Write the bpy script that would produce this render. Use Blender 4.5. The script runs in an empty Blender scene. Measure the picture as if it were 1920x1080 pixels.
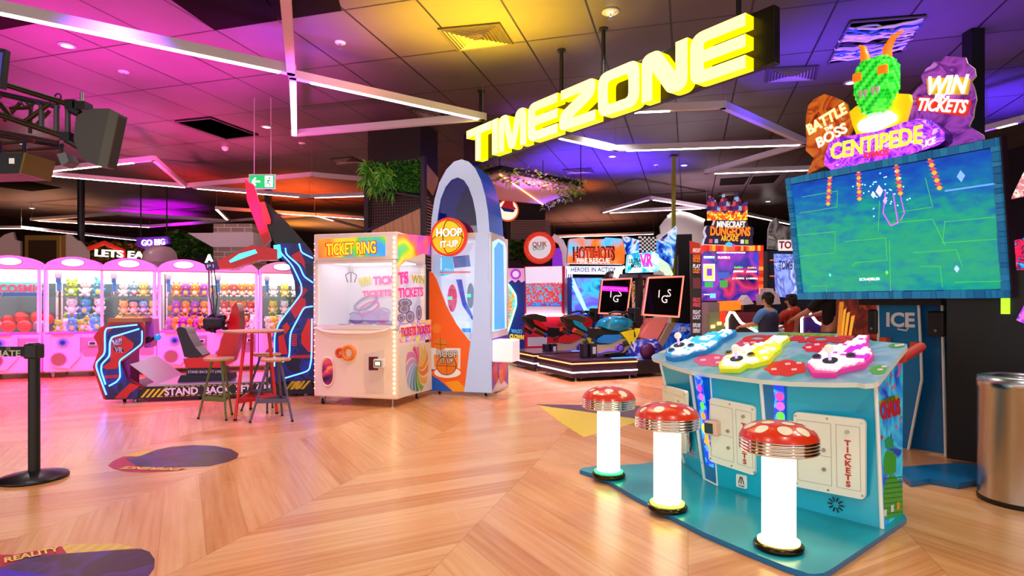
import bpy, bmesh, math, random
from mathutils import Vector, Matrix
random.seed(7)
SC = bpy.context.scene; COL = SC.collection
F = 1129.; H = 1.25; CX = 960.; HY = 570.
CEIL = 4.2; GRID = -16.3
# ---------------------------------------------------------------- camera, world, exposure
cd = bpy.data.cameras.new('camera'); cam = bpy.data.objects.new('camera', cd); COL.objects.link(cam)
cd.sensor_width = 36; cd.lens = 36 * F / 1920; cd.shift_y = 30 / 1920; cd.clip_end = 100
cam.location = (0, 0, H); cam.rotation_euler = (math.pi / 2, 0, 0); SC.camera = cam
SC.view_settings.view_transform = 'Standard'; SC.view_settings.look = 'None'
SC.view_settings.gamma = 1; SC.view_settings.use_curve_mapping = False
SC.view_settings.exposure = 0.55
wd = bpy.data.worlds.new('world'); SC.world = wd; wd.use_nodes = True
wd.node_tree.nodes['Background'].inputs[0].default_value = (1, .93, .9, 1)
wd.node_tree.nodes['Background'].inputs[1].default_value = 1.0
def light(kind, loc, color, power, size=.2, target=None, spot=60, blend=.6, name=None, sy=None):
    l = bpy.data.lights.new(name or kind.lower() + '_light', kind); l.energy = power; l.color = color
    if kind == 'AREA':
        l.size = size
        if sy: l.shape = 'RECTANGLE'; l.size_y = sy
    else: l.shadow_soft_size = size
    if kind == 'SPOT': l.spot_size = math.radians(spot); l.spot_blend = blend
    o = bpy.data.objects.new(name or kind.lower() + '_light', l); COL.objects.link(o); o.location = loc
    if target: o.rotation_euler = (Vector(target) - Vector(loc)).to_track_quat('-Z', 'Y').to_euler()
    return o
def cpt(px, py, z=CEIL):
    Y = (H - z) * F / (py - HY); return Vector(((px - CX) / F * Y, Y, z))
def up(px, py, color, power, spot=75, z=2.5, blend=1.0, dx=0, dy=0):   # coloured spot thrown up on the ceiling
    t = cpt(px, py); light('SPOT', (t.x + dx, t.y + dy, z), color, power * 4.6, .25, t, spot, blend, 'ceiling_wash_light')
MAG = (1, .02, .62); PUR = (.4, .03, 1); YEL = (1, .62, 0); RED = (1, .02, .02); BLU = (.1, .03, 1)
up(60, 60, MAG, 60, 100, 2.6); up(260, 90, MAG, 70, 110, 2.4); up(470, 150, MAG, 80, 110, 2.2); up(130, 200, MAG, 90, 110, 2.2)
up(380, 250, (1, .06, .3), 90, 110, 2.2); up(250, 290, (1, .1, .3), 60, 100, 2.4)
up(540, 60, PUR, 40, 80, 2.8)
up(450, 330, RED, 330, 110, 2.2); up(560, 360, (1, .1, .01), 260, 110, 2.2); up(360, 330, RED, 60, 90, 2.6)
up(290, 400, (.75, .0, 1), 420, 70, 2.0); up(310, 385, (.75, .0, 1), 250, 60, 2.0)
up(830, 40, YEL, 75, 95, 2.9); up(960, 30, YEL, 75, 95, 2.9); up(660, 60, (1, .2, .3), 22, 100, 2.8)
up(1100, 300, BLU, 300, 100, 2.3); up(1190, 310, BLU, 160, 90, 2.5); up(1010, 240, (.5, .1, 1), 50, 90, 2.6)
up(1480, 120, BLU, 40, 90, 2.8); up(1600, 60, BLU, 40, 90, 2.8); up(1860, 190, BLU, 160, 90, 2.6); up(1800, 60, (.25, .05, 1), 50, 110, 2.6)
up(90, 380, (1, .42, .2), 90, 120, 2.0); up(620, 420, (1, .4, .15), 120, 120, 2.2); up(1100, 410, (1, .35, .2), 90, 120, 2.2); up(1320, 340, (.8, .5, .65), 60, 120, 2.2); up(1250, 230, (.7, .6, .8), 22, 120, 2.4)
light('SPOT', (-5.2, 8.6, 4.05), (1, .02, .62), 800, .2, (-6.2, 9.3, 0), 110, .9, 'added_fill_spot'); light('SPOT', (-8.2, 7.2, 4.05), (1, .02, .42), 800, .2, (-8.6, 8.8, 0), 110, .9, 'added_fill_spot')  # added magenta spots without fixtures, standing in for the pink floor glow
light('SPOT', (-3.4, 5.2, 4.05), (.35, .05, 1), 420, .2, (-4.6, 7.0, 0), 80, .9, 'added_fill_spot'); light('SPOT', (.6, 9.3, 4.05), (1, .5, .85), 420, .2, (.9, 9.6, 0), 85, .9, 'added_fill_spot'); light('SPOT', (1.2, 7.2, 4.05), (1, .85, .95), 260, .2, (1.6, 10.2, .4), 50, .9, 'added_fill_spot'); light('SPOT', (3.6, 3.6, 4.05), (.6, 1, .7), 60, .2, (1.2, 3.6, 0), 50, .9, 'added_fill_spot')  # added fill spots without fixtures, brightening the ride floor, bikes and desk
up(560, 420, (1, .35, .02), 120, 80, 2.6); up(1080, 350, (1, .2, .02), 60, 70, 2.6)
DOWN = [(126, 84), (500, 237), (1145, 21), (1283, 309), (1440, 377), (1150, 200), (700, 330), (60, 390), (900, 60)]

# ---------------------------------------------------------------- pixel rays and local frames
def ray(px, py): return ((px - CX) / F, 1., -(py - HY) / F)
def floorp(px, py, z=0.):
    Y = (H - z) * F / (py - HY); return ((px - CX) / F * Y, Y)
class Fr:                                                     # an upright local frame standing on the floor
    def __init__(s, a=None, b=None, ang=0., o=None):
        s.o = o if o else floorp(*a)
        if b:
            q = floorp(*b); ang = math.degrees(math.atan2(q[1] - s.o[1], q[0] - s.o[0])); s.w = math.hypot(q[0] - s.o[0], q[1] - s.o[1])
        s.ang = ang; t = math.radians(ang); s.ex = (math.cos(t), math.sin(t)); s.ey = (-math.sin(t), math.cos(t))
    def loc(s, X, Y, Z): dx, dy = X - s.o[0], Y - s.o[1]; return (dx * s.ex[0] + dy * s.ex[1], dx * s.ey[0] + dy * s.ey[1], Z)
    def _t(s, px, py, t): d = ray(px, py); return s.loc(d[0] * t, t, H + d[2] * t)
    def p(s, px, py, off=0.):
        u, _, w = ray(px, py); t = (off + s.o[0] * s.ey[0] + s.o[1] * s.ey[1]) / (u * s.ey[0] + s.ey[1]); return s._t(px, py, t)
    def side(s, px, py, x):
        u, _, w = ray(px, py); t = (x + s.o[0] * s.ex[0] + s.o[1] * s.ex[1]) / (u * s.ex[0] + s.ex[1]); return s._t(px, py, t)
    def h(s, px, py, z): return s._t(px, py, (z - H) / ray(px, py)[2])
    def P(s, pts, off=0.): return [s.p(x, y, off) for x, y in pts]
    def xz(s, pts, off=0.): return [(q[0], q[2]) for q in s.P(pts, off)]
    def yz(s, pts, x): return [(q[1], q[2]) for q in (s.side(a, b, x) for a, b in pts)]
    def world(s, x, y, z=0): return Vector((s.o[0] + x * s.ex[0] + y * s.ey[0], s.o[1] + x * s.ex[1] + y * s.ey[1], z))
def crop(ox, oy, sc): return lambda pts: [(ox + x / sc, oy + y / sc) for x, y in pts]

# ---------------------------------------------------------------- materials
_m = {}
def lin(h):
    if isinstance(h, str):
        h = h.lstrip('#'); h = [int(h[i:i + 2], 16) / 255 for i in (0, 2, 4)]
        h = [c / 12.92 if c <= .04045 else ((c + .055) / 1.055) ** 2.4 for c in h]
    return tuple(h[:3]) + (1,)
def mat(c, rough=.45, metal=0., emit=0., alpha=1., coat=0.):
    k = (c if isinstance(c, str) else tuple(c), rough, metal, emit, alpha, coat)
    if k in _m: return _m[k]
    m = bpy.data.materials.new('paint'); m.use_nodes = True; b = m.node_tree.nodes['Principled BSDF']; L = lin(c)
    b.inputs['Base Color'].default_value = L; b.inputs['Roughness'].default_value = rough; b.inputs['Metallic'].default_value = metal
    if emit: b.inputs['Emission Color'].default_value = L; b.inputs['Emission Strength'].default_value = emit
    if coat: b.inputs['Coat Weight'].default_value = coat
    m.diffuse_color = L; _m[k] = m; return m
def glass(tint='#ffffff', a=.12, rough=.02):
    k = ('glass', tint, a)
    if k in _m: return _m[k]
    m = bpy.data.materials.new('clear_pane'); m.use_nodes = True; nt = m.node_tree; nt.nodes.clear()
    o = nt.nodes.new('ShaderNodeOutputMaterial'); mx = nt.nodes.new('ShaderNodeMixShader'); t = nt.nodes.new('ShaderNodeBsdfTransparent'); g = nt.nodes.new('ShaderNodeBsdfGlossy')
    t.inputs[0].default_value = lin(tint); g.inputs['Roughness'].default_value = rough; mx.inputs[0].default_value = a
    nt.links.new(t.outputs[0], mx.inputs[1]); nt.links.new(g.outputs[0], mx.inputs[2]); nt.links.new(mx.outputs[0], o.inputs[0])
    _m[k] = m; return m
def art(pal, scale=4., emit=0., rough=.3, kind='noise', dist=1.5, hard=False, stretch=(1, 1, 1)):   # printed artwork: procedural colour patches
    k = ('art', tuple(pal), scale, emit, rough, kind, dist, hard, stretch)
    if k in _m: return _m[k]
    m = bpy.data.materials.new('printed_art'); m.use_nodes = True; nt = m.node_tree; b = nt.nodes['Principled BSDF']
    tc = nt.nodes.new('ShaderNodeTexCoord'); mp = nt.nodes.new('ShaderNodeMapping'); mp.inputs['Scale'].default_value = stretch
    if kind == 'noise': tx = nt.nodes.new('ShaderNodeTexNoise'); tx.inputs['Distortion'].default_value = dist; out = 'Fac'
    elif kind == 'vor': tx = nt.nodes.new('ShaderNodeTexVoronoi'); out = 'Color'
    else: tx = nt.nodes.new('ShaderNodeTexWave'); tx.inputs['Distortion'].default_value = dist; out = 'Fac'
    tx.inputs['Scale'].default_value = scale
    cr = nt.nodes.new('ShaderNodeValToRGB'); e = cr.color_ramp; e.interpolation = 'CONSTANT' if hard else 'LINEAR'
    lo, hi = (.3, .7) if kind == 'noise' else (.0, 1.)
    n = len(pal)
    for i, c in enumerate(pal):
        q = lo + (hi - lo) * i / max(1, n - (0 if hard else 1))
        el = e.elements[i] if i < 2 else e.elements.new(q)
        el.position = q; el.color = lin(c)
    nt.links.new(tc.outputs['Object'], mp.inputs[0]); nt.links.new(mp.outputs[0], tx.inputs['Vector']); nt.links.new(tx.outputs[out], cr.inputs[0])
    nt.links.new(cr.outputs[0], b.inputs['Base Color']); b.inputs['Roughness'].default_value = rough
    if emit: nt.links.new(cr.outputs[0], b.inputs['Emission Color']); b.inputs['Emission Strength'].default_value = emit
    _m[k] = m; return m
CHROME = mat('#e8e8ec', .12, 1.); BLACK = mat('#0c0c0e', .5); DARK = mat('#1b1b1f', .45); WHITE = mat('#f2f0ee', .4); STEEL = mat('#b9b9bd', .3, 1.)
RUBBER = mat('#17171a', .7)
NEON = mat('#3f8cff', .4, 0, 5.); NEONW = mat('#ffffff', .4, 0, 5.); NEONP = mat('#ff4ad8', .4, 0, 2.2)

def gradmat(name, cols, ox, oz, w, h, emit, noise=.3, nscale=3., expr='screen'):
    m = bpy.data.materials.new(name); m.use_nodes = True; nt = m.node_tree; N = nt.nodes.new; L = nt.links.new; b = nt.nodes['Principled BSDF']
    uv = N('ShaderNodeTexCoord'); sp = N('ShaderNodeSeparateXYZ'); L(uv.outputs['Generated'], sp.inputs[0]); ns = N('ShaderNodeTexNoise'); ns.inputs['Scale'].default_value = nscale; ns.inputs['Detail'].default_value = 6; L(uv.outputs['Generated'], ns.inputs['Vector'])
    def ma(op, a, c):
        n = N('ShaderNodeMath'); n.operation = op
        for i, q in enumerate((a, c)):
            if isinstance(q, (int, float)): n.inputs[i].default_value = q
            else: L(q, n.inputs[i])
        return n.outputs[0]
    dx = ma('SUBTRACT', sp.outputs[ox], .42); v = ma('ADD', ma('MULTIPLY', ma('MULTIPLY', dx, dx), 1.3), ma('MULTIPLY', sp.outputs[oz], .62)); v = ma('ADD', v, ma('MULTIPLY', ma('SUBTRACT', ns.outputs['Fac'], .5), noise))
    cr = N('ShaderNodeValToRGB'); e = cr.color_ramp
    for i, (q, c) in enumerate(cols):
        el = e.elements[i] if i < 2 else e.elements.new(q); el.position = q; el.color = lin(c)
    L(v, cr.inputs[0]); L(cr.outputs[0], b.inputs['Base Color']); L(cr.outputs[0], b.inputs['Emission Color']); b.inputs['Emission Strength'].default_value = emit; b.inputs['Roughness'].default_value = .15; return m
# ---------------------------------------------------------------- mesh builder
class MB:
    def __init__(s): s.v = []; s.f = []; s.m = []; s.sm = []; s.mats = []
    def mi(s, m):
        if m not in s.mats: s.mats.append(m)
        return s.mats.index(m)
    def add(s, vs, fs, m, smooth=False):
        n = len(s.v); s.v += [tuple(v) for v in vs]; i = s.mi(m)
        for f in fs: s.f.append([n + a for a in f]); s.m.append(i); s.sm.append(smooth)
        return s
    def xf(s, M, n0=0):
        for i in range(n0, len(s.v)): s.v[i] = tuple(M @ Vector(s.v[i]))
        return s
    def box(s, x0, x1, y0, y1, z0, z1, m, bev=0):
        if not bev:
            v = [(x, y, z) for z in (z0, z1) for y in (y0, y1) for x in (x0, x1)]
            return s.add(v, [(0, 2, 3, 1), (4, 5, 7, 6), (0, 1, 5, 4), (2, 6, 7, 3), (0, 4, 6, 2), (1, 3, 7, 5)], m)
        bm = bmesh.new(); bmesh.ops.create_cube(bm, size=1)
        for v in bm.verts: v.co = Vector(((x0 + x1) / 2 + v.co.x * (x1 - x0), (y0 + y1) / 2 + v.co.y * (y1 - y0), (z0 + z1) / 2 + v.co.z * (z1 - z0)))
        bmesh.ops.bevel(bm, geom=bm.edges[:] , offset=bev, segments=3, affect='EDGES', profile=.5)
        return s.bm(bm, m)
    def bm(s, bm, m, smooth=False):
        bm.verts.ensure_lookup_table(); bm.verts.index_update()
        s.add([v.co[:] for v in bm.verts], [[v.index for v in f.verts] for f in bm.faces], m, smooth); bm.free(); return s
    def poly(s, pts, m): return s.add(pts, [list(range(len(pts)))], m)
    def plate(s, xz, y0, y1, m, side=None):                  # outline in x,z with thickness in y; y0 is the near face
        n = len(xz); a = sum(xz[i][0] * xz[(i + 1) % n][1] - xz[(i + 1) % n][0] * xz[i][1] for i in range(n))
        if a < 0: xz = xz[::-1]
        s.add([(x, y0, z) for x, z in xz], [list(range(n))], m)
        s.add([(x, y1, z) for x, z in xz], [list(range(n))[::-1]], side or m)
        s.add([(x, y, z) for y in (y0, y1) for x, z in xz], [[i, n + i, n + (i + 1) % n, (i + 1) % n] for i in range(n)], side or m); return s
    def splate(s, yz, x0, x1, m, side=None):                 # outline in y,z with thickness in x; x1 is the visible right face
        k = len(s.v); s.plate(yz, 0, x1 - x0, m, side)
        s.xf(Matrix(((0, -1, 0, x1), (1, 0, 0, 0), (0, 0, 1, 0), (0, 0, 0, 1))), k); return s
    def slab(s, xy, z0, z1, m, side=None):
        n = len(xy); a = sum(xy[i][0] * xy[(i + 1) % n][1] - xy[(i + 1) % n][0] * xy[i][1] for i in range(n))
        if a < 0: xy = xy[::-1]
        zf = (lambda x, y, b: b(x, y) if callable(b) else b)
        s.add([(x, y, zf(x, y, z1)) for x, y in xy], [list(range(n))], m)
        s.add([(x, y, zf(x, y, z0)) for x, y in xy], [list(range(n))[::-1]], side or m)
        s.add([(x, y, zf(x, y, z)) for z in (z0, z1) for x, y in xy], [[i, (i + 1) % n, n + (i + 1) % n, n + i] for i in range(n)], side or m); return s
    def cyl(s, p0, p1, r0, m, r1=None, n=16, caps=True, smooth=True):
        p0, p1 = Vector(p0), Vector(p1); r1 = r0 if r1 is None else r1; d = (p1 - p0).normalized()
        a = d.orthogonal().normalized(); b = d.cross(a); vs = []
        for p, r in ((p0, r0), (p1, r1)):
            for i in range(n): t = 2 * math.pi * i / n; vs.append(p + (a * math.cos(t) + b * math.sin(t)) * r)
        s.add(vs, [[i, (i + 1) % n, n + (i + 1) % n, n + i] for i in range(n)], m, smooth)
        if caps: s.add(vs[:n], [list(range(n))[::-1]], m); s.add(vs[n:], [list(range(n))], m)
        return s
    def tube(s, pts, r, m, n=8, closed=False):
        P = [Vector(p) for p in pts]; k = len(P); vs = []; up = None
        for i, p in enumerate(P):
            a = P[(i - 1) % k] if closed or i else P[0]; b = P[(i + 1) % k] if closed or i < k - 1 else P[-1]
            d = (b - a); d = d.normalized() if d.length else Vector((0, 0, 1))
            if up is None: up = d.orthogonal().normalized()
            up = (up - d * up.dot(d)); up = up.normalized() if up.length > 1e-4 else d.orthogonal().normalized(); w = d.cross(up)
            rr = r[i] if isinstance(r, (list, tuple)) else r
            for j in range(n): t = 2 * math.pi * j / n; vs.append(p + (up * math.cos(t) + w * math.sin(t)) * rr)
        fs = []
        for i in range(k if closed else k - 1):
            for j in range(n): a, b = i * n, ((i + 1) % k) * n; fs.append([a + j, a + (j + 1) % n, b + (j + 1) % n, b + j])
        s.add(vs, fs, m, True)
        if not closed: s.add(vs[:n], [list(range(n))[::-1]], m); s.add(vs[-n:], [list(range(n))], m)
        return s
    def lathe(s, prof, c, m, n=32, axis='z'):
        vs = []; c = Vector(c)
        for r, z in prof:
            for i in range(n):
                t = 2 * math.pi * i / n
                vs.append(c + (Vector((r * math.cos(t), r * math.sin(t), z)) if axis == 'z' else Vector((r * math.cos(t), -z, r * math.sin(t)))))
        k = len(prof); fs = [[a * n + i, a * n + (i + 1) % n, (a + 1) * n + (i + 1) % n, (a + 1) * n + i] for a in range(k - 1) for i in range(n)]
        mm = m if isinstance(m, list) else None
        if mm:
            nn = len(s.v); s.v += [tuple(v) for v in vs]
            for a in range(k - 1):
                i_ = s.mi(mm[a])
                for i in range(n): s.f.append([nn + q for q in fs[a * n + i]]); s.m.append(i_); s.sm.append(True)
            return s
        return s.add(vs, fs, m, True)
    def ell(s, c, r, m, n=14, rot=None):
        if not isinstance(r, (tuple, list)): r = (r, r, r)
        vs = []; fs = []; h = n // 2
        for i in range(h + 1):
            a = math.pi * i / h
            for j in range(n):
                t = 2 * math.pi * j / n; q = Vector((r[0] * math.sin(a) * math.cos(t), r[1] * math.sin(a) * math.sin(t), r[2] * math.cos(a)))
                if rot: q.rotate(rot)
                vs.append(q + Vector(c))
        for i in range(h):
            for j in range(n): fs.append([i * n + j, (i + 1) * n + j, (i + 1) * n + (j + 1) % n, i * n + (j + 1) % n])
        return s.add(vs, fs, m, True)
    def disc(s, c, r, m, y=None, n=32, ry=None):                # flat disc facing -y
        return s.poly([(c[0] + r * math.cos(-2 * math.pi * i / n + math.pi), c[1], c[2] + (ry or r) * math.sin(2 * math.pi * i / n)) for i in range(n)][::-1], m)
    def seg(s, a, b, w, y, m, z=True):                       # flat bar drawn on the x,z face at depth y
        ax, az = a; bx, bz = b; dx, dz = bx - ax, bz - az; L = math.hypot(dx, dz) or 1; nx, nz = -dz / L * w / 2, dx / L * w / 2
        return s.poly([(ax - nx, y, az - nz), (bx - nx, y, bz - nz), (bx + nx, y, bz + nz), (ax + nx, y, az + nz)], m)
    def text(s, t, x, y, z, size, m, depth=.004, align='CENTER', rz=0., shear=0., bold=0., sx=1., M=None, side=None, space=1.):
        vs, fs, caps = textmesh(t, size, depth, align, shear, bold, space)
        k = len(s.v); i0 = s.mi(m); i1 = s.mi(side or m); R = Matrix.Rotation(rz, 3, 'Y')
        for v in vs:
            q = R @ Vector((v[0] * sx, 0, v[1])); q = Vector((x + q.x, y - v[2], z + q.z))
            s.v.append(tuple(M @ q if M else q))
        for f, c in zip(fs, caps): s.f.append([k + a for a in f]); s.m.append(i0 if c else i1); s.sm.append(False)
        return s
    def obj(s, name, parent=None, bevel=0, weld=False):
        me = bpy.data.meshes.new(name); me.from_pydata(s.v, [], s.f)
        for m in s.mats: me.materials.append(m)
        me.polygons.foreach_set('material_index', s.m); me.polygons.foreach_set('use_smooth', s.sm); me.update()
        o = bpy.data.objects.new(name, me); COL.objects.link(o)
        if parent: o.parent = parent
        if bevel: b = o.modifiers.new('b', 'BEVEL'); b.width = bevel; b.segments = 2; b.limit_method = 'ANGLE'
        return o
_tc = {}
def textmesh(t, size, depth, align, shear, bold, space=1.):
    k = (t, size, depth, align, shear, bold, space)
    if k in _tc: return _tc[k]
    c = bpy.data.curves.new('t', 'FONT'); c.body = t; c.size = size; c.align_x = align; c.align_y = 'CENTER'; c.extrude = depth / 2; c.shear = shear; c.offset = bold; c.resolution_u = 3; c.space_character = space
    o = bpy.data.objects.new('t', c); COL.objects.link(o); dg = bpy.context.evaluated_depsgraph_get(); me = bpy.data.meshes.new_from_object(o.evaluated_get(dg))
    vs = [(v.co.x, v.co.y, v.co.z + depth / 2) for v in me.vertices]; fs = [list(p.vertices) for p in me.polygons]; caps = [p.normal.z > .9 for p in me.polygons]
    bpy.data.objects.remove(o); bpy.data.curves.remove(c); bpy.data.meshes.remove(me); _tc[k] = (vs, fs, caps); return _tc[k]
def shape2d(loops, depth):                                   # outlines with holes -> verts, faces with thickness
    c = bpy.data.curves.new('s', 'CURVE'); c.dimensions = '2D'; c.fill_mode = 'BOTH'; c.extrude = depth / 2
    for lp in loops:
        sp = c.splines.new('POLY'); sp.points.add(len(lp) - 1); sp.use_cyclic_u = True
        for i, p in enumerate(lp): sp.points[i].co = (p[0], p[1], 0, 1)
    o = bpy.data.objects.new('s', c); COL.objects.link(o); dg = bpy.context.evaluated_depsgraph_get(); me = bpy.data.meshes.new_from_object(o.evaluated_get(dg))
    vs = [(v.co.x, v.co.y, v.co.z + depth / 2) for v in me.vertices]; fs = [list(p.vertices) for p in me.polygons]; caps = [p.normal.z > .9 for p in me.polygons]
    bpy.data.objects.remove(o); bpy.data.curves.remove(c); bpy.data.meshes.remove(me); return vs, fs, caps
def holed(s, loops, y, depth, m, side=None):                 # plate with holes, near face at y-depth
    vs, fs, caps = shape2d(loops, depth); k = len(s.v); i0 = s.mi(m); i1 = s.mi(side or m)
    s.v += [(v[0], y - v[2], v[1]) for v in vs]
    for f, c in zip(fs, caps): s.f.append([k + a for a in f]); s.m.append(i0 if c else i1); s.sm.append(False)
    return s
def rnd(pts, seg=5):                                         # polygon with rounded corners: (x, z, r)
    out = []; n = len(pts)
    for i in range(n):
        x, z, r = (tuple(pts[i]) + (0,))[:3]; p = Vector((x, z))
        if not r: out.append((x, z)); continue
        a = Vector(pts[i - 1][:2]) - p; b = Vector(pts[(i + 1) % n][:2]) - p; r_ = min(r, a.length * .49, b.length * .49)
        A = p + a.normalized() * r_; B = p + b.normalized() * r_
        for k in range(seg + 1): t = k / seg; q = A * (1 - t) ** 2 + p * 2 * t * (1 - t) + B * t * t; out.append((q.x, q.y))
    return out
def rrect(x0, x1, z0, z1, r): return rnd([(x0, z0, r), (x1, z0, r), (x1, z1, r), (x0, z1, r)])
def circ(cx, cz, r, n=32, rz=None): return [(cx + r * math.cos(2 * math.pi * i / n), cz + (rz or r) * math.sin(2 * math.pi * i / n)) for i in range(n)]
# ---------------------------------------------------------------- things
def tag(o, label, cat, group=None, kind=None):
    if label: o['label'] = label
    if cat: o['category'] = cat
    if group: o['group'] = group
    if kind: o['kind'] = kind
    return o
def thing(name, label, cat, loc=(0, 0, 0), rz=0., group=None):
    o = bpy.data.objects.new(name, None); COL.objects.link(o); o.empty_display_size = .1
    if isinstance(loc, Fr): rz = math.radians(loc.ang); loc = (loc.o[0], loc.o[1], 0)
    o.location = loc; o.rotation_euler = (0, 0, rz); return tag(o, label, cat, group)
def put(o, loc, rz=0.): 
    if isinstance(loc, Fr): rz = math.radians(loc.ang); loc = (loc.o[0], loc.o[1], 0)
    o.location = loc; o.rotation_euler = (0, 0, rz); return o
def struct(mb, name, label=None):
    o = mb.obj(name); o['kind'] = 'structure'
    if label: o['label'] = label
    return o
KIDS = {}
def dup(root, loc=None, rz=None, label=None, group=None):
    def cp(o, par):
        c = o.copy(); COL.objects.link(c)
        if par: c.parent = par
        for ch in o.children: cp(ch, c)
        return c
    r = cp(root, None)
    if loc is not None: r.location = loc
    if rz is not None: r.rotation_euler = (0, 0, rz)
    if label: r['label'] = label
    if group: r['group'] = group
    return r
# ================================================================ THE ROOM
def wood_floor():
    m = bpy.data.materials.new('herringbone_wood'); m.use_nodes = True; nt = m.node_tree; N = nt.nodes.new; L = nt.links.new; b = nt.nodes['Principled BSDF']
    tc = N('ShaderNodeTexCoord'); mp = N('ShaderNodeMapping'); mp.inputs['Rotation'].default_value = (0, 0, math.radians(16.3)); L(tc.outputs['Object'], mp.inputs[0])
    sp = N('ShaderNodeSeparateXYZ'); L(mp.outputs[0], sp.inputs[0])
    def ma(op, a, b_=None):
        n = N('ShaderNodeMath'); n.operation = op
        for i, q in enumerate((a, b_)):
            if q is None: continue
            if isinstance(q, (int, float)): n.inputs[i].default_value = q
            else: L(q, n.inputs[i])
        return n.outputs[0]
    W = 1.15                                              # chevron band width
    band = ma('DIVIDE', sp.outputs[0], W); fl = ma('FLOOR', band); fr = ma('SUBTRACT', band, fl)
    odd = ma('MODULO', ma('ABSOLUTE', fl), 2.0); sgn = ma('SUBTRACT', ma('MULTIPLY', odd, 2.0), 1.0)
    yy = ma('ADD', sp.outputs[1], ma('MULTIPLY', ma('MULTIPLY', fr, W), sgn))   # 45 degree planks, mirrored per band
    pl = ma('DIVIDE', yy, .3); pf = ma('FLOOR', pl); pr = ma('SUBTRACT', pl, pf)
    wn = N('ShaderNodeTexWhiteNoise'); wn.noise_dimensions = '2D'; cb = N('ShaderNodeCombineXYZ'); L(pf, cb.inputs[0]); L(fl, cb.inputs[1]); L(cb.outputs[0], wn.inputs['Vector'])
    cb2 = N('ShaderNodeCombineXYZ'); L(ma('MULTIPLY', pl, 2.6), cb2.inputs[1]); L(ma('ADD', ma('MULTIPLY', fr, .9), ma('MULTIPLY', wn.outputs[0], 13.)), cb2.inputs[0])
    ns = N('ShaderNodeTexNoise'); ns.inputs['Scale'].default_value = 2.5; ns.inputs['Detail'].default_value = 5; L(cb2.outputs[0], ns.inputs['Vector'])
    cr = N('ShaderNodeValToRGB'); e = cr.color_ramp; e.elements[0].position = .25; e.elements[0].color = lin('#c47a40'); e.elements[1].position = .8; e.elements[1].color = lin('#ecb684')
    e.elements.new(.5).color = lin('#dd9a60')
    L(ma('ADD', ma('MULTIPLY', ns.outputs['Fac'], .7), ma('MULTIPLY', wn.outputs[0], .3)), cr.inputs[0])
    edge = ma('LESS_THAN', ma('MINIMUM', ma('MINIMUM', pr, ma('SUBTRACT', 1., pr)), 9.), .012)
    e2 = ma('LESS_THAN', ma('MINIMUM', fr, ma('SUBTRACT', 1., fr)), .003)
    mx = N('ShaderNodeMix'); mx.data_type = 'RGBA'; L(ma('MULTIPLY', ma('MAXIMUM', edge, e2), .3), mx.inputs[0]); L(cr.outputs[0], mx.inputs[6]); mx.inputs[7].default_value = lin('#7a4a28')
    L(mx.outputs[2], b.inputs['Base Color']); b.inputs['Roughness'].default_value = .27; b.inputs['Specular IOR Level'].default_value = .6
    rn = N('ShaderNodeTexNoise'); rn.inputs['Scale'].default_value = 1.3; L(tc.outputs['Object'], rn.inputs['Vector']); L(ma('ADD', ma('MULTIPLY', rn.outputs['Fac'], .14), .2), b.inputs['Roughness'])
    return m
def ceiling_mat():
    m = bpy.data.materials.new('ceiling_tiles'); m.use_nodes = True; nt = m.node_tree; N = nt.nodes.new; L = nt.links.new; b = nt.nodes['Principled BSDF']
    tc = N('ShaderNodeTexCoord'); mp = N('ShaderNodeMapping'); mp.vector_type = 'POINT'; a = math.radians(-GRID)
    c0 = cpt(194, 89); rx = c0.x * math.cos(a) - c0.y * math.sin(a); ry = c0.x * math.sin(a) + c0.y * math.cos(a)
    mp.inputs['Rotation'].default_value = (0, 0, a); mp.inputs['Location'].default_value = (-rx, -ry, 0); L(tc.outputs['Object'], mp.inputs[0])
    br = N('ShaderNodeTexBrick'); br.offset = 0; br.inputs['Scale'].default_value = 1; br.inputs['Brick Width'].default_value = .785; br.inputs['Row Height'].default_value = 1.21
    br.inputs['Mortar Size'].default_value = .012; br.inputs['Mortar Smooth'].default_value = .2
    br.inputs['Color1'].default_value = lin('#6c6466'); br.inputs['Color2'].default_value = lin('#645c5e'); br.inputs['Mortar'].default_value = lin('#171313'); L(mp.outputs[0], br.inputs['Vector'])
    ns = N('ShaderNodeTexNoise'); ns.inputs['Scale'].default_value = 1.6; ns.inputs['Detail'].default_value = 3; L(mp.outputs[0], ns.inputs['Vector'])
    mx = N('ShaderNodeMix'); mx.data_type = 'RGBA'; mx.blend_type = 'MULTIPLY'; mx.inputs[0].default_value = .35; L(br.outputs[0], mx.inputs[6]); L(ns.outputs['Fac'], mx.inputs[7]); L(mx.outputs[2], b.inputs['Base Color'])
    b.inputs['Roughness'].default_value = .42; return m
WX0, WX1, WY0, WY1 = -17., 9.5, -3.5, 25.
struct(MB().box(WX0, WX1, WY0, WY1, -.1, 0, wood_floor()), 'floor')
struct(MB().box(WX0, WX1, WY0, WY1, CEIL, CEIL + .1, ceiling_mat()), 'ceiling')
dk = mat('#33221c', .7)
struct(MB().box(WX0, WX1, WY1, WY1 + .1, 0, CEIL, dk), 'wall_back')
struct(MB().box(WX0 - .1, WX0, WY0, WY1, 0, CEIL, dk), 'wall_left')
struct(MB().box(WX1, WX1 + .1, WY0, WY1, 0, CEIL, mat('#221c2c', .7)), 'wall_right')
CF = Fr(o=(0, 0), ang=GRID)
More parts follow.
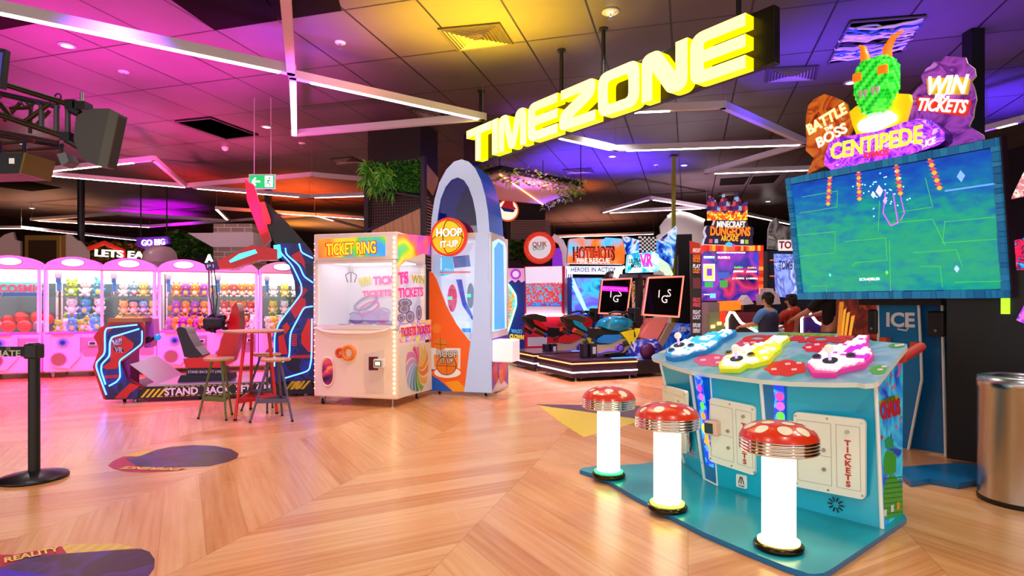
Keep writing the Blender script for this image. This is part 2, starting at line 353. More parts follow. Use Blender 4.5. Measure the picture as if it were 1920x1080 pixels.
def ceil_cell(pts, name, m, dz=.012, side=None):             # dark sheet painted as a missing tile's shade, just under the ceiling, corners traced at ceiling height
    q = [cpt(x, y, CEIL) for x, y in pts]; c = sum(q, Vector()) / len(q)
    mb = MB().slab([(v.x - c.x, v.y - c.y) for v in q], -dz, -.001, m, side); o = mb.obj(name); o.location = (c.x, c.y, CEIL); return o
pan = mat('#15110d', .9)
def gridp(i, j):                                             # a node of the tile grid, counted from the seam crossing at upper left
    a = math.radians(GRID); c0 = cpt(194, 89); x, y = i * .785, j * 1.21
    return Vector((c0.x + x * math.cos(a) - y * math.sin(a), c0.y + x * math.sin(a) + y * math.cos(a), CEIL))
panels = [((310, -10), (480, -40), (522, 36), (403, 55)), ((480, -30), (620, -60), (640, 18), (524, 36)), ((-60, 20), (30, 18), (68, 42), (-10, 56)),
          ((1351, 335), (1405, 331), (1395, 345), (1349, 347)), ((1412, 331), (1462, 328), (1450, 342), (1404, 345)), ((-40, 345), (30, 335), (115, 352), (60, 358))]
for k, q in enumerate(panels):
    o = ceil_cell(q, 'missing_tile_panel', pan); o['kind'] = 'structure'
VOID = mat('#000000', 1.0).copy(); VOID.name = 'painted_cavity_shade'; VOID.node_tree.nodes['Principled BSDF'].inputs['Specular IOR Level'].default_value = 0  # pure black stands in for the shade inside the open tiles
pan.node_tree.nodes['Principled BSDF'].inputs['Specular IOR Level'].default_value = .05
def open_tile(q, name, label, cables=False):                 # an open tile: frame, black slab painted as dark cavity, cables
    P_ = [cpt(x, y) for x, y in q]; c = sum(P_, Vector()) / len(P_); t = thing(name, label, 'ceiling opening', (c.x, c.y, CEIL))
    L_ = [(v.x - c.x, v.y - c.y) for v in P_]
    MB().slab(L_, -.008, -.001, VOID).obj('cavity_shade', t)
    f = MB()
    for i in range(len(L_)):
        a, b = L_[i], L_[(i + 1) % len(L_)]; f.tube([(a[0], a[1], -.02), (b[0], b[1], -.02)], .014, mat('#4a4044', .5))
    f.obj('frame', t)
    if cables:
        cb = MB(); r = random.Random(3); a, b, c_, d = [Vector((x, y, 0)) for x, y in L_]
        cols = [mat('#e6e6e6', .5), mat('#3a76c8', .5), mat('#bcbcbc', .4), mat('#101010', .6)]
        for k in range(26):
            u = .12 + .8 * k / 26; s0 = d.lerp(a, u + r.uniform(-.03, .03)); s1 = c_.lerp(b, u + r.uniform(-.08, .08)); pts = []
            for j in range(9): t_ = j / 8; q_ = s0.lerp(s1, t_); pts.append((q_.x + r.uniform(-.02, .02), q_.y + r.uniform(-.03, .03), -.02 - .05 * math.sin(t_ * 3.14) * r.random()))
            cb.tube(pts, .013, cols[(k // 4) % 4 if k % 5 else 0], 6)
        cb.obj('cables', t)
open_tile([(328, 226), (395, 219), (484, 252), (425, 259)], 'ceiling_opening', 'open black ceiling hole in the magenta tiles, above the green exit sign side')
open_tile([(1595, 38), (1736, 27), (1690, 95), (1553, 117)], 'ceiling_opening', 'open ceiling tile with white and blue cables hanging above the green monster head', True)
# vents
def vent(q, label, n=8):
    P_ = [cpt(x, y) for x, y in q]; c = sum(P_, Vector()) / 4; t = thing('air_vent', label, 'air vent', (c.x, c.y, CEIL), 0, 'square ceiling air vents')
    L_ = [Vector((v.x - c.x, v.y - c.y, 0)) for v in P_]
    MB().slab([(v.x, v.y) for v in L_], -.02, -.001, mat('#3b3230', .6)).obj('frame', t)
    lv = MB(); wm = mat('#b8a8a0', .4)
    for k in range(n):
        s_ = 1 - k / n * .92; pr = [v * s_ * .96 for v in L_]; z = -.022 - .004 * k
        for i in range(4):
            a, b = pr[i], pr[(i + 1) % 4]; a2, b2 = a * (1 - .055 / s_), b * (1 - .055 / s_)
            lv.poly([(a.x, a.y, z), (b.x, b.y, z), (b2.x, b2.y, z + .022), (a2.x, a2.y, z + .022)], wm)
    lv.obj('louvre', t)
vent([(820, 52), (937, 41), (962, 80), (858, 94)], 'square louvred air vent lit yellow, left of the big sign')
vent([(1436, 126), (1536, 121), (1530, 148), (1433, 153)], 'square louvred air vent between the sign and the green monster head')
vent([(766, 204), (850, 196), (868, 218), (792, 228)], 'air vent above the planted column, behind the yellow light bar')
vent([(1055, 317), (1108, 314), (1114, 322), (1060, 325)], 'small far air vent over the hanging planter')
vent([(617, 297), (660, 293), (678, 302), (628, 307)], 'small far air vent left of the planted column')
vent([(1348, 360), (1385, 358), (1384, 364), (1345, 366)], 'small far air vent above the square-lettered arcade sign')
# downlights, sprinklers
dl0 = None
DLL = ['round downlight glowing in magenta tiles at the upper left', 'round downlight above and right of the exit sign', None, 'round downlight right of the yellow-green post top', 'small round downlight far right beside the big screen']
for i, (px, py) in enumerate(DOWN):
    c = cpt(px, py)
    if dl0 is None:
        dl0 = thing('downlight', '', 'ceiling light', c); MB().lathe([(.055, -.001), (.085, -.001), (.09, -.012), (.06, -.02), (.055, -.001)], (0, 0, 0), mat('#c8c0c0', .4)).obj('trim_ring', dl0)
        MB().lathe([(.0001, -.012), (.055, -.012)], (0, 0, 0), mat('#fff4e0', .4, 0, 12)).obj('lamp', dl0); o = dl0
    else: o = dup(dl0, c)
    o['label'] = ['round downlight in magenta tiles below the long light bar', 'small round downlight above and right of the exit sign', 'downlight at the top edge right of the yellow area',
                  'downlight right of the thin yellow-green post', 'small downlight just left of the big screen top', 'downlight hidden behind the big yellow letters', 'downlight right of the exit sign near the planted column',
                  'far downlight left of the black post', 'downlight in the yellow lit tiles above the sign'][i]
    o['group'] = 'round ceiling downlights'
    light('SPOT', (c.x, c.y, CEIL - .05), (1, .93, .85), 90, .06, (c.x, c.y, 0), 110, .7, 'downlight_beam')
for (x, y) in [(-1.5, 1.5), (1.5, 1.2), (-3.5, 3.5), (3.5, 4.5), (0, 5.5), (-6, 7), (4.5, 8), (-9, 11), (2, 12), (7, 12), (-3, 14), (-3, -1), (3, -1)]:  # extra downlights added to brighten the floor
    o = dup(dl0, (x, y, CEIL), label='round downlight in the ceiling, one of the row outside the coloured washes', group='round ceiling downlights'); light('SPOT', (x, y, CEIL - .05), (1, .93, .85), 110, .06, (x, y, 0), 120, .7, 'downlight_beam')
sp0 = None
for i, (px, py, lb) in enumerate([(232, 134, 'white sprinkler head in magenta tiles at upper left'), (638, 79, 'white sprinkler head in purple tiles right of the vertical light bar'), (1145, 21, 'white sprinkler head above the big sign, near the top edge'),
                         (566, 268, 'white sprinkler head under the light bars, above the tall arcade arm'), (1231, 309, 'small sprinkler head left of the thin yellow-green post')]):
    c = cpt(px, py)
    if not sp0:
        sp0 = thing('sprinkler', lb, 'sprinkler', c, 0, 'ceiling sprinkler heads'); MB().lathe([(.06, -.001), (.06, -.012), (.03, -.02), (.012, -.02)], (0, 0, 0), WHITE, 20).obj('rosette', sp0)
        MB().cyl((0, 0, -.015), (0, 0, -.07), .01, STEEL).cyl((0, 0, -.07), (0, 0, -.075), .03, STEEL).obj('nozzle', sp0)
    else: dup(sp0, c, label=lb)
c = cpt(422, 276); t = thing('smoke_detector', 'white dome smoke detector below the black ceiling hole', 'smoke detector', c); MB().lathe([(.0001, -.07), (.03, -.065), (.055, -.04), (.06, -.001)], (0, 0, 0), WHITE, 20).obj('dome', t)
# ================================================================ suspended LED light frames
def bar(pts, z, lit, name, label, w=.055, hh=.075, cables=(), tint='#d8d2dc'):
    """pts: pixel corners at height z; lit: (segment, start, end) fractions of the glowing diffuser"""
    P_ = [cpt(x, y, z) for x, y in pts]; c = P_[0]; t = thing(name, label, 'linear light', (c.x, c.y, z), 0, 'suspended linear light frames')
    hb = MB(); hm = mat(tint, .4); em = mat('#fff6ee', .4, 0, 7)
    for i in range(len(P_) - 1):
        a, b = P_[i] - c, P_[i + 1] - c; d = (b - a).normalized(); n = Vector((-d.y, d.x, 0)) * w / 2; a2, b2 = a - d * w / 2, b + d * w / 2
        hb.slab([((a2 + n).x, (a2 + n).y), ((a2 - n).x, (a2 - n).y), ((b2 - n).x, (b2 - n).y), ((b2 + n).x, (b2 + n).y)], -hh / 2, hh / 2, hm)
        for (k, s0, s1) in lit:
            if k != i: continue
            p, q = a.lerp(b, s0), a.lerp(b, s1); n2 = n * .8
            MB().slab([((p + n2).x, (p + n2).y), ((p - n2).x, (p - n2).y), ((q - n2).x, (q - n2).y), ((q + n2).x, (q + n2).y)], -hh / 2 - .006, -hh / 2 + .004, em).obj('diffuser', t)
    hb.obj('housing', t)
    for i in range(len(P_) - (1 if len(P_) > 2 and (P_[0] - P_[-1]).length < .01 else 0)):
        a = P_[i] - c; MB().tube([(a.x, a.y, hh / 2), (a.x, a.y, CEIL - z)], .004, mat('#8a8486', .4), 5).obj('suspension_cable', t)
    return t
ZB = 3.75
bar([(-140, -20), (0, 14), (546, 131)], ZB, [(0, 0, 1), (1, 0, .95)], 'linear_light', 'longest bright light bar running in from the top left corner', .085, .1)
bar([(534, -30), (546, 131)], ZB, [], 'linear_light', 'pale unlit light bar hanging down from the top edge', .085, .1, tint='#e0b8d0')
bar([(549, 140), (552, 250), (905, 219), (549, 140)], ZB, [(0, .05, .98), (2, .03, .92)], 'linear_light', 'triangle of light bars with a yellow side left of the big sign', .075, .09)
bar([(1050, 254), (1155, 278), (1510, 266), (1356, 197), (1190, 204)], ZB - .05, [(0, 0, .9), (1, .06, .97), (3, .6, 1)], 'linear_light', 'large open light frame hanging behind the big sign', .07, .09)
bar([(1510, 268), (1325, 322), (1520, 315)], ZB - .05, [(1, .08, 1)], 'linear_light', 'light bars making a sharp corner left of the big screen', .07, .08)
bar([(50, 322), (288, 297), (347, 348), (50, 322)], 3.7, [(0, 0, .85), (2, 0, 1)], 'linear_light', 'four-sided light frame at left, corner above the claw machines', .07, .08)
bar([(345, 348), (585, 327), (690, 336)], 3.7, [], 'linear_light', 'unlit pale light bar passing behind the exit sign', .07, .08)
bar([(365, 350), (580, 368), (690, 364)], 3.7, [(0, .02, .9), (1, .1, 1)], 'linear_light', 'lit light bar below the exit sign', .07, .08)
bar([(430, 414), (406, 390), (690, 409)], 3.72, [(0, .2, 1), (1, .4, 1)], 'linear_light', 'short hooked light bar behind the tall arcade arm', .07, .08)
bar([(430, 414), (590, 402), (690, 430)], 3.72, [(1, 0, .3)], 'linear_light', 'thin light bars left of the planted column, lowest', .06, .07)
bar([(60, 411), (225, 400), (425, 414), (280, 424), (60, 411)], 3.72, [(3, 0, .95)], 'linear_light', 'distant flat diamond of light bars behind the black post', .07, .08)
bar([(-60, 426), (40, 426), (260, 449)], 3.6, [(0, 0, 1), (1, 0, 1)], 'linear_light', 'distant lit light bar above the speaker cabinet at far left', .07, .08)
bar([(1128, 397), (1220, 371), (1325, 388), (1135, 397)], 3.75, [(0, .05, .95), (1, .05, .95), (2, .05, .95)], 'linear_light', 'small distant lit triangle behind the thin yellow-green post', .07, .08)
bar([(1040, 443), (1225, 437)], 3.7, [(0, 0, 1)], 'linear_light', 'distant lit bar over the fire-lettered arcade game', .07, .08)
bar([(1395, 400), (1480, 418)], 3.7, [(0, 0, 1)], 'linear_light', 'distant lit bar right of the square-lettered arcade sign', .07, .08)
bar([(1850, 240), (1920, 222), (1980, 215)], 3.7, [(0, .3, .8)], 'linear_light', 'light bar at the right edge above the big screen', .07, .08)
# ================================================================ big yellow sign
SG = Fr(o=(-.693, 8.6), ang=-53.13)
t = thing('illuminated_sign', 'large hanging black sign with glowing yellow block letters', 'sign', SG)
MB().box(0, 4.68, 0, .09, 3.2, 3.67, mat('#100e0a', .35), .006).obj('backing_board', t)
YF = mat('#fff27a', .4, 0, 1.9); YS = mat('#ffe600', .4, 0, .75)
ZL, ZH = 3.185, 3.635; hgt = ZH - ZL; S = .105
def let(name, loops, x0):
    vs, fs, caps = shape2d(loops, .12); mb = MB(); mb.mi(YF); mb.mi(YS)
    mb.v = [(x0 + v[0], -v[2], ZL + v[1]) for v in vs]; mb.f = fs; mb.m = [0 if c else 1 for c in caps]; mb.sm = [False] * len(fs)
    o = mb.obj('letter', t); return o
W_ = .56
Eo = lambda w: [rnd([(.0, 0, .11), (w, 0), (w, S), (.14, S, .03), (.14, (hgt - S) / 2), (w, (hgt - S) / 2), (w, (hgt + S) / 2), (.14, (hgt + S) / 2), (.14, hgt - S, .03), (w, hgt - S), (w, hgt), (0, hgt, .13)], 6)]
let('T', [[(.22, 0), (.35, 0), (.35, hgt - S), (.59, hgt - S), (.59, hgt), (.0, hgt), (.0, hgt - S), (.22, hgt - S)]], .27)
let('I', [[(0, 0), (.125, 0), (.125, hgt), (0, hgt)]], .885)
let('M', [rnd([(0, 0), (.12, 0), (.12, .30), (.22, 0, .05), (.35, 0, .05), (.45, .30), (.45, 0), (.57, 0), (.57, hgt, .1), (.37, hgt, .08), (.285, .16), (.2, hgt, .08), (0, hgt, .1)], 5)], 1.03)
let('E', Eo(.54), 1.63)
let('Z', [rnd([(0, 0, .12), (.57, 0), (.57, S), (.2, S), (.57, .27, .1), (.57, hgt, .12), (.03, hgt), (.03, hgt - S), (.37, hgt - S), (0, .19, .1)], 6)], 2.2)
let('O', [rnd([(0, 0, .13), (.56, 0, .13), (.56, hgt, .13), (0, hgt, .13)], 6), rnd([(.14, S, .05), (.42, S, .05), (.42, hgt - S, .05), (.14, hgt - S, .05)], 5)], 2.81)
let('N', [rnd([(0, 0), (.13, 0), (.13, .27), (.32, 0, .06), (.53, 0, .12), (.53, hgt), (.4, hgt), (.4, .18), (.21, hgt, .06), (0, hgt, .12)], 6)], 3.4)
let('E', Eo(.54), 3.96)
for px, py in [(898, 169), (1043, 90), (1123, 50), (1377, -80)]:
    c = cpt(px, py); x, y, z = SG.loc(c.x, c.y, c.z); y = .045
    MB().cyl((x, y, 3.66), (x, y, CEIL), .022, BLACK).cyl((x, y, CEIL - .02), (x, y, CEIL), .05, DARK).obj('hanging_rod', t)
# ================================================================ planes traced on tilted faces
class Pl:                                                    # tilted plane in a frame's local space; x along p0-p1, z towards p2, -y out
    def __init__(s, fr, p0, p1, p2):
        s.fr = fr; p0, p1, p2 = Vector(p0), Vector(p1), Vector(p2); u = (p1 - p0).normalized(); w = p2 - p0; w = (w - u * w.dot(u)).normalized(); n = w.cross(u)
        s.M = Matrix(((u.x, n.x, w.x, p0.x), (u.y, n.y, w.y, p0.y), (u.z, n.z, w.z, p0.z), (0, 0, 0, 1))); s.I = s.M.inverted(); s.cam = s.I @ Vector(fr.loc(0, 0, H))
    def q(s, px, py, off=0.):
        d = ray(px, py); e = s.I @ Vector(s.fr.loc(d[0], d[1], H + d[2])) - s.cam; t = (off - s.cam.y) / e.y; r = s.cam + e * t; return (r.x, r.z)
    def xz(s, pts, off=0.): return [s.q(x, y, off) for x, y in pts]
def inside(p, poly):
    x, y = p; c = False; n = len(poly)
    for i in range(n):
        (x1, y1), (x2, y2) = poly[i], poly[i - 1]
        if (y1 > y) != (y2 > y) and x < (x2 - x1) * (y - y1) / (y2 - y1) + x1: c = not c
    return c
def scale(poly, k):
    cx = sum(p[0] for p in poly) / len(poly); cy = sum(p[1] for p in poly) / len(poly); return [(cx + (x - cx) * k, cy + (y - cy) * k) for x, y in poly]
# ================================================================ three-player control desk
CN = Fr(o=(1.95, 3.27), ang=-53.13)
c7 = crop(1080, 580, 2.159); c6 = crop(1220, 600, 3.84)
desk = thing('control_desk', 'curved turquoise three-player control desk with studded controllers, on a blue floor plate', 'arcade control desk', CN)
PZ = .03
plat = [CN.h(x, y, PZ)[:2] for x, y in c7([(15, 650), (30, 640), (120, 632), (262, 626)])] + [(-1.55, .75), (-.3, .75)] + [CN.h(x, y, PZ)[:2] for x, y in [(1697, 966), (1700, 972), (1560, 1066), (1545, 1074), (1530, 1076), (1515, 1075), (1470, 1060), (1400, 1032), (1320, 998), (1250, 962), (1190, 930), (1140, 900), (1110, 888)]]
BLUE = mat('#0878b4', .3)
MB().slab(plat, .002, PZ, mat('#1d95a4', .22), BLUE).obj('floor_plate', desk)
DP = Pl(CN, (0, 0, .81), (1, 0, .81), (0, 1, .81 + .35))
def dpl(px, py, off=0.): x, z = DP.q(px, py, off); return tuple(DP.M @ Vector((x, off, z)))
T = [dpl(*p, .04) for p in [(1239, 682), (1295, 703), (1332, 707), (1427, 719), (1476, 721), (1642, 719), (1692, 662)]]
B = [CN.h(x, y, PZ) for x, y in [(1283, 868), (1321, 898), (1345, 910), (1445, 938), (1478, 946), (1654, 991), (1692, 961)]]
Bl, Tl = (-1.38, .5, PZ), (-1.45, .5, .93)
TQ = mat('#18b0d2', .3); TQ2 = mat('#0f86c8', .3)
_s = Pl(CN, B[5], B[6], T[5]); _q = _s.q(1693, 661); T[6] = tuple(_s.M @ Vector((_q[0], 0, _q[1])))
side_art = art(['#0a2a90', '#1450c8', '#1a8fd8', '#39c8d8', '#0a3aa8'], 3.2, .25, .3)
body = MB(); TT, BB = T + [Tl], B + [Bl]
ms = [TQ, BLUE, TQ, BLUE, TQ, side_art, DARK, TQ2]
for i in range(8):
    j = (i + 1) % 8; body.poly([BB[i], BB[j], TT[j], TT[i]], ms[i])
body.obj('cabinet', desk)
wh = mat('#eef2ee', .35)
tr = MB()
for i in (1, 3, 5, 0): tr.tube([BB[i], TT[i]], .012, wh, 6)
tr.tube([BB[2], TT[2]], .006, wh, 6); tr.tube([BB[1], BB[2]], .008, wh, 6); tr.obj('edge_trim', desk)
out = DP.xz(c6([(5, 262), (20, 248), (60, 235), (140, 190), (300, 130), (440, 92), (620, 88), (960, 88), (1280, 96), (1340, 98), (1355, 122), (1560, 132), (1600, 150), (1845, 172), (1842, 190), (1640, 440), (1600, 455), (1540, 460), (1480, 450), (1300, 452), (1000, 445), (800, 430), (500, 395), (290, 368), (120, 320), (60, 288), (15, 275)]))
ct = MB().plate(out, .0, .03, art(['#7f9fc0', '#6fa8c4', '#9ab6d0', '#5fb0b4', '#8894b8'], 2.2, 0, .18), mat('#e9efe6', .35)); ct.xf(DP.M).obj('desk_top', desk)
gr = MB(); E_ = -.0015
def blob(cx, cy, rx, ry, col, spots, seed):
    r = random.Random(seed); pts = []
    for i in range(30):
        t_ = 2 * math.pi * i / 30; k = 1 + .06 * (1 if (i // 2) % 2 else -1); pts.append((cx + rx * math.cos(t_) * k - math.sin(t_) * 10, cy + ry * math.sin(t_) * k))
    gr.poly([(x, E_, z) for x, z in rev(DP.xz(c6(pts)))], mat(col, .3))
    for dx, dy in spots:
        gr.poly([(x, E_ * 2, z) for x, z in rev(DP.xz(c6([(cx + dx - 18, cy + dy - 6), (cx + dx + 20, cy + dy - 9), (cx + dx + 24, cy + dy + 5), (cx + dx - 14, cy + dy + 8)])))], mat('#f0c8d0', .3))
def rev(p):
    n = len(p); a = sum(p[i][0] * p[(i + 1) % n][1] - p[(i + 1) % n][0] * p[i][1] for i in range(n)); return p if a > 0 else p[::-1]
for a in [(715, 168, 95, 30, '#d83a6c', [(20, -5), (-30, 2), (50, 8)]), (445, 290, 130, 44, '#e0487c', [(-70, 0), (30, -15), (40, 18), (100, -20)]), (1195, 197, 100, 36, '#e0222c', [(-60, 2), (0, -18), (55, 12)]),
          (975, 347, 150, 58, '#e23018', [(-90, 10), (10, -28), (55, 12), (90, -35)]), (1775, 186, 60, 18, '#3f9a30', [(0, 0), (30, -5)]), (1640, 360, 62, 34, '#4aa838', [(10, 0), (40, -22)]), (110, 232, 50, 10, '#9ac040', [(0, 0)]), (480, 103, 50, 8, '#7aba50', [(0, 0)])]: blob(*a, 3)
gr.poly([(x, E_ * 2, z) for x, z in rev(DP.xz(c6([(1015, 98), (1270, 108), (1260, 120), (950, 112)])))], mat('#b8c828', .3))
a_, b_ = DP.q(*c6([(860, 132)])[0]), DP.q(*c6([(1225, 136)])[0])
gr.text('CHAOS', (a_[0] + b_[0]) / 2, -.001, (a_[1] + b_[1]) / 2 - .015, .16, mat('#d01f22', .35), .003, rz=-math.atan2(b_[1] - a_[1], b_[0] - a_[0]), bold=.012, sx=1.35)
a_, b_ = DP.q(*c6([(950, 106)])[0]), DP.q(*c6([(1270, 114)])[0])
gr.text('CENTIPEDE', (a_[0] + b_[0]) / 2, -.002, (a_[1] + b_[1]) / 2, .06, mat('#7a9a10', .35), .003, bold=.003, sx=1.3, rz=-math.atan2(b_[1] - a_[1], b_[0] - a_[0]))
gr.xf(DP.M).obj('desk_artwork', desk)
def controller(pts, rim, stud2, ball, btns, plate_c, nm):
    o = DP.xz(c6(pts)); m_ = MB().plate(o, -.032, -.0015, mat(rim, .35, 0, .15)); c = m_.xf(DP.M).obj('controller_board', desk)
    c['label'] = nm
    st = MB(); xs = [p[0] for p in o]; zs = [p[1] for p in o]; ins = scale(o, .9); g = .026; x = min(xs)
    wm, cm_ = mat('#f4f6f6', .3, 0, .25), mat(stud2, .3, 0, .4); k = 0
    bq = DP.q(*c6([ball])[0])
    while x < max(xs):
        z = min(zs); 
        while z < max(zs):
            if inside((x, z), ins):
                d = math.hypot(x - bq[0] - .12, (z - bq[1] - .16) * .8); m2 = cm_ if (.05 < d < .1) or (x * 7 + z * 13) % 1.7 < .12 else wm
                st.box(x - g * .42, x + g * .42, -.046, -.032, z - g * .42, z + g * .42, m2)
            z += g
        x += g
    st.xf(DP.M).obj('stud_grid', c)
    b = MB(); q = bq; b.cyl((q[0], -.045, q[1] - .02), (q[0], -.052, q[1] - .02), .042, BLACK, n=20).cyl((q[0], -.05, q[1] - .02), (q[0], -.1, q[1] - .015), .009, mat('#c8b0ff', .3, 0, .6))
    b.obj; b.ell((q[0], -.12, q[1] - .01), .027, mat('#ffd8cc', .15, 0, .35)); b.xf(DP.M).obj('joystick', c)
    for bt in btns:
        w = DP.q(*c6([bt])[0]); mb = MB().cyl((w[0], -.045, w[1]), (w[0], -.056, w[1]), .026, mat(plate_c, .3), n=18).cyl((w[0], -.055, w[1]), (w[0], -.062, w[1]), .018, DARK, n=18); mb.xf(DP.M).obj('push_button', c)
    return c
controller([(105, 262), (110, 285), (165, 300), (250, 290), (320, 262), (400, 250), (470, 215), (520, 165), (600, 125), (622, 100), (560, 92), (520, 110), (440, 120), (380, 150), (330, 150), (230, 180), (150, 220)], '#1f7fc4', '#35b8d8', (225, 215), [(160, 262), (300, 228)], '#2a8ad0', 'blue-rimmed controller')
controller([(495, 352), (500, 382), (640, 385), (700, 350), (740, 352), (860, 320), (900, 270), (940, 240), (955, 190), (1005, 155), (990, 142), (920, 142), (870, 165), (850, 185), (720, 220), (680, 215), (600, 255), (520, 315)], '#d8e020', '#e8d838', (640, 318), [(572, 285), (732, 300)], '#b89a20', 'yellow-rimmed controller')
controller([(1125, 348), (1140, 375), (1170, 415), (1335, 420), (1360, 395), (1550, 350), (1612, 285), (1590, 245), (1560, 190), (1580, 140), (1500, 142), (1480, 170), (1430, 195), (1330, 225), (1290, 225), (1200, 285)], '#e83a9c', '#c828c8', (1312, 335), [(1205, 318), (1450, 312)], '#5a3a60', 'pink-rimmed controller')
def coin_door(i, j, pts, ttl, reader, k):
    pl = Pl(CN, B[i], B[j], T[i]); xz = pl.xz(pts); n = len(xz); r_ = rnd([(x, z, .03) for x, z in xz], 4)
    door = MB().plate(r_, -.022, 0, mat('#f2eedf', .35)).xf(pl.M).obj('coin_door', desk)
    x0 = min(p[0] for p in xz); x1 = max(p[0] for p in xz); z0 = min(p[1] for p in xz); z1 = max(p[1] for p in xz); w = x1 - x0; h = z1 - z0
    ln = MB(); gm = mat('#b9b4a4', .5)
    lx = lambda u, v: (x0 + u * w, lerp4(xz, u, v))
    def lerp4(q, u, v): zb = q[3][1] + (q[2][1] - q[3][1]) * u; zt = q[0][1] + (q[1][1] - q[0][1]) * u; return zb + (zt - zb) * v
    for a, b in [((.07, .1), (.55, .1)), ((.07, .47), (.55, .47)), ((.07, .9), (.55, .9)), ((.07, .1), (.07, .9)), ((.55, .1), (.55, .9)), ((.62, .1), (.93, .1)), ((.62, .9), (.93, .9)), ((.62, .1), (.62, .9)), ((.93, .1), (.93, .9))]: ln.seg(lx(*a), lx(*b), .003, -.0235, gm)
    ln.xf(pl.M).obj('door_seam', door)
    tx = MB(); cx, cz = lx(.77, .42)
    hh = h * .075
    for q, ch in enumerate('TICKETS'): tx.text(ch, cx, -.023, cz + hh * (3 - q) * 1.12, hh * 1.25, mat('#c8281c', .5), .002, bold=.0015, sx=1.2)
    tx.xf(pl.M).obj('red_lettering', door)
    for (u, v) in [(.45, .55), (.45, .3), (.77, .82)]:
        cx, cz = lx(u, v); MB().cyl((cx, -.022, cz), (cx, -.032, cz), .011, STEEL, n=14).xf(pl.M).obj('lock', door)
    for (u, v) in [(.05, .05), (.5, .04), (.95, .05), (.05, .95), (.5, .96), (.95, .95)]:
        cx, cz = lx(u, v); MB().cyl((cx, -.022, cz), (cx, -.025, cz), .006, STEEL, n=10).xf(pl.M).obj('screw', door)
    if reader:
        u, v = reader; cx, cz = lx(u, v); rd = MB().box(cx - .06, cx + .035, -.075, -.022, cz - .045, cz + .05, mat('#e8b8a0', .35), .012).xf(pl.M).obj('card_reader', door)
        MB().box(cx - .055, cx + .01, -.078, -.074, cz - .03, cz + .038, mat('#123a3a', .2, 0, .3), .003).xf(pl.M).obj('display', rd)
coin_door(4, 5, [(1491, 771), (1625, 786), (1625, 936), (1491, 910)], 1, (-.02, .55), 0)
coin_door(2, 3, [(1334, 744), (1419, 761), (1419, 891), (1332, 863)], 1, (.2, .55), 1)
coin_door(0, 1, [(1246, 721), (1291, 733), (1293, 850), (1254, 838)], 1, (.25, .5), 2)
# lit strips, badge, speaker vents, side artwork
for (i, j, nm) in [(1, 2, 'left'), (3, 4, 'right')]:
    pl = Pl(CN, B[i], B[j], T[i]); w = (Vector(B[j]) - Vector(B[i])).length; m_ = MB(); m_.box(w * .35, w * .93, -.006, 0, .12, .74, art(['#0a1a90', '#1438d8', '#1030c0', '#3a9aff', '#0a2ab0'], 6, 1.0, .3))
    for k, (c_, z) in enumerate([('#ff5ac8', .6), ('#58c840', .54), ('#ff8a1e', .47), ('#ffd23a', .38), ('#e03a9a', .66)]): m_.disc((w * .72, -.008 - k * .001, z), .028 if k != 3 else .04, mat(c_, .4, 0, .8), n=9)
    m_.poly([(w * .5, -.012, .28), (w * .93, -.012, .26), (w * .93, -.012, .4), (w * .75, -.012, .36)], mat('#ff9a28', .4, 0, .8)); m_.xf(pl.M).obj('lit_strip', desk)
pl = Pl(CN, B[2], B[3], T[2]); q = pl.xz([(1381, 888), (1401, 892), (1401, 917), (1381, 912)]); b = MB().plate(rnd([(x, z, .01) for x, z in q], 3), -.006, 0, WHITE)
cx = sum(p[0] for p in q) / 4; cz = sum(p[1] for p in q) / 4; b.text('ATARI', cx, -.007, cz - .03, .016, DARK, .001)
for dx in (-.012, 0, .012): b.seg((cx + dx * 1.6, cz - .015), (cx + dx * .5, cz + .03), .006, -.0075, DARK)
b.xf(pl.M).obj('badge', desk)
pl = Pl(CN, B[4], B[5], T[4]); q = pl.q(1567, 946); b = MB()
for k in range(10):
    t_ = 2 * math.pi * k / 10; b.seg((q[0] + .018 * math.cos(t_), q[1] + .018 * math.sin(t_)), (q[0] + .045 * math.cos(t_), q[1] + .045 * math.sin(t_)), .008, -.002, DARK)
b.xf(pl.M).obj('speaker_vent', desk)
pl = Pl(CN, B[5], B[6], T[5]); b = MB(); w = (Vector(B[6]) - Vector(B[5])).length; cs = crop(1640, 640, 3.0)
def pxl(pts, m, k=1): b.poly([(x, -.0015 * k, z) for x, z in rev(pl.xz(cs(pts)))], m)
GR = mat('#2fa02c', .4, 0, .1); LG = mat('#1fae7a', .4)
pxl([(62, 1005), (48, 900), (52, 810), (80, 755), (110, 752), (140, 790), (155, 830), (158, 975)], GR, 1)
pxl([(52, 740), (48, 660), (60, 620), (100, 615), (120, 650), (118, 735), (85, 755)], GR, 1); pxl([(58, 600), (52, 555), (75, 535), (105, 550), (104, 605)], LG, 1)
for y in range(770, 990, 28): pxl([(54, y), (155, y - 12), (155, y - 6), (54, y + 6)], mat('#1c7a20', .4), 2)
pxl([(15, 340), (130, 300), (130, 325), (15, 362)], mat('#a8c020', .4), 2)
pxl([(110, 130), (135, 100), (150, 130), (140, 190), (118, 205), (130, 165), (128, 140)], mat('#f08ad0', .4), 2)
for (x, y) in [(70, 240), (92, 190), (95, 262), (20, 260), (140, 440), (120, 480), (38, 540), (28, 620), (32, 705), (40, 880), (110, 250)]: pxl([(x - 9, y), (x, y - 16), (x + 9, y), (x, y + 16)], mat('#e878c8' if y < 500 else '#d02858', .4), 2)
a_ = pl.q(*cs([(18, 400)])[0]); e_ = pl.q(*cs([(145, 368)])[0]); b.text('CHAOS', (a_[0] + e_[0]) / 2, -.004, (a_[1] + e_[1]) / 2, .13, mat('#d41c28', .4), .004, rz=-math.atan2(e_[1] - a_[1], e_[0] - a_[0]), bold=.006, sx=.82)
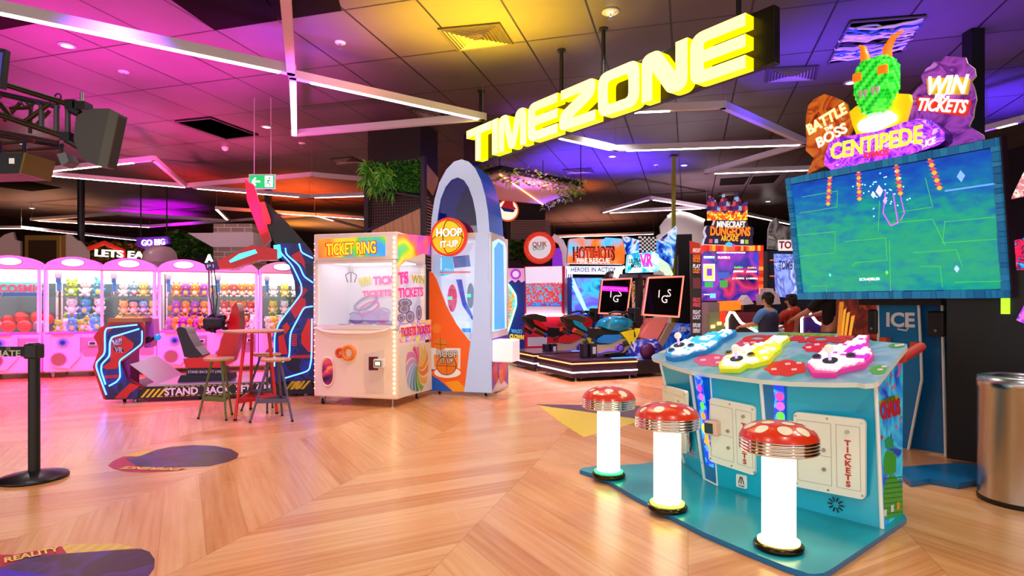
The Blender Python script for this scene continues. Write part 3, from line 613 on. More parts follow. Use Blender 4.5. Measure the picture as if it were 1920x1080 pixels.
a_ = pl.q(*cs([(20, 350)])[0]); e_ = pl.q(*cs([(128, 314)])[0]); b.text('CENTIPEDE', (a_[0] + e_[0]) / 2, -.004, (a_[1] + e_[1]) / 2, .05, mat('#5a7008', .4), .002, sx=.9)
for (x, y, c_) in [(55, 965, '#f0f0f0'), (95, 940, '#f0f0f0'), (128, 925, '#e8b020')]: pxl([(x - 9, y - 18), (x + 8, y - 22), (x + 8, y + 16), (x - 9, y + 22)], mat(c_, .4), 3)
b.xf(pl.M).obj('side_artwork', desk)
rd = MB(); a_ = dpl(1690, 672, .05); rd.tube([a_, CN.p(1727, 650, .95)], .03, mat('#d83a2a', .4), 8); rd.obj('red_connecting_bracket', desk)
# ================================================================ mushroom stools
def stool(px, py, label, seed, first=None):
    X, Y = floorp(px, py, PZ)
    if first is None:
        t = thing('mushroom_stool', label, 'stool', (X, Y, PZ), 0, 'mushroom stools on the blue plate')
        MB().lathe([(.0001, 0), (.112, 0), (.118, .01), (.118, .02), (.105, .03), (.085, .032), (.0001, .032)], (0, 0, 0), mat('#3a2c18', .2, .8), 40).obj('base', t)
        MB().lathe([(.079, .032), (.08, .04), (.08, .49)], (0, 0, 0), mat('#fffae8', .3, 0, 1.5), 40).obj('glowing_column', t)
        pr = [(.0001, .485), (.17, .485), (.183, .49)]
        for k in range(4): z = .492 + k * .016; pr += [(.188, z), (.188, z + .009), (.182, z + .012), (.182, z + .015)]
        pr += [(.184, .56), (.17, .562)]; MB().lathe(pr, (0, 0, 0), mat('#f0e8dc', .1, 1.), 48).obj('chrome_band', t)
    else: t = dup(first, (X, Y, PZ), label=label); [bpy.data.objects.remove(c_) for k_ in list(t.children) if k_.name.startswith(('cushion', 'coloured')) for c_ in list(k_.children) + [k_]]
    gc = ['#20ff50', '#c8ff30', '#fff060'][{5: 0, 11: 1, 23: 2}[seed]]; MB().lathe([(.084, .034), (.1, .034), (.1, .042), (.082, .046)], (0, 0, 0), mat(gc, .3, 0, 5), 40).obj('coloured_light_ring', t)
    fz = lambda r: .557 + .075 * max(0, 1 - (r / .187) ** 2.6) ** .6
    prof = [(.187 * k / 14 + .0001, fz(.187 * k / 14)) for k in range(15)][::-1]; cu = MB().lathe(prof, (0, 0, 0), mat('#e23410', .28, 0, 0, 1, .4), 48).obj('cushion', t)
    r = random.Random(seed); sp = MB(); done = []
    for k in range(200):
        a = r.uniform(0, 6.28); rr = .165 * math.sqrt(r.random()); R = r.choice([.02, .03, .038, .034]); x, y = rr * math.cos(a), rr * math.sin(a)
        if any(math.hypot(x - c[0], y - c[1]) < R + c[2] + .02 for c in done) or rr + R > .178: continue
        done.append((x, y, R)); pts = []
        vs = [(x, y, fz(rr) + .002)]; n = 18
        for ring in (.5, 1.):
            for i in range(n): t_ = 6.2832 * i / n; u, v = x + R * ring * math.cos(t_), y + R * ring * math.sin(t_); vs.append((u, v, fz(min(.186, math.hypot(u, v))) + .0018))
        fs = [[0, 1 + i, 1 + (i + 1) % n] for i in range(n)] + [[1 + i, 1 + n + i, 1 + n + (i + 1) % n, 1 + (i + 1) % n] for i in range(n)]; sp.add(vs, fs, mat('#f0dcb8', .4), True)
    sp.obj('cream_spots', cu)
    return t
s0 = stool(1141, 893, 'red spotted mushroom stool furthest away, at the left tip of the blue plate', 5)
stool(1251, 954, 'middle mushroom stool, red spotted cap on a glowing white column', 11, s0)
stool(1460, 1027, 'nearest and largest-looking red spotted mushroom stool, in front of the TICKETS door', 23, s0)
for px, py, c_, e in [(1141, 893, (.3, 1, .3), 5), (1251, 954, (1, 1, .5), 5), (1460, 1027, (1, 1, .6), 5)]: pass
# ================================================================ big screen on its pedestal
SF = Fr(o=(2.76, 5.77), ang=-58.1)
SP = Pl(SF, (0, 0, 1.27), (1, 0, 1.27), (0, -.2, 2.42)); WS = 1.655; HS = 1.165
scr = thing('giant_screen', 'giant tilted screen with blue brick border on a blue pedestal, glowing head topper above', 'arcade screen', SF)
q = SP.xz([(1478, 337), (1871, 258), (1899, 556), (1500, 560)]); x0, x1 = .0, (q[1][0] + q[2][0]) / 2; z1 = (q[0][1] + q[1][1]) / 2; z0 = (q[2][1] + q[3][1]) / 2
MB().box(x0 - .01, x1 + .01, .0, .1, z0 - .01, z1 + .01, mat('#2a1226', .4)).xf(SP.M).obj('screen_housing', scr)
scm = gradmat('screen_image', [(0., '#2aa86a'), (1., '#1438a0'), (.3, '#189a84'), (.55, '#126aa8'), (.75, '#1450b0')], 1, 2, 0, 0, .62, .75, 13.)
MB().box(x0 + .05, x1 - .05, -.012, -.001, z0 + .06, z1 - .06, scm).xf(SP.M).obj('display', scr)
bm_ = MB(); r = random.Random(1); cols = [mat(c, .4, 0, .12) for c in ('#1c86c8', '#2590d0', '#1678ba', '#2a9ad4')]
def bricks(a, b, horiz, c0):
    t_ = a
    while t_ < b:
        w = min(r.choice([.05, .07, .035]), b - t_); d = r.uniform(0, .012)
        if horiz: bm_.box(t_ + .002, t_ + w - .002, -.03 - d, -.001, c0 - .028, c0 + .028 + d * .5, r.choice(cols))
        else: bm_.box(c0 - .022, c0 + .022, -.03 - d, -.001, t_ + .002, t_ + w - .002, r.choice(cols))
        t_ += w
bricks(x0, x1, True, z1 - .025); bricks(x0, x1, True, z0 + .025); bricks(z0 + .05, z1 - .05, False, x0 + .022); bricks(z0 + .05, z1 - .05, False, x1 - .022)
bm_.xf(SP.M).obj('brick_border', scr)
g = MB(); LY = mat('#58d020', .4, 0, .55); cS = crop(1440, 80, 2.16)
def sline(pts, w, m, k=1):
    P_ = SP.xz(cS(pts))
    for a, b in zip(P_, P_[1:]): g.seg(a, b, w, -.0125 - .0008 * k, m)
for pts in [[(140, 625), (285, 600), (283, 665), (130, 690)], [(120, 780), (275, 765), (275, 850), (125, 865)], [(540, 685), (670, 665), (640, 545)], [(720, 725), (925, 705)], [(720, 720), (710, 810), (930, 795)], [(500, 730), (670, 715), (720, 820)],
            [(345, 905), (360, 890), (485, 880), (480, 790), (310, 805)], [(590, 850), (765, 838), (790, 905)], [(760, 970), (955, 965)], [(500, 1020), (495, 800)], [(180, 985), (240, 985), (240, 1020)], [(620, 905), (700, 905), (710, 990)], [(455, 640), (450, 760)]]: sline(pts, .004, LY)
for (x0_, y0_, x1_, y1_) in [(254, 545, 247, 652), (370, 520, 374, 632), (522, 490, 540, 610), (656, 465, 698, 588)]:
    for k in range(9):
        u = k / 8; x, z = SP.q(*cS([(x0_ + (x1_ - x0_) * u, y0_ + (y1_ - y0_) * u)])[0]); g.disc((x, -.015, z), .017, mat('#b83a5c' if k % 2 else '#d8a028', .4, 0, .9), n=10); g.seg((x - .025, z), (x + .025, z), .006, -.0145, mat('#d8386c', .4, 0, .9))
for (x, y, R, c_) in [(455, 600, .05, '#f0c8ff'), (430, 615, .03, '#ffffff'), (478, 640, .03, '#c8a0ff'), (785, 540, .045, '#7aa8e8'), (255, 940, .02, '#5ae0c8'), (485, 930, .018, '#7aff40'), (768, 915, .03, '#a8c8ff'), (415, 958, .02, '#ff8a28')]:
    X, Z = SP.q(*cS([(x, y)])[0]); g.poly([(X - R * .6, -.0155, Z), (X, -.0155, Z - R), (X + R * .6, -.0155, Z), (X, -.0155, Z + R)], mat(c_, .3, 0, .8))
for k in range(40):
    X, Z = SP.q(*cS([(r.gauss(460, 50), r.gauss(590, 40))])[0]); g.disc((X, -.016, Z), .006, mat('#a8f0ff', .3, 0, 1.5), n=6)
sline([(480, 600), (470, 690), (500, 740), (530, 730), (510, 610)], .008, mat('#d040e0', .3, 0, 1.2), 2); sline([(540, 620), (556, 690), (540, 720)], .006, mat('#d040e0', .3, 0, 1.2), 2); sline([(720, 600), (925, 570)], .012, mat('#5a90d8', .3, 0, 1), 2)
X, Z = SP.q(*cS([(415, 957)])[0]); g.text('SCRAMBLER', X, -.0165, Z, .032, mat('#ffffff', .3, 0, 1.2), .001)
g.xf(SP.M).obj('screen_picture', scr)
# topper
OFF = -.12; tp = MB(); cT = crop(1490, 80, 4.154)
def tpl(pts, off, th, m, side=None, mb=None): (mb or tp).plate(SF.xz(cT(pts), off), off, off + th, m, side)
def ttx(s_, a, b, size, m, off, mb, **kw):
    (xa, _, za), (xb, _, zb) = SF.p(*cT([a])[0], off), SF.p(*cT([b])[0], off); ang = math.atan2(zb - za, xb - xa); L_ = math.hypot(xb - xa, zb - za)
    sp_ = dict(bold=size * .025); sp_.update(kw); vs, _, _ = textmesh(s_, size, .01, 'CENTER', 0, 0); wd_ = max(v[0] for v in vs) - min(v[0] for v in vs)
    mb.text(s_, (xa + xb) / 2, off, (za + zb) / 2, size, m, .008, rz=-ang, sx=L_ / max(wd_, .01) * .97, **sp_)
bl = MB(); bc = [(90, 1030), (150, 900), (85, 840), (95, 760), (85, 640), (90, 570), (105, 490), (150, 440), (230, 400), (300, 420), (370, 450), (410, 480), (430, 570), (460, 640), (430, 720), (300, 780), (240, 960)]
tpl(bc, OFF, .02, art(['#6a1a10', '#b8481c', '#d87828', '#a83418', '#e0a050'], 5, .35), mat('#b89030', .4), bl); o = bl.obj('battle_sign', scr); o['label'] = 'orange splash-shaped plate with yellow lettering'
b2 = MB(); Y_ = mat('#f0e050', .4, 0, .7); W2 = mat('#f4ead0', .4, 0, .8)
for s_, a, b, sz, m_ in [('BATTLE', (100, 690), (400, 510), .14, mat('#fff2a0', .4, 0, .9)), ('THE', (235, 683), (300, 650), .05, W2), ('BOSS', (175, 790), (405, 660), .13, W2)]: ttx(s_, a, b, sz, m_, OFF - .004, b2)
b2.obj('lettering', o)
wn = MB(); wc = [(870, 590), (905, 420), (960, 350), (1000, 320), (985, 260), (1025, 200), (1060, 180), (1090, 140), (1140, 150), (1170, 105), (1250, 110), (1330, 115), (1345, 160), (1400, 200), (1410, 260), (1375, 300), (1400, 360), (1415, 440), (1400, 500), (1390, 580), (1355, 650), (1470, 720), (1474, 752), (1180, 830), (1000, 800), (900, 700)]
tpl(wc, OFF + .03, .02, art(['#3a1060', '#6a2a90', '#a04ac0', '#5a1a80', '#c070e0'], 4, .4), mat('#e8d8c0', .4), wn); o = wn.obj('win_sign', scr); o['label'] = 'purple ticket-shaped plate with white lettering'
b3 = MB(); pb = MB()
pb.plate(SF.xz(cT([(945, 440), (960, 420), (1355, 440), (1365, 470), (1335, 560), (1290, 570), (955, 520)]), OFF), OFF + .01, OFF + .029, mat('#c82818', .4, 0, .5)); pb.plate(SF.xz(cT([(1020, 275), (1340, 265), (1360, 290), (1340, 400), (1030, 400)]), OFF), OFF + .012, OFF + .029, mat('#c8a020', .4, 0, .4)); pb.obj('banner', o)
for s_, a, b, sz in [('WIN', (1030, 345), (1345, 330), .19), ('BIG', (1095, 425), (1205, 420), .06), ('TICKETS', (955, 485), (1345, 505), .13)]: ttx(s_, a, b, sz, mat('#f8f4f0', .4, 0, .9), OFF + .004, b3)
b3.obj('lettering', o)
sg = MB(); sc_ = [(225, 950), (240, 860), (270, 780), (330, 740), (480, 715), (640, 690), (740, 660), (850, 620), (960, 590), (1060, 600), (1120, 650), (1170, 700), (1170, 760), (1120, 800), (900, 870), (600, 930), (400, 980), (280, 990)]
tpl(rnd([(x, y, 12) for x, y in sc_], 3), OFF - .1, .14, art(['#3a10a0', '#7a20d0', '#c850f0', '#5018b8', '#f0a0ff'], 9, .9), mat('#4a1a90', .3), sg); o = sg.obj('title_sign', scr)
o['label'] = 'purple title light box'; b4 = MB(); ttx('CENTIPEDE', (275, 860), (1005, 715), .19, mat('#e8f030', .4, 0, 1.3), OFF - .104, b4, bold=.004); ttx('CHAOS', (540, 885), (735, 850), .07, mat('#e02820', .4, 0, 1), OFF - .108, b4); ttx('ICE', (1015, 790), (1090, 765), .07, W2, OFF - .108, b4, shear=.3); b4.obj('lettering', o)
# body & head of the monster topper
yb = MB(); tpl([(425, 540), (470, 500), (530, 470), (560, 520), (720, 480), (780, 395), (890, 400), (900, 450), (870, 560), (850, 625), (640, 700), (480, 715), (450, 640)], OFF - .02, .12, mat('#e8c010', .35, 0, .55), None, yb); yb.obj('yellow_body', scr)
wp = MB(); tpl(rnd([(485, 640, 10), (520, 600, 20), (740, 525, 20), (785, 570, 20), (780, 605, 10), (620, 690, 20), (500, 690, 20)], 3), OFF - .05, .03, mat('#ffffff', .3, 0, 2.2), None, wp); wp.obj('glowing_white_panel', scr)
hc = SF.p(*cT([(638, 350)])[0], OFF - .06); hh = MB(); gm = [mat(c, .3, 0, .55) for c in ('#20c830', '#18a828', '#3adf3a', '#5ae850')]
c_ = Vector((hc[0], OFF - .06, hc[2])); vx = .024; R_ = random.Random(4)
for i in range(-9, 10):
    for j in range(-6, 7):
        for k in range(-11, 10):
            x, y, z = i * vx, j * vx, k * vx; w = .155 if z > -.02 else .155 + (z + .02) * .32
            if z > .1: w = .155
            f_ = lambda x, y, z, w: (abs(x) / w) ** 3 + (abs(y) / .12) ** 3 + (abs(z) / .24) ** 4 < 1
            if f_(x, y, z, w) and not all(f_(x + a, y + b, z + c2, w) for a, b, c2 in ((vx, 0, 0), (-vx, 0, 0), (0, vx, 0), (0, -vx, 0), (0, 0, vx), (0, 0, -vx))):
                hh.box(c_.x + x - vx * .46, c_.x + x + vx * .46, y + c_.y - vx * .46, y + c_.y + vx * .46, c_.z + z - vx * .46, c_.z + z + vx * .46, gm[(i * 3 + j + k * 5) % 4])
head = hh.obj('green_block_head', scr); head['label'] = 'green blocky monster head with orange horns'
em = mat('#e86a10', .3, 0, .8)
for sx_ in (-1, 1):
    MB().box(c_.x + sx_ * .1 - .035, c_.x + sx_ * .1 + .035, c_.y - .125, c_.y - .08, c_.z + .06, c_.z + .13, em, .01).obj('eye', head)
    MB().tube([(c_.x + sx_ * .08, c_.y, c_.z + .2), (c_.x + sx_ * .09, c_.y - .01, c_.z + .29), (c_.x + sx_ * .12 + .02, c_.y - .02, c_.z + .36), (c_.x + sx_ * .17 + .04, c_.y - .02, c_.z + .39)], [.042, .036, .024, .008], em, 10).obj('horn', head)
for dx in (-.06, -.02, .04, .075): MB().cyl((c_.x + dx, c_.y - .135, c_.z - .04), (c_.x + dx, c_.y - .135, c_.z - .1), .02, WHITE, r1=.006, n=8).obj('tooth', head)
# pedestal
pb = MB(); cP = crop(1560, 560, 2.7)
pb.plate(SF.xz(cP([(230, 0), (440, 0), (450, 260), (455, 410), (370, 862), (235, 862)]), .25), .25, .75, BLUE)
pb.plate(SF.xz(cP([(440, 0), (560, 0), (578, 832), (370, 862), (455, 410)]), .32), .32, .78, mat('#0a68a8', .35)); ped = pb.obj('pedestal', scr)
ti = MB()
for L_ in ([(232, 20), (236, 220)], [(438, 20), (450, 260), (455, 410), (368, 862)], [(557, 20), (566, 400), (577, 830)]): ti.tube([SF.p(x, y, .24) for x, y in cP(L_)], .012, wh, 6)
ti.obj('white_trim', ped)
lg = MB(); a = SF.p(*cP([(300, 110)])[0], .24); b = SF.p(*cP([(385, 100)])[0], .24); lg.text('ICE', (a[0] + b[0]) / 2, .246, a[2], .17, WHITE, .003, bold=.006, sx=.95); lg.tube([(a[0] + .05, .245, a[2] - .075), (a[0] + .12, .245, a[2] - .085), (b[0], .245, a[2] - .06)], .008, WHITE, 6); lg.obj('logo', ped)
bs = [SF.h(x, y, .04)[:2] for x, y in cP([(355, 890), (400, 925), (500, 910), (640, 935), (760, 915), (785, 900), (790, 850), (640, 830), (360, 850)])]; MB().slab(bs, .002, .04, mat('#0c6aa4', .3)).obj('base_plate', scr)
MB().box(.5, 1.15, .1, .9, 1.24, 1.4, BLACK).obj('support_bracket', scr)
def wall_speaker(px0, py0, px1, py1, off, label):
    a, b = SF.p(px0, py0, off), SF.p(px1, py1, off); t = MB().box(a[0], b[0], off, off + .12, b[2], a[2], mat('#17171a', .5), .02).obj('speaker_box', scr); MB().disc(((a[0] + b[0]) / 2, off - .002, b[2] + .05), .012, STEEL, n=12).obj('badge', t); t['label'] = label
wall_speaker(1737, 583, 1771, 632, .2, 'black speaker box on the right of the pedestal'); wall_speaker(1625, 580, 1643, 627, .2, 'black speaker box on the left of the pedestal')
for px, py in ((1660, 641), (1717, 650)): q = SF.p(px, py, .2); MB().box(q[0] - .03, q[0] + .03, .16, .24, q[2] - .04, q[2] + .04, mat('#d8502a', .4), .006).obj('orange_bracket', scr)
# ================================================================ bin and black cabinet behind
bx, by = (1916 - 960) / F * 3.8, 3.8; t = thing('litter_bin', 'round brushed steel litter bin at the right edge, in front of the black cabinet', 'bin', (bx, by, 0))
MB().lathe([(.0001, 0), (.222, 0), (.228, .005), (.228, .03)], (0, 0, 0), BLACK, 48).obj('rubber_base', t)
MB().lathe([(.225, .03), (.225, .72), (.23, .725), (.23, .755)], (0, 0, 0), mat('#c4bcb4', .22, 1.), 64).obj('body', t)
MB().lathe([(.23, .755), (.226, .79), (.19, .80), (.15, .79), (.145, .74)], (0, 0, 0), STEEL, 48).obj('rim_lid', t); MB().lathe([(.0001, .745), (.146, .745)], (0, 0, 0), BLACK, 32).obj('opening', t)
BKF = Fr((1775, 866), (1849, 878)); t = thing('black_cabinet', 'tall plain black back of an arcade cabinet behind the litter bin', 'arcade cabinet', BKF)
MB().box(0, 1.6, 0, .05, .03, 1.5, BLACK).box(.6, 1.6, .05, .45, .08, 1.5, BLACK).obj('cabinet_back', t)
a = BKF.p(1877, 566, -.02); MB().box(a[0], a[0] + .05, -.03, 0, a[2] - .09, a[2] + .3, mat('#98e020', .4, 0, 1.2)).obj('green_light', t)
o = MB().plate(BKF.xz([(1905, 600), (1924, 565), (1960, 560), (1960, 625)], -.05), -.05, 0, art(['#3020a0', '#a030d0', '#e060c0', '#2040c0'], 9, .8)).obj('purple_lit_panel', t)
t = thing('lit_arcade_cabinet', 'neon-lit arcade cabinet cut by the right edge beside the giant screen', 'arcade cabinet', Fr(o=(5.0, 5.4), ang=-50)); f_ = Fr(o=(5.0, 5.4), ang=-50)
MB().box(-.25, .8, 0, .8, .1, 2.0, mat('#141022', .5)).obj('cabinet', t)
m_ = MB(); 
m_.plate(f_.xz([(1888, 455), (1940, 440), (1940, 505), (1892, 510)], -.02), -.02, 0, art(['#100a20', '#e02050', '#101030', '#30a0ff'], 12, .8)); m_.plate(f_.xz([(1896, 515), (1940, 510), (1940, 560), (1900, 562)], -.02), -.02, 0, art(['#0a1a60', '#1a3ac0', '#0a0a20'], 6, .8)); m_.obj('glowing_panel', t)
n_ = MB(); n_.tube([f_.p(x, y, -.04) for x, y in [(1896, 440), (1903, 500)]], .012, mat('#ff2850', .4, 0, 3)); n_.tube([f_.p(x, y, -.04) for x, y in [(1908, 519), (1935, 515)]], .012, mat('#30d8ff', .4, 0, 3)); n_.obj('neon_tube', t)
m_ = MB().plate(f_.xz([(1895, 373), (1930, 300), (1960, 270), (1960, 360)], -.1), -.1, -.06, art(['#e8d0d0', '#c84060', '#f0f0e0', '#7a5a60'], 14, .5), WHITE); m_.obj('header_sign', t)
# ================================================================ virtual-reality ride with two seats
VR = Fr((190, 757), (600, 742)); v5 = crop(170, 570, 5.4); v4 = crop(440, 310, 2.4); v2 = crop(360, 300, 2.16); v7 = crop(160, 560, 4.174)
def tplate(fr, pts, off, th, m, side=None, name=None, par=None, mb=None):
    b = mb or MB(); b.plate(fr.xz(pts, off), off, off + th, m, side)
    return b.obj(name, par) if name else b
def ftext(fr, s_, a, b, m, off, mb, size=None, th=.004, **kw):    # text stretched between two pixels (its mid line) on the frame's plane
    (xa, _, za), (xb, _, zb) = fr.p(*a, off), fr.p(*b, off); ang = math.atan2(zb - za, xb - xa); L_ = math.hypot(xb - xa, zb - za); size = size or L_ / len(s_) * 1.5
    vs, _, _ = textmesh(s_, size, .01, 'CENTER', 0, 0); w_ = max(v[0] for v in vs) - min(v[0] for v in vs); mb.text(s_, (xa + xb) / 2, off, (za + zb) / 2, size, m, th, rz=-ang, sx=L_ / max(w_, .01), **kw)
def pltext(pl, s_, a, b, m, off, mb, size=None, th=.003, **kw):
    (xa, za), (xb, zb) = pl.q(*a, off), pl.q(*b, off); ang = math.atan2(zb - za, xb - xa); L_ = math.hypot(xb - xa, zb - za); size = size or L_ / len(s_) * 1.5
    vs, _, _ = textmesh(s_, size, .01, 'CENTER', 0, 0); w_ = max(v[0] for v in vs) - min(v[0] for v in vs); mb.text(s_, (xa + xb) / 2, off, (za + zb) / 2, size, m, th, rz=-ang, sx=L_ / max(w_, .01), **kw)
vr = thing('virtual_reality_ride', 'long dark blue and red two-seat ride with neon outlines and STAND BACK strip', 'arcade ride', VR)
NB = mat('#101030', .35); RD = mat('#c8141c', .35); BLK = mat('#14121c', .4); vart = art(['#0a0a2a', '#14206a', '#10104a', '#1a0a3a', '#0c1a6a'], 2.5, .15, .3, hard=True)
# base
band = v7([(150, 792), (420, 785), (1780, 742), (1780, 640), (600, 690), (480, 702), (330, 660)])
bz = VR.xz(band)
MB().plate(bz, 0, .03, BLK).box(.15, 2.7, .03, 1.25, .08, .19, mat('#1a1420', .5)).obj('base_frame', vr)
hz = MB(); YW = mat('#e0d820', .45); WT = mat('#f0eee8', .45)
for k in range(4):
    for x0_, sx_ in ((430, 0), (1560, -52)):
        if sx_ and k > 3: continue
        x = x0_ + k * 42 + (0 if not sx_ else 0); y = 775 - k * 1.5 + (0 if not sx_ else -62 + 0); hz.poly([(p[0], -.003, p[1]) for p in rev(VR.xz(v7([(x, y), (x + 22, y - 1), (x + 80, y - 68), (x + 58, y - 67)])))], YW)
for k in range(22): x = 620 + k * 42; y = 690 - k * 1.6; a, b = VR.xz(v7([(x, y + 3), (x + 26, y + 2)])); hz.seg(a, b, .008, -.003, YW); a, b = VR.xz(v7([(x - 40, y + 76), (x - 14, y + 75)])); hz.seg(a, b, .008, -.003, YW)
ftext(VR, 'STAND  BACK  3FT', v7([(622, 733)])[0], v7([(1295, 705)])[0], WT, -.002, hz, .125, bold=.004); ftext(VR, '(1M)', v7([(1340, 704)])[0], v7([(1470, 700)])[0], WT, -.002, hz, .125, bold=.004)
for q_ in ([(245, 785), (330, 780), (450, 700), (390, 690)],): hz.poly([(p[0], -.003, p[1]) for p in rev(VR.xz(v7(q_)))], RD)
hz.obj('warning_graphics', vr)
deck = MB().box(.5, 2.4, .04, 1.2, .19, .215, mat('#b8a8b8', .28, .8)); deck.add([(.28, .04, .5), (.28, 1.2, .5), (.62, 1.2, .216), (.62, .04, .216)], [(0, 3, 2, 1)], mat('#8a6a90', .3, .8)); deck.obj('deck', vr)
# left pod
pod = tplate(VR, v5([(130, 965), (20, 640), (48, 560), (78, 480), (75, 420), (28, 330), (100, 235), (170, 208), (190, 180), (520, 152), (545, 215), (548, 400), (440, 500), (310, 590), (370, 745), (560, 852), (500, 965)]), .01, .05, RD, mat('#8a1018', .4), 'control_pod', vr)
MB().box(.06, .3, .06, .4, .12, .9, mat('#8a2a88', .4)).obj('pod_body', pod)
tplate(VR, v5([(150, 950), (45, 620), (60, 590), (130, 520), (140, 260), (180, 225), (480, 195), (530, 260), (528, 400), (440, 480), (300, 565), (310, 600), (365, 750), (500, 850), (470, 955)]), -.012, .02, vart, NB, 'artwork_panel', pod)
m_ = MB()
for q_, c_ in [([(120, 640), (200, 580), (190, 400), (230, 320), (330, 315), (435, 395), (430, 440), (290, 560), (270, 655), (160, 662)], '#d01a1c'), ([(130, 725), (290, 715), (285, 745), (145, 755)], '#c01820'), ([(240, 955), (400, 800), (500, 830), (400, 900), (360, 955)], '#d02018'), ([(180, 235), (250, 225), (165, 300)], '#c01828')]:
    m_.poly([(p[0], -.014, p[1]) for p in rev(VR.xz(v5(q_), -.014))], mat(c_, .35))
m_.obj('red_artwork', pod)
m_ = MB(); m_.poly([(p[0], -.0145, p[1]) for p in rev(VR.xz(v5([(215, 400), (225, 360), (300, 338), (325, 375), (318, 410), (250, 435)]), -.014))], BLACK); ftext(VR, 'RAW', v5([(225, 392)])[0], v5([(318, 362)])[0], WHITE, -.016, m_, .075, bold=.002); ftext(VR, 'THRILLS', v5([(235, 420)])[0], v5([(315, 395)])[0], WHITE, -.016, m_, .04)
m_.poly([(p[0], -.0145, p[1]) for p in rev(VR.xz(v5([(225, 445), (325, 450), (338, 485), (250, 490)]), -.014))], BLACK); ftext(VR, 'VR', v5([(245, 466)])[0], v5([(322, 470)])[0], mat('#b8b8c0', .4), -.016, m_, .09, bold=.004); m_.obj('logo', pod)
def neon(fr, pts, off, par, m=NEON, r=.009, name='neon_tube', smooth=True):
    if smooth: pts = [(a, b) for a, b in rnd_open(pts)]
    return MB().tube([fr.p(x, y, off) for x, y in pts], r, m, 6).obj(name, par)
def rnd_open(pts, f=.25):
    o = [pts[0]]
    for i in range(1, len(pts) - 1):
        p, a, b = Vector(pts[i]), Vector(pts[i - 1]), Vector(pts[i + 1]); A = p.lerp(a, f); B = p.lerp(b, f)
        for k in range(4): t_ = k / 3; q = A * (1 - t_) ** 2 + p * 2 * t_ * (1 - t_) + B * t_ * t_; o.append((q.x, q.y))
    return o + [pts[-1]]
neon(VR, v5([(470, 210), (240, 235), (160, 245), (143, 290), (145, 500), (60, 590), (55, 640), (158, 920)]), -.03, pod)
neon(VR, v5([(490, 252), (300, 310), (215, 335), (193, 390), (190, 530), (110, 610), (105, 680), (150, 815)]), -.03, pod)
neon(VR, v5([(520, 270), (520, 400), (440, 465), (300, 565), (290, 600), (300, 740), (260, 790), (185, 830)]), -.03, pod)
x_, _, z_ = VR.p(*v5([(190, 185)])[0]); x2, _, z2 = VR.p(*v5([(525, 160)])[0]); MB().box(x_ - .02, x2, .0, .45, z_ - .0, z_ + .05, mat('#a87838', .45)).obj('wooden_top', pod)
tplate(VR, v5([(525, 130), (600, 120), (630, 150), (640, 330), (600, 440), (545, 445)]), .35, .25, mat('#d878e8', .3), None, 'headset_dock', pod)
m_ = MB(); q = VR.p(*v5([(590, 360)])[0], .2); m_.ell(q, (.09, .06, .04), BLACK, 12, Matrix.Rotation(-.5, 3, 'Y')).ell((q[0] + .1, q[1], q[2] + .03), (.045, .045, .045), mat('#20a0e8', .2, 0, .3), 12); m_.obj('hand_grip', pod)
# tower
TW = v4([(190, 350), (318, 350), (352, 400), (420, 430), (420, 968), (150, 990), (150, 960), (176, 930), (174, 760), (200, 705), (246, 640), (275, 590), (268, 520), (245, 450), (208, 420)])
tow = tplate(VR, TW, 0, 1.15, vart, NB, 'tower', vr)
m_ = MB()
for q_, c_ in [([(250, 650), (285, 590), (318, 600), (322, 640), (272, 690)], '#c8182a'), ([(300, 760), (330, 690), (380, 690), (380, 850), (330, 838), (300, 800)], '#d01c1c'), ([(255, 405), (292, 385), (315, 430), (318, 470), (300, 440), (270, 430)], '#c01828'), ([(196, 770), (220, 760), (240, 850), (200, 850)], '#c41a20'),
               ([(215, 725), (235, 705), (250, 730), (225, 765)], '#c02020'), ([(250, 855), (400, 850), (400, 866), (250, 868)], '#b01a28'), ([(290, 540), (330, 560), (300, 600)], '#b0182c')]:
    m_.poly([(p[0], -.003, p[1]) for p in rev(VR.xz(v4(q_)))], mat(c_, .35, 0, .15))
for k in range(7): a, b = VR.xz(v4([(256, 762 + k * 8), (280, 762 + k * 8)])); m_.seg(a, b, .012, -.004, mat('#d82028', .4, 0, .2))
m_.obj('red_artwork', tow)
m_ = MB(); [m_.poly([(p[0], -.003, p[1]) for p in rev(VR.xz(v4([(x, 1005), (x + 10, 1004), (x + 32, 972), (x + 22, 973)])))], YW) for x in (232, 250, 268, 286)]; m_.obj('hazard_stripes', tow)
for L_ in ([(198, 360), (208, 395), (258, 448), (300, 535), (302, 575), (245, 650), (200, 710), (179, 765), (179, 905)], [(228, 372), (232, 400), (290, 450), (312, 500), (352, 528)], [(290, 352), (300, 392), (352, 418)], [(352, 634), (312, 640), (285, 690), (250, 755), (246, 865), (215, 885)], [(225, 958), (335, 925), (346, 870), (348, 690)]): neon(VR, v4(L_), -.02, tow)
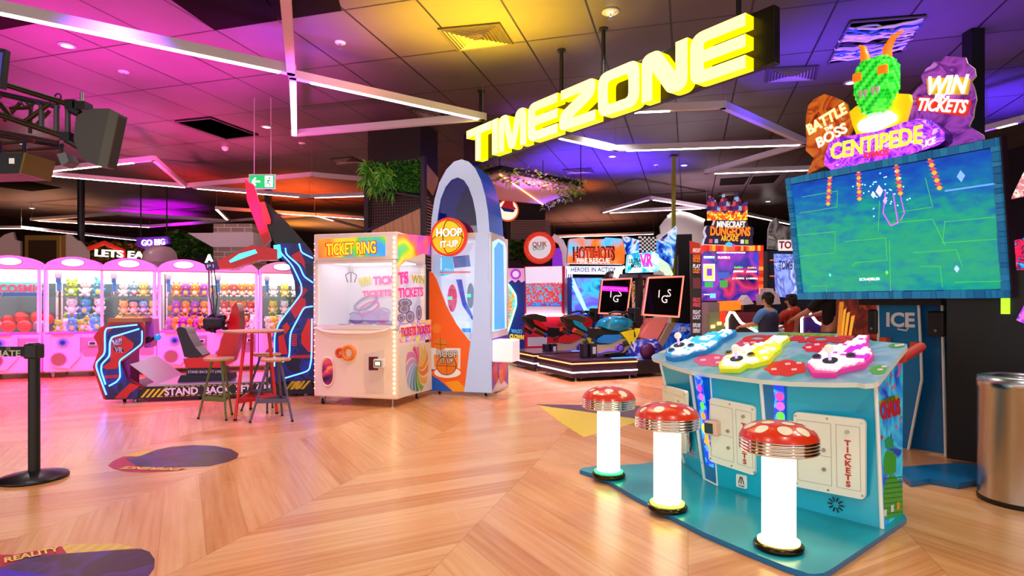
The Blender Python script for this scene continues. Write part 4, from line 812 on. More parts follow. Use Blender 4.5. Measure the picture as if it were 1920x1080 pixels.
# upright boards and headset arm
tplate(VR, v4([(46, 60), (60, 75), (86, 88), (112, 170), (163, 335), (134, 362), (98, 270), (56, 160)]), .02, .1, mat('#c8242c', .35), mat('#e8d8d8', .4), 'red_upright_board', tow)
tplate(VR, v4([(125, 160), (150, 172), (240, 262), (318, 350), (180, 352), (150, 290)]), .1, .04, mat('#2a2a2c', .4), None, 'black_upright_board', tow)
tplate(VR, v4([(112, 165), (135, 165), (162, 245), (160, 262), (130, 262)]), -.02, .05, mat('#e84820', .4), None, 'orange_bracket', tow)
arm = tplate(VR, v2([(100, 408), (160, 382), (240, 345), (300, 352), (345, 362), (345, 404), (270, 405), (200, 428), (175, 438), (110, 440)]), -.1, .22, mat('#d0101c', .25), None, 'headset_arm', vr)
tplate(VR, v2([(150, 408), (190, 380), (255, 362), (264, 376), (205, 398), (155, 416)]), -.115, .015, mat('#40d8e8', .3, 0, 1.6), None, 'cyan_light', arm)
m_ = tplate(VR, v2([(52, 426), (64, 414), (104, 408), (106, 440), (58, 446)]), -.1, .2, mat('#2a1a5a', .3)); ftext(VR, 'P1', v2([(64, 431)])[0], v2([(90, 429)])[0], WHITE, -.102, m_, .06); m_.obj('arm_end', arm)
tplate(VR, v2([(330, 345), (356, 342), (362, 392), (345, 400), (333, 385)]), -.06, .05, mat('#38c8f0', .3, 0, 1.8), None, 'cyan_light', tow)
a = VR.p(*v2([(78, 442)])[0], 0); h_ = VR.p(*v2([(90, 660)])[0], 0)
for dx in (-.03, .0, .035): MB().tube([(a[0] + dx, 0, a[2]), (a[0] + dx * 1.5 + .02, 0, (a[2] + h_[2]) / 2), (h_[0] + dx * .4, 0, h_[2] + .1)], .007, BLACK, 6).obj('cable', arm)
hs = MB(); R_ = random.Random(2)
hs.box(h_[0] - .12, h_[0] + .12, -.1, .1, h_[2] - .06, h_[2] + .07, BLACK, .03)
for k in range(9): hs.tube([(h_[0] + R_.uniform(-.16, .16), R_.uniform(-.1, .1), h_[2] + R_.uniform(-.12, .12)) for _ in range(4)], .018, mat('#141416', .5), 6)
hs.obj('headset', arm)
# seats
sb = tplate(VR, v7([(765, 470), (930, 455), (1100, 462), (1135, 500), (1075, 542), (785, 545)]), .3, .42, mat('#d81420', .3), None); seat = sb.obj('seat', vr, .015)
tplate(VR, v7([(712, 245), (722, 226), (755, 222), (785, 235), (805, 280), (860, 380), (925, 452), (880, 462), (775, 458), (745, 350)]), .3, .42, mat('#1c1a1e', .4)).obj('black_backrest', seat, .02)
m_ = tplate(VR, v7([(795, 548), (1070, 548), (1075, 604), (790, 604)]), .28, .44, BLK); tplate(VR, v7([(745, 600), (1125, 600), (1135, 668), (712, 672)]), .22, .5, mat('#121116', .5), mb=m_); ftext(VR, 'STAND BACK 3FT (1M)', v7([(803, 575)])[0], v7([(1062, 572)])[0], WT, .278, m_, .05); m_.obj('seat_base', seat)
tplate(VR, v7([(1020, 470), (1035, 430), (1060, 330), (1110, 200), (1150, 60), (1182, 24), (1204, 100), (1212, 230), (1195, 340), (1140, 500), (1080, 540)]), .45, .4, mat('#d0101c', .25)).obj('tall_red_backrest', seat, .03)
def caster(x, y, par, r=.035, m=RUBBER):
    b = MB().cyl((x - .012, y, r), (x + .012, y, r), r, m, n=18).cyl((x - .014, y, r), (x + .014, y, r), r * .5, STEEL, n=12); b.box(x - .02, x - .015, y - .02, y + .02, r, r * 2 + .02, STEEL).box(x + .015, x + .02, y - .02, y + .02, r, r * 2 + .02, STEEL).box(x - .03, x + .03, y - .03, y + .03, r * 2 + .012, r * 2 + .02, STEEL); return b.obj('caster', par)
def foot(x, y, z, par): return MB().cyl((x, y, 0), (x, y, .015), .03, STEEL, n=16).cyl((x, y, .01), (x, y, z), .009, STEEL, n=10).obj('levelling_foot', par)
for x in (.22, 1.1, 1.6, 2.3): caster(x, .12, vr); foot(x + .12, .14, .09, vr)
# ================================================================ bar table and three stools
def pt(px, py, z=0.): return Vector(floorp(px, py, z) + (z,))
def trio(name, label, cat, c, ztop, r, feet, legm, hub, woodm, zc, thick=.03, legr=.014, group=None):
    cx, cy = c; t = thing(name, label, cat, (cx, cy, 0), 0, group); MB().lathe([(.0001, ztop - thick), (r * .93, ztop - thick), (r, ztop - thick * .5), (r * .99, ztop), (.0001, ztop)], (0, 0, 0), woodm, 40).obj('table_top' if cat == 'table' else 'seat', t)
    mids = []
    for f in feet:
        f = Vector((f[0] - cx, f[1] - cy, .012)); d = f.normalized(); top = Vector((d.x * hub, d.y * hub, ztop - thick)); MB().tube([top, f], [legr * 1.1, legr * .85], legm, 10).cyl(f - Vector((0, 0, .012)), f + Vector((0, 0, .01)), legr, BLACK, n=10).obj('leg', t)
        k = (zc - .012) / (ztop - thick - .012); mids.append(f.lerp(top, k))
    for i in range(3):
        a, b = mids[i], mids[(i + 1) % 3]; d = (b - a).normalized(); n = Vector((-d.y, d.x, 0)) * .006; mb = MB(); vs = []
        for p in (a, b):
            for s_ in (n, -n):
                for z in (-.022, .022): vs.append(p + s_ + Vector((0, 0, z)))
        mb.add(vs, [(0, 1, 5, 4), (2, 6, 7, 3), (1, 3, 7, 5), (0, 4, 6, 2), (0, 2, 3, 1), (4, 5, 7, 6)], legm); mb.obj('crossbar', t)
    return t
wood = art(['#c8905a', '#d8a874', '#c08650', '#dcb080'], 9, 0, .35, 'wave', 3.)
def F3(*p): return [floorp(*q) for q in p]
trio('bar_table', 'tall round wooden bar table on red metal legs, between the stools', 'table', (-2.93, 6.82), .955, .325, F3((441, 789), (519, 776), (470, 768)), mat('#d81e22', .3), .17, wood, .2, .025, .018)
trio('bar_stool', 'round wooden bar stool with olive green legs, left of the red table', 'stool', (-3.2, 6.58), .665, .155, F3((372, 786), (424, 789), (435, 778)), mat('#5f7030', .4), .07, wood, .22, .03, .013, 'wooden stools around the red table')
trio('bar_stool', 'round wooden bar stool with purple-grey legs, nearest, right of the red table', 'stool', (-2.55, 6.5), .665, .155, F3((469, 793), (548, 791), (529, 780)), mat('#5c5468', .4), .07, wood, .22, .03, .013, 'wooden stools around the red table')
trio('bar_stool', 'grey-legged wooden bar stool half hidden behind the red table', 'stool', (-2.9, 7.13), .665, .155, F3((453, 771), (501, 775), (511, 765)), mat('#4a4452', .4), .07, wood, .22, .03, .013, 'wooden stools around the red table')
# ================================================================ ticket ring machine
TR = Fr(o=floorp(588, 758), ang=-14.5); Wt, Dt = 1.14, .86; zt = 2.12; t2 = crop(580, 420, 5.4); t3 = crop(580, 600, 6)
tk = thing('prize_machine', 'white and peach ring-grabbing prize machine with rainbow header and bulb strips', 'arcade machine', TR)
CRM = mat('#fdf0ea', .35); PEA = mat('#ffe2c6', .35, 0, .04); IW = mat('#e4e0ea', .5, 0, 0)  # peach light on the lower front put into its colour and faint glow
zb0, zgl, zg1 = .1, .94, 1.78
lower = MB().box(0, Wt, 0, Dt, zb0, zgl, PEA).obj('lower_cabinet', tk, .02)
up_ = MB().box(0, Wt, 0, Dt, zg1, zt, CRM); up_.obj('header_box', tk, .015)
fx = MB()
for x, y in ((0, 0), (0, Dt - .05), (Wt - .05, Dt - .05)): fx.box(x, x + .05, y, y + .05, zgl, zg1, CRM)
fx.box(Wt - .075, Wt, 0, .06, zgl, zg1, CRM).box(0, Wt, 0, .04, zgl, zgl + .05, CRM).box(0, Wt, 0, .04, zg1 - .03, zg1, CRM); fx.obj('window_frame', tk)
MB().box(.05, Wt - .075, .012, .018, zgl + .04, zg1 - .03, glass()).obj('front_glass', tk); MB().box(Wt - .012, Wt - .006, .06, Dt - .05, zgl, zg1, glass()).obj('side_glass', tk)
lamp = mat('#ffffff', .4, 0, 1.4); MB().box(.1, Wt - .1, .1, Dt - .1, zg1 - .012, zg1 - .002, lamp).obj('interior_lamp', tk)
inn = MB().box(.05, Wt - .05, Dt - .05, Dt - .03, zgl, zg1, IW).box(.03, .045, .05, Dt, zgl, zg1, IW).box(.03, Wt - .01, .05, Dt - .03, zgl - .01, zgl + .005, IW); inn.obj('interior_lining', tk)
ia = MB(); PKT = mat('#e82a8c', .4, 0, .4); off = Dt - .055; PUR2 = mat('#a07ac0', .4, 0, .15)
def onback(pts, m, k=1): ia.poly([(p[0], off - .002 * k, p[1]) for p in rev(TR.xz(t2(pts), off - .002 * k))], m)
def ring(cx, cy, rx, ry, rot, m, w=.3, k=2):
    n = 24; o = []; i_ = []
    for j in range(n):
        t_ = 6.2832 * j / n; a, b = rx * math.cos(t_), ry * math.sin(t_); ca, sa = math.cos(rot), math.sin(rot); o.append((cx + a * ca - b * sa, cy + a * sa + b * ca)); a, b = a * (1 - w * .5), b * (1 - w); i_.append((cx + a * ca - b * sa, cy + a * sa + b * ca))
    O, I = TR.xz(t2(o), off - .002 * k), TR.xz(t2(i_), off - .002 * k)
    ia.add([(p[0], off - .002 * k, p[1]) for p in O + I], [[j, (j + 1) % n, n + (j + 1) % n, n + j] for j in range(n)], m)
ftext(TR, 'WIN', t2([(505, 600)])[0], t2([(620, 570)])[0], mat('#c8b818', .4, 0, .2), off - .006, ia, .16, bold=.006); ftext(TR, 'TICKETS', t2([(650, 580)])[0], t2([(1000, 560)])[0], PKT, off - .006, ia, .15, bold=.006)
ftext(TR, 'TICKETS', t2([(540, 715)])[0], t2([(830, 700)])[0], PKT, off - .006, ia, .12, bold=.005)
for a in [(570, 800, 135, 60, -.5, '#8a5ab8'), (600, 850, 120, 55, -.45, '#d8389c'), (560, 800, 110, 45, -.5, '#b8a0b0'), (470, 950, 80, 60, .2, '#7a6aa8'), (620, 940, 90, 60, .3, '#9a80c0'), (740, 900, 80, 55, 0, '#a890b8'), (330, 940, 60, 50, 0, '#8878a8'), (740, 960, 50, 40, 0, '#e04aa0')]: ring(a[0], a[1], a[2], a[3], a[4], mat(a[5], .4, 0, .15), .35, 3)
onback([(400, 985), (805, 985), (805, 900), (700, 860), (520, 900), (420, 930)], PUR2, 1); onback([(85, 985), (250, 985), (240, 830), (180, 700), (85, 460)], mat('#5a3ab8', .4, 0, .3), 1); onback([(85, 830), (230, 850), (250, 985), (95, 985)], mat('#d83a8c', .4, 0, .3), 2)  # left purple and pink patches paint the glass's reflected art on the back wall
ia.obj('interior_art_and_reflection', tk)
for k in range(5): x = .25 + .16 * k; MB().lathe([(.07, 0), (.07, .05), (.055, .05), (.055, 0)], (x, .3 + .1 * (k % 2), zgl + .006), mat('#b060c0', .35), 24).obj('prize_ring', tk)
cw = MB().cyl((.32, .35, zg1 - .01), (.32, .35, 1.66), .03, STEEL, n=12)
for k in range(3): a = k * 2.1; cw.tube([(.32, .35, 1.67), (.32 + .08 * math.cos(a), .35 + .08 * math.sin(a), 1.62), (.32 + .05 * math.cos(a), .35 + .05 * math.sin(a), 1.53)], .008, mat('#503a70', .3, .5), 6)
cw.obj('claw', tk)
rb = art(['#7a20c0', '#e03aa0', '#ff6a2a', '#ffd02a', '#60d020', '#30a0f0'], 1.4, .45, .3, dist=.4)
mq = tplate(TR, t2([(88, 152), (772, 125), (772, 322), (92, 345)]), -.012, .01, rb, WHITE); ftext(TR, 'TICKET RING', t2([(170, 268)])[0], t2([(680, 240)])[0], mat('#d01818', .4, 0, .3), -.014, mq, .2, bold=.014); ftext(TR, 'TICKET RING', t2([(176, 268)])[0], t2([(674, 240)])[0], mat('#ffd820', .4, 0, .6), -.02, mq, .2, bold=.004); mq.obj('marquee', tk)
# lower front details
MB().tube([TR.p(*p, -.01) for p in t3([(70, 90), (160, 130), (280, 148), (480, 152), (700, 150), (850, 125), (930, 92)])], .02, mat('#ffe8dc', .25), 8).obj('front_lip', lower)
ov = [(205 + 72 * math.cos(6.2832 * k / 28), 583 + 160 * math.copysign(abs(math.sin(6.2832 * k / 28)) ** .7, math.sin(6.2832 * k / 28))) for k in range(28)]
o = tplate(TR, t3(ov), -.006, .006, art(['#3a1030', '#8a2060', '#d83a5a', '#ffa020', '#601060'], 4, .2), None, 'prize_door', lower); MB().tube([TR.p(*p, -.01) for p in t3(ov)], .012, mat('#ffe0c8', .3), 8, True).obj('door_rim', o)
m_ = MB(); m_.tube([TR.p(*p, -.02) for p in t3([(345 + 36 * math.cos(a / 20 * 6.2832), 370 + 42 * math.sin(a / 20 * 6.2832)) for a in range(20)])], .02, mat('#f04a10', .3), 8, True); m_.obj('ring_emblem', lower)
m_ = MB(); m_.tube([TR.p(*p, -.025) for p in t3([(440 + 62 * math.cos(a / 24 * 6.2832), 370 + 70 * math.sin(a / 24 * 6.2832)) for a in range(24)])], .024, mat('#ff8a18', .3), 8, True); m_.obj('ring_emblem', lower)
o = tplate(TR, t3([(610, 385), (840, 330), (840, 820), (640, 822), (612, 700)]), -.006, .006, mat('#f4dcc8', .35), None, 'coin_panel', lower)
tplate(TR, t3([(668, 415), (772, 415), (772, 565), (668, 565)]), -.01, .004, mat('#5a0a10', .5), None, 'coin_slot', o)
a = TR.p(*t3([(785, 490)])[0], -.05); rd = MB().box(a[0] - .07, a[0] + .07, -.075, -.008, a[2] - .055, a[2] + .055, mat('#eadcd4', .3), .015).obj('card_reader', o); MB().box(a[0] - .05, a[0] + .04, -.079, -.074, a[2] - .03, a[2] + .035, mat('#2a2a30', .2, 0), .003).box(a[0] - .038, a[0] + .028, -.081, -.078, a[2] - .02, a[2] + .025, mat('#e8f0d8', .3, 0, .5)).obj('display', rd)
bs_ = MB(); bm2 = mat('#fff0c0', .3, 0, 4)
for k in range(34): bs_.ell((Wt - .045, -.004, .18 + k * .0565), .013, bm2, 8)
bs_.obj('bulb_strip', tk)
bs_ = MB(); [bs_.ell((.012, -.002, .2 + k * .075), .008, mat('#ffb0a0', .3, 0, 2), 6) for k in range(25)]; bs_.obj('bulb_strip', tk)
PS = Pl(TR, (Wt, 0, 0), (Wt, 1, 0), (Wt, 0, 1))
def spl(pl, pts, m, k=1, mb=None): (mb or MB()).poly([(p[0], -.002 * k, p[1]) for p in rev(pl.xz(pts, -.002 * k))], m)
sa = MB(); spl(PS, t2([(897, 98), (1225, 122), (1228, 320), (1150, 300), (1000, 360), (900, 440)]), rb, 1, sa); sa.xf(PS.M).obj('side_header_artwork', tk)
sa = MB(); spl(PS, t3([(1010, 15), (1370, -5), (1370, 215), (1015, 260)]), art(['#c050d0', '#e878b8', '#d8d040', '#a060e0', '#f0e0a0'], 3, .3), 1, sa); pltext(PS, 'TICKETS TICKETS', t3([(1030, 145)])[0], t3([(1360, 105)])[0], mat('#d81848', .4, 0, .2), -.006, sa, .15, bold=.005); sa.xf(PS.M).obj('side_middle_artwork', tk)
sw = MB(); cc = PS.q(*t3([(1215, 515)])[0]); poly_ = PS.xz(t3([(1015, 290), (1370, 245), (1380, 780), (1015, 880)])); spl(PS, t3([(1015, 290), (1370, 245), (1380, 780), (1015, 880)]), mat('#f4ead8', .35), 1, sw)
cols = ['#e83a8c', '#f05a9a', '#f0d890', '#f8c838', '#f0d020', '#f8a020', '#f08820', '#f8c040', '#80c030', '#28a060', '#2090c8', '#5ab0e8', '#a0b8f0', '#c8a0e8', '#e880c8']
for k, c_ in enumerate(cols):                                  # curved rainbow blades
    a0 = math.pi * .42 - k * 2 * math.pi / 15
    for s_ in range(10):
        r0, r1 = .36 * s_ / 10, .36 * (s_ + 1) / 10; pts = []
        for r_, d in ((r0, 0), (r1, 0), (r1, .3), (r0, .3)): an = a0 + r_ * 2.6 + d; pts.append((cc[0] + r_ * math.cos(an), cc[1] + r_ * 1.15 * math.sin(an)))
        if all(inside(p, poly_) for p in pts): sw.poly([(p[0], -.005, p[1]) for p in rev(pts)], mat(c_, .35))
sw.xf(PS.M).obj('side_swirl_artwork', tk)
sb_ = MB(); spl(PS, t2([(905, 600), (1170, 560), (1170, 720), (905, 740)]), glass('#f0f0ff', .1), 1, sb_)
sb_ = MB(); pltext(PS, 'TS', t2([(905, 560)])[0], t2([(1000, 545)])[0], PKT, -.004, sb_, .2, bold=.006); pltext(PS, 'WIN', t2([(1040, 560)])[0], t2([(1165, 570)])[0], mat('#e0d028', .4), -.004, sb_, .14, bold=.006); pltext(PS, 'TICKETS', t2([(905, 705)])[0], t2([(1150, 690)])[0], PKT, -.004, sb_, .16, bold=.006)
for (cx, cy, rx, ry) in [(970, 800, 70, 45), (960, 860, 60, 50), (1110, 900, 30, 75), (1020, 940, 45, 60), (930, 950, 40, 40)]:
    for w_, c_ in ((1, '#7a5aa8'), (.8, '#c8b8d0'), (.5, '#8a80a0')): spl(PS, t2([(cx + rx * w_ * math.cos(j * .39), cy + ry * w_ * math.sin(j * .39)) for j in range(16)]), mat(c_, .4), 1.5 + (1 - w_) * 2, sb_)
sb_.xf(PS.M).obj('side_window_stickers', tk)
MB().box(Wt - .02, Wt + .001, .02, Dt - .02, zgl - .3, zgl, CRM).obj('side_rail', tk)
caster(.1, .06, tk); caster(Wt - .08, Dt - .1, tk); foot(Wt - .09, .05, .1, tk); foot(.14, Dt - .1, .1, tk); caster(.1, Dt - .05, tk)
# ================================================================ basketball machine with arch
HP = Fr(o=floorp(808, 739), ang=-16.3); Wh = .87; Dh = .64; h3 = crop(780, 280, 2.25); h6 = crop(800, 420, 3.272)
hp = thing('basketball_machine', 'tall white arched basketball drop machine with round yellow ball sign', 'arcade machine', HP)
ARW = mat('#b8ccf4', .3, 0, .18); BL2 = mat('#1450b8', .3, 0, .2); WB = mat('#e8ecfa', .3, 0, .12)
oa = HP.xz(h3([(62, 365), (66, 290), (78, 210), (98, 140), (128, 85), (160, 52), (192, 42), (222, 52), (250, 80), (274, 130), (292, 195), (304, 265), (310, 365)]))
ia_ = HP.xz(h3([(84, 365), (92, 280), (104, 210), (125, 158), (150, 128), (176, 118), (202, 130), (222, 160), (240, 210), (252, 270), (260, 365)]))
zs = 2.22; oa[0] = (oa[0][0], zs); oa[-1] = (oa[-1][0], zs); ia_[0] = (ia_[0][0], zs); ia_[-1] = (ia_[-1][0], zs)
ap = oa + ia_[::-1]; MB().plate(ap, 0, Dh, ARW, BL2).obj('arch', hp)
MB().plate(ia_, .02, .025, glass('#c8b8e8', .18)).obj('arch_glass', hp); MB().plate(ia_, Dh - .03, Dh - .02, glass('#8890d0', .25)).obj('arch_glass', hp)
x0h = oa[0][0]; x1h = oa[-1][0]; W1 = max(x1h, Wh)
fp = lambda pts: HP.xz(h6(pts))
bw = .05
cab = MB().box(x0h, W1, Dh - .04, Dh, .06, zs, WB).box(x0h, x0h + .03, .02, Dh, .06, zs, WB).box(x0h, W1, .02, Dh, .06, .85, WB).box(x0h, W1, 0, Dh, zs - .06, zs, mat('#e8e0d8', .4)).box(W1 - .04, W1, 0, .06, .06, zs, WB).box(W1 - .04, W1, Dh - .08, Dh, .06, zs, WB); cab.obj('cabinet', hp)
tplate(HP, h6([(300, 58), (378, 58), (396, 1036), (228, 1030), (255, 880), (280, 640), (290, 400)]), -.03, .04, ARW, None, 'white_leg_panel', hp)
orr = tplate(HP, h6([(15, 290), (38, 300), (62, 340), (120, 500), (180, 610), (255, 708), (268, 720), (230, 1030), (15, 1024)]), -.012, .02, mat('#f0641a', .35, 0, .12), WHITE, 'orange_panel', hp)
ha = MB()
def hpl(pts, c, k): ha.poly([(p[0], -.012 - .0015 * k, p[1]) for p in rev(HP.xz(h6(pts), -.013))], mat(c, .35, 0, .1))
hpl([(15, 740), (60, 940), (160, 1027), (15, 1023)], '#1a5ac0', 1); hpl([(110, 970), (160, 1027), (228, 1028), (232, 1000), (190, 960)], '#f8a020', 1)
hpl([(22, 760), (208, 762), (206, 900), (24, 890)], '#e8e4e0', 2); hpl([(45, 800), (195, 803), (192, 885), (48, 880)], '#f09048', 3)
def hdisc(cx, cy, r, c, k, ry=None): hpl([(cx + r * math.cos(j * .2618), cy + (ry or r) * math.sin(j * .2618)) for j in range(24)], c, k)
hdisc(128, 915, 98, '#f0641a', 3, 42); hdisc(128, 912, 82, '#f4f0ea', 4, 32); hdisc(123, 868, 62, '#3a1a08', 5, 60); hdisc(123, 868, 58, '#e87a20', 6, 56); hdisc(85, 735, 40, '#e07a20', 3, 39); hdisc(60, 640, 30, '#f0842a', 3)
for (cx, cy, r, k) in ((123, 868, 56, 7), (85, 735, 38, 4)):
    for a_, b_ in (((cx - r, cy), (cx + r, cy + 6)), ((cx - 2, cy - r), (cx + 2, cy + r))): p, q = HP.xz(h6([a_, b_]), -.02); ha.seg(p, q, .006, -.012 - .0015 * k, mat('#5a2408', .4))
for s_, a_, b_, sz in [('HOOP', (62, 800), (185, 800), .12), ('IT UP', (85, 840), (163, 840), .09)]: ftext(HP, s_, h6([a_])[0], h6([b_])[0], mat('#3a1808', .4), -.026, ha, sz, bold=.007); ftext(HP, s_, h6([a_])[0], h6([b_])[0], WHITE, -.032, ha, sz, bold=.001)
ha.obj('basketball_artwork', orr)
# white play field with balls behind the curved window
MB().box(x0h + .04, W1 - .05, .30, .32, .5, zs - .08, mat('#e8f0ff', .4, 0, .35)).obj('play_field', hp)
pf = MB()
for pts, c_ in [([(40, 200), (160, 190), (170, 300), (60, 330)], '#50c8f0'), ([(180, 340), (215, 340), (240, 470), (290, 580), (280, 590), (220, 500)], '#1a50c0'), ([(215, 640), (270, 640), (275, 700), (225, 700)], '#1a8ad0'), ([(160, 200), (260, 190), (270, 260), (170, 270)], '#5060b0')]:
    pf.poly([(p[0], .294, p[1]) for p in rev(HP.xz(h6(pts), .294))], mat(c_, .35, 0, .4))
for w_, c_ in ((1, '#f8f8ff'), (.75, '#50c8f0')): pf.poly([(p[0], .29 - (1 - w_) * .02, p[1]) for p in rev(HP.xz(h6([(70 - 22 * w_, 245 - 38 * w_), (70 + 22 * w_, 245 - 38 * w_), (70 + 22 * w_, 245 + 38 * w_), (70 - 22 * w_, 245 + 38 * w_)]), .29))], mat(c_, .3, 0, .5))
pf.obj('field_artwork', hp)
for (cx, cy, rx, ry, c_) in [(157, 455, 30, 88, '#e83a6a'), (270, 440, 22, 80, '#6a7a90')]:
    q = HP.p(*h6([(cx, cy)])[0], .2); MB().ell(q, (rx / 3.272 * 8.3 / 1129, .07, ry / 3.272 * 8.3 / 1129), mat(c_, .15, 0, .3)).obj('ball_basket', hp)
    d_ = MB().box(q[0] - .03, q[0] + .03, .118, .122, q[2] - .02, q[2] + .02, mat('#30ff90', .3, 0, 1.5)).obj('score_display', hp)
q1, q2 = HP.p(*h6([(85, 298)])[0], .15), HP.p(*h6([(265, 298)])[0], .15); MB().box(q1[0], q2[0], .12, .18, q1[2] - .012, q1[2] + .012, mat('#e87070', .3, 0, .4)).obj('horizontal_bar', hp)
MB().plate(HP.xz(h6([(38, 190), (300, 105), (292, 640), (268, 715), (255, 704), (180, 606), (120, 495), (62, 335), (38, 296)])), .0, .005, glass('#f4faff', .06)).obj('front_glass', hp)
HS = Pl(HP, (W1, 0, 0), (W1, 1, 0), (W1, 0, 1))
w_ = MB(); spl(HS, h6([(398, 70), (498, 95), (502, 1000), (394, 1040)]), mat('#e8e0dc', .35), .3, w_); spl(HS, h6([(402, 110), (440, 90), (480, 115), (490, 160), (490, 640), (402, 662)]), mat('#a8d8f8', .2, 0, .7), 1, w_); spl(HS, h6([(415, 150), (440, 110), (470, 130), (480, 640), (415, 650)]), mat('#58a8e8', .2, 0, .5), 2, w_); w_.xf(HS.M).obj('side_window', hp)
w_ = MB(); spl(HS, h6([(400, 705), (500, 678), (500, 990), (400, 1030)]), mat('#6a3ab0', .35, 0, .1), 1, w_); spl(HS, h6([(400, 1030), (450, 930), (500, 990)]), mat('#f4f0ea', .35), 2, w_); spl(HS, h6([(405, 880), (430, 830), (440, 980), (412, 960)]), mat('#e82838', .35), 2, w_); spl(HS, h6([(440, 860), (495, 840), (490, 940), (455, 985)]), mat('#e02a30', .35), 3, w_); spl(HS, h6([(440, 900), (470, 890), (470, 960), (450, 975)]), mat('#f08030', .35), 4, w_); w_.xf(HS.M).obj('side_artwork', hp)
b_ = MB(); ya, za = HS.q(*h6([(410, 700)])[0]); b_.box(W1, W1 + .3, .05, .4, za - .32, za - .02, mat('#fbfbff', .3, 0, .25), .02).obj('ticket_box', hp)
def roundsign(fr, px, py, rpx, off, face, rim, name='round_sign', par=None, th=.07, rr=1.0):
    c_ = fr.p(px, py, off); e_ = fr.p(px + rpx, py, off); R = abs(e_[0] - c_[0]); b = MB(); b.lathe([(.0001, 0), (R * .88, 0)], c_, face, 40, 'y'); b.lathe([(R * .88, 0), (R * .9, .012), (R, 0), (R * 1.0, -th), (.0001, -th)], (c_[0], c_[1], c_[2]), rim, 40, 'y'); return b, c_, R
b, c_, R = roundsign(HP, 840, 444, 34, -.16, mat('#ffc81c', .35, 0, .35), mat('#e83818', .35, 0, .3)); DK = mat('#7a1808', .4)
for k in range(3): b.tube([(c_[0] + R * .8 * math.sin(a_) * (.35 if k else 1), c_[1] - .006, c_[2] + R * .85 * math.cos(a_)) if k < 2 else (c_[0] + R * .85 * math.sin(a_ - 1.57), c_[1] - .006, c_[2] + R * .25 * math.cos(a_ - 1.57) - .03) for a_ in [j * 3.1416 / 10 * (1 if k != 1 else -1) for j in range(11)]], .006, DK, 6)
ftext(HP, 'HOOP', (818, 437), (865, 436), mat('#4a1808', .4), -.18, b, .15, bold=.009); ftext(HP, 'HOOP', (818, 437), (865, 436), mat('#fff8f0', .4, 0, 1), -.19, b, .15, bold=.004); ftext(HP, 'IT-UP', (826, 459), (858, 457), mat('#4a1808', .4), -.18, b, .12, bold=.007); ftext(HP, 'IT-UP', (826, 459), (858, 457), mat('#fff8f0', .4, 0, 1), -.19, b, .12, bold=.003)
b.obj('round_sign', hp)
for x, y in ((.1, .08), (.78, .08), (.78, .55)): caster(x, y, hp, .028)
# second round sign on the right side (a separate game's topper)
f2 = Fr(o=floorp(948, 667), ang=0); tt = thing('clown_game', 'blue cabinet with pink scalloped header and green neon side, behind the basketball machine', 'arcade cabinet', f2)
MB().plate(f2.xz([(948, 505), (984, 505), (984, 666), (945, 667)]), 0, .9, mat('#0a2a9a', .35, 0, .1)).obj('cabinet', tt)
m_ = MB(); m_.plate(f2.xz([(950, 503), (983, 503), (984, 526), (978, 530), (972, 524), (966, 530), (960, 525), (953, 530), (948, 526)]), -.02, 0, mat('#f0a8d0', .4, 0, .4)); m_.obj('scalloped_header', tt)
m_ = MB(); a = f2.p(967, 514, -.03); m_.disc((a[0], -.024, a[2]), .13, mat('#a83ad0', .4, 0, .5), n=20); m_.disc((a[0], -.028, a[2]), .08, mat('#f0d0f0', .4, 0, .5), n=16); m_.obj('clown_face_badge', tt)
m_ = MB(); ftext(f2, 'WACKY', (959, 621), (980, 622), mat('#58a8f0', .4, 0, .3), -.01, m_, .12, bold=.008); ftext(f2, 'CLOWN', (956, 631), (982, 633), mat('#f8c820', .4, 0, .4), -.01, m_, .14, bold=.01); m_.obj('logo', tt)
m_ = MB(); m_.plate(f2.xz([(942, 525), (955, 535), (966, 552), (968, 570), (962, 595), (952, 625), (945, 655), (935, 655), (935, 525)], -.06), -.06, 0, art(['#2060c8', '#40e0c0', '#e84a3a', '#f8c030', '#2a2a6a'], 7, .7)); m_.obj('play_window', tt)
neon(f2, [(944, 524), (956, 536), (967, 553), (968, 572), (960, 598), (950, 628), (944, 658)], -.08, tt, mat('#70ffb0', .4, 0, 4), .02)
b, c_, R = roundsign(f2, 952, 394, 21, -.3, mat('#f4e8c8', .35, 0, .7), mat('#e85a28', .35, 0, .4)); b.plate(f2.xz([(945, 380), (947, 372), (960, 370), (963, 386), (968, 392), (955, 395), (940, 388)], -.34), -.34, -.31, mat('#c02028', .4, 0, .3)); b.plate(f2.xz([(938, 388), (966, 394), (962, 398), (945, 396)], -.345), -.345, -.32, mat('#2040a0', .4)); b.obj('round_sign', tt)
MB().cyl((c_[0], c_[1] + .1, c_[2] - R), (c_[0], .3, 2.0), .03, DARK).obj('sign_post', tt)
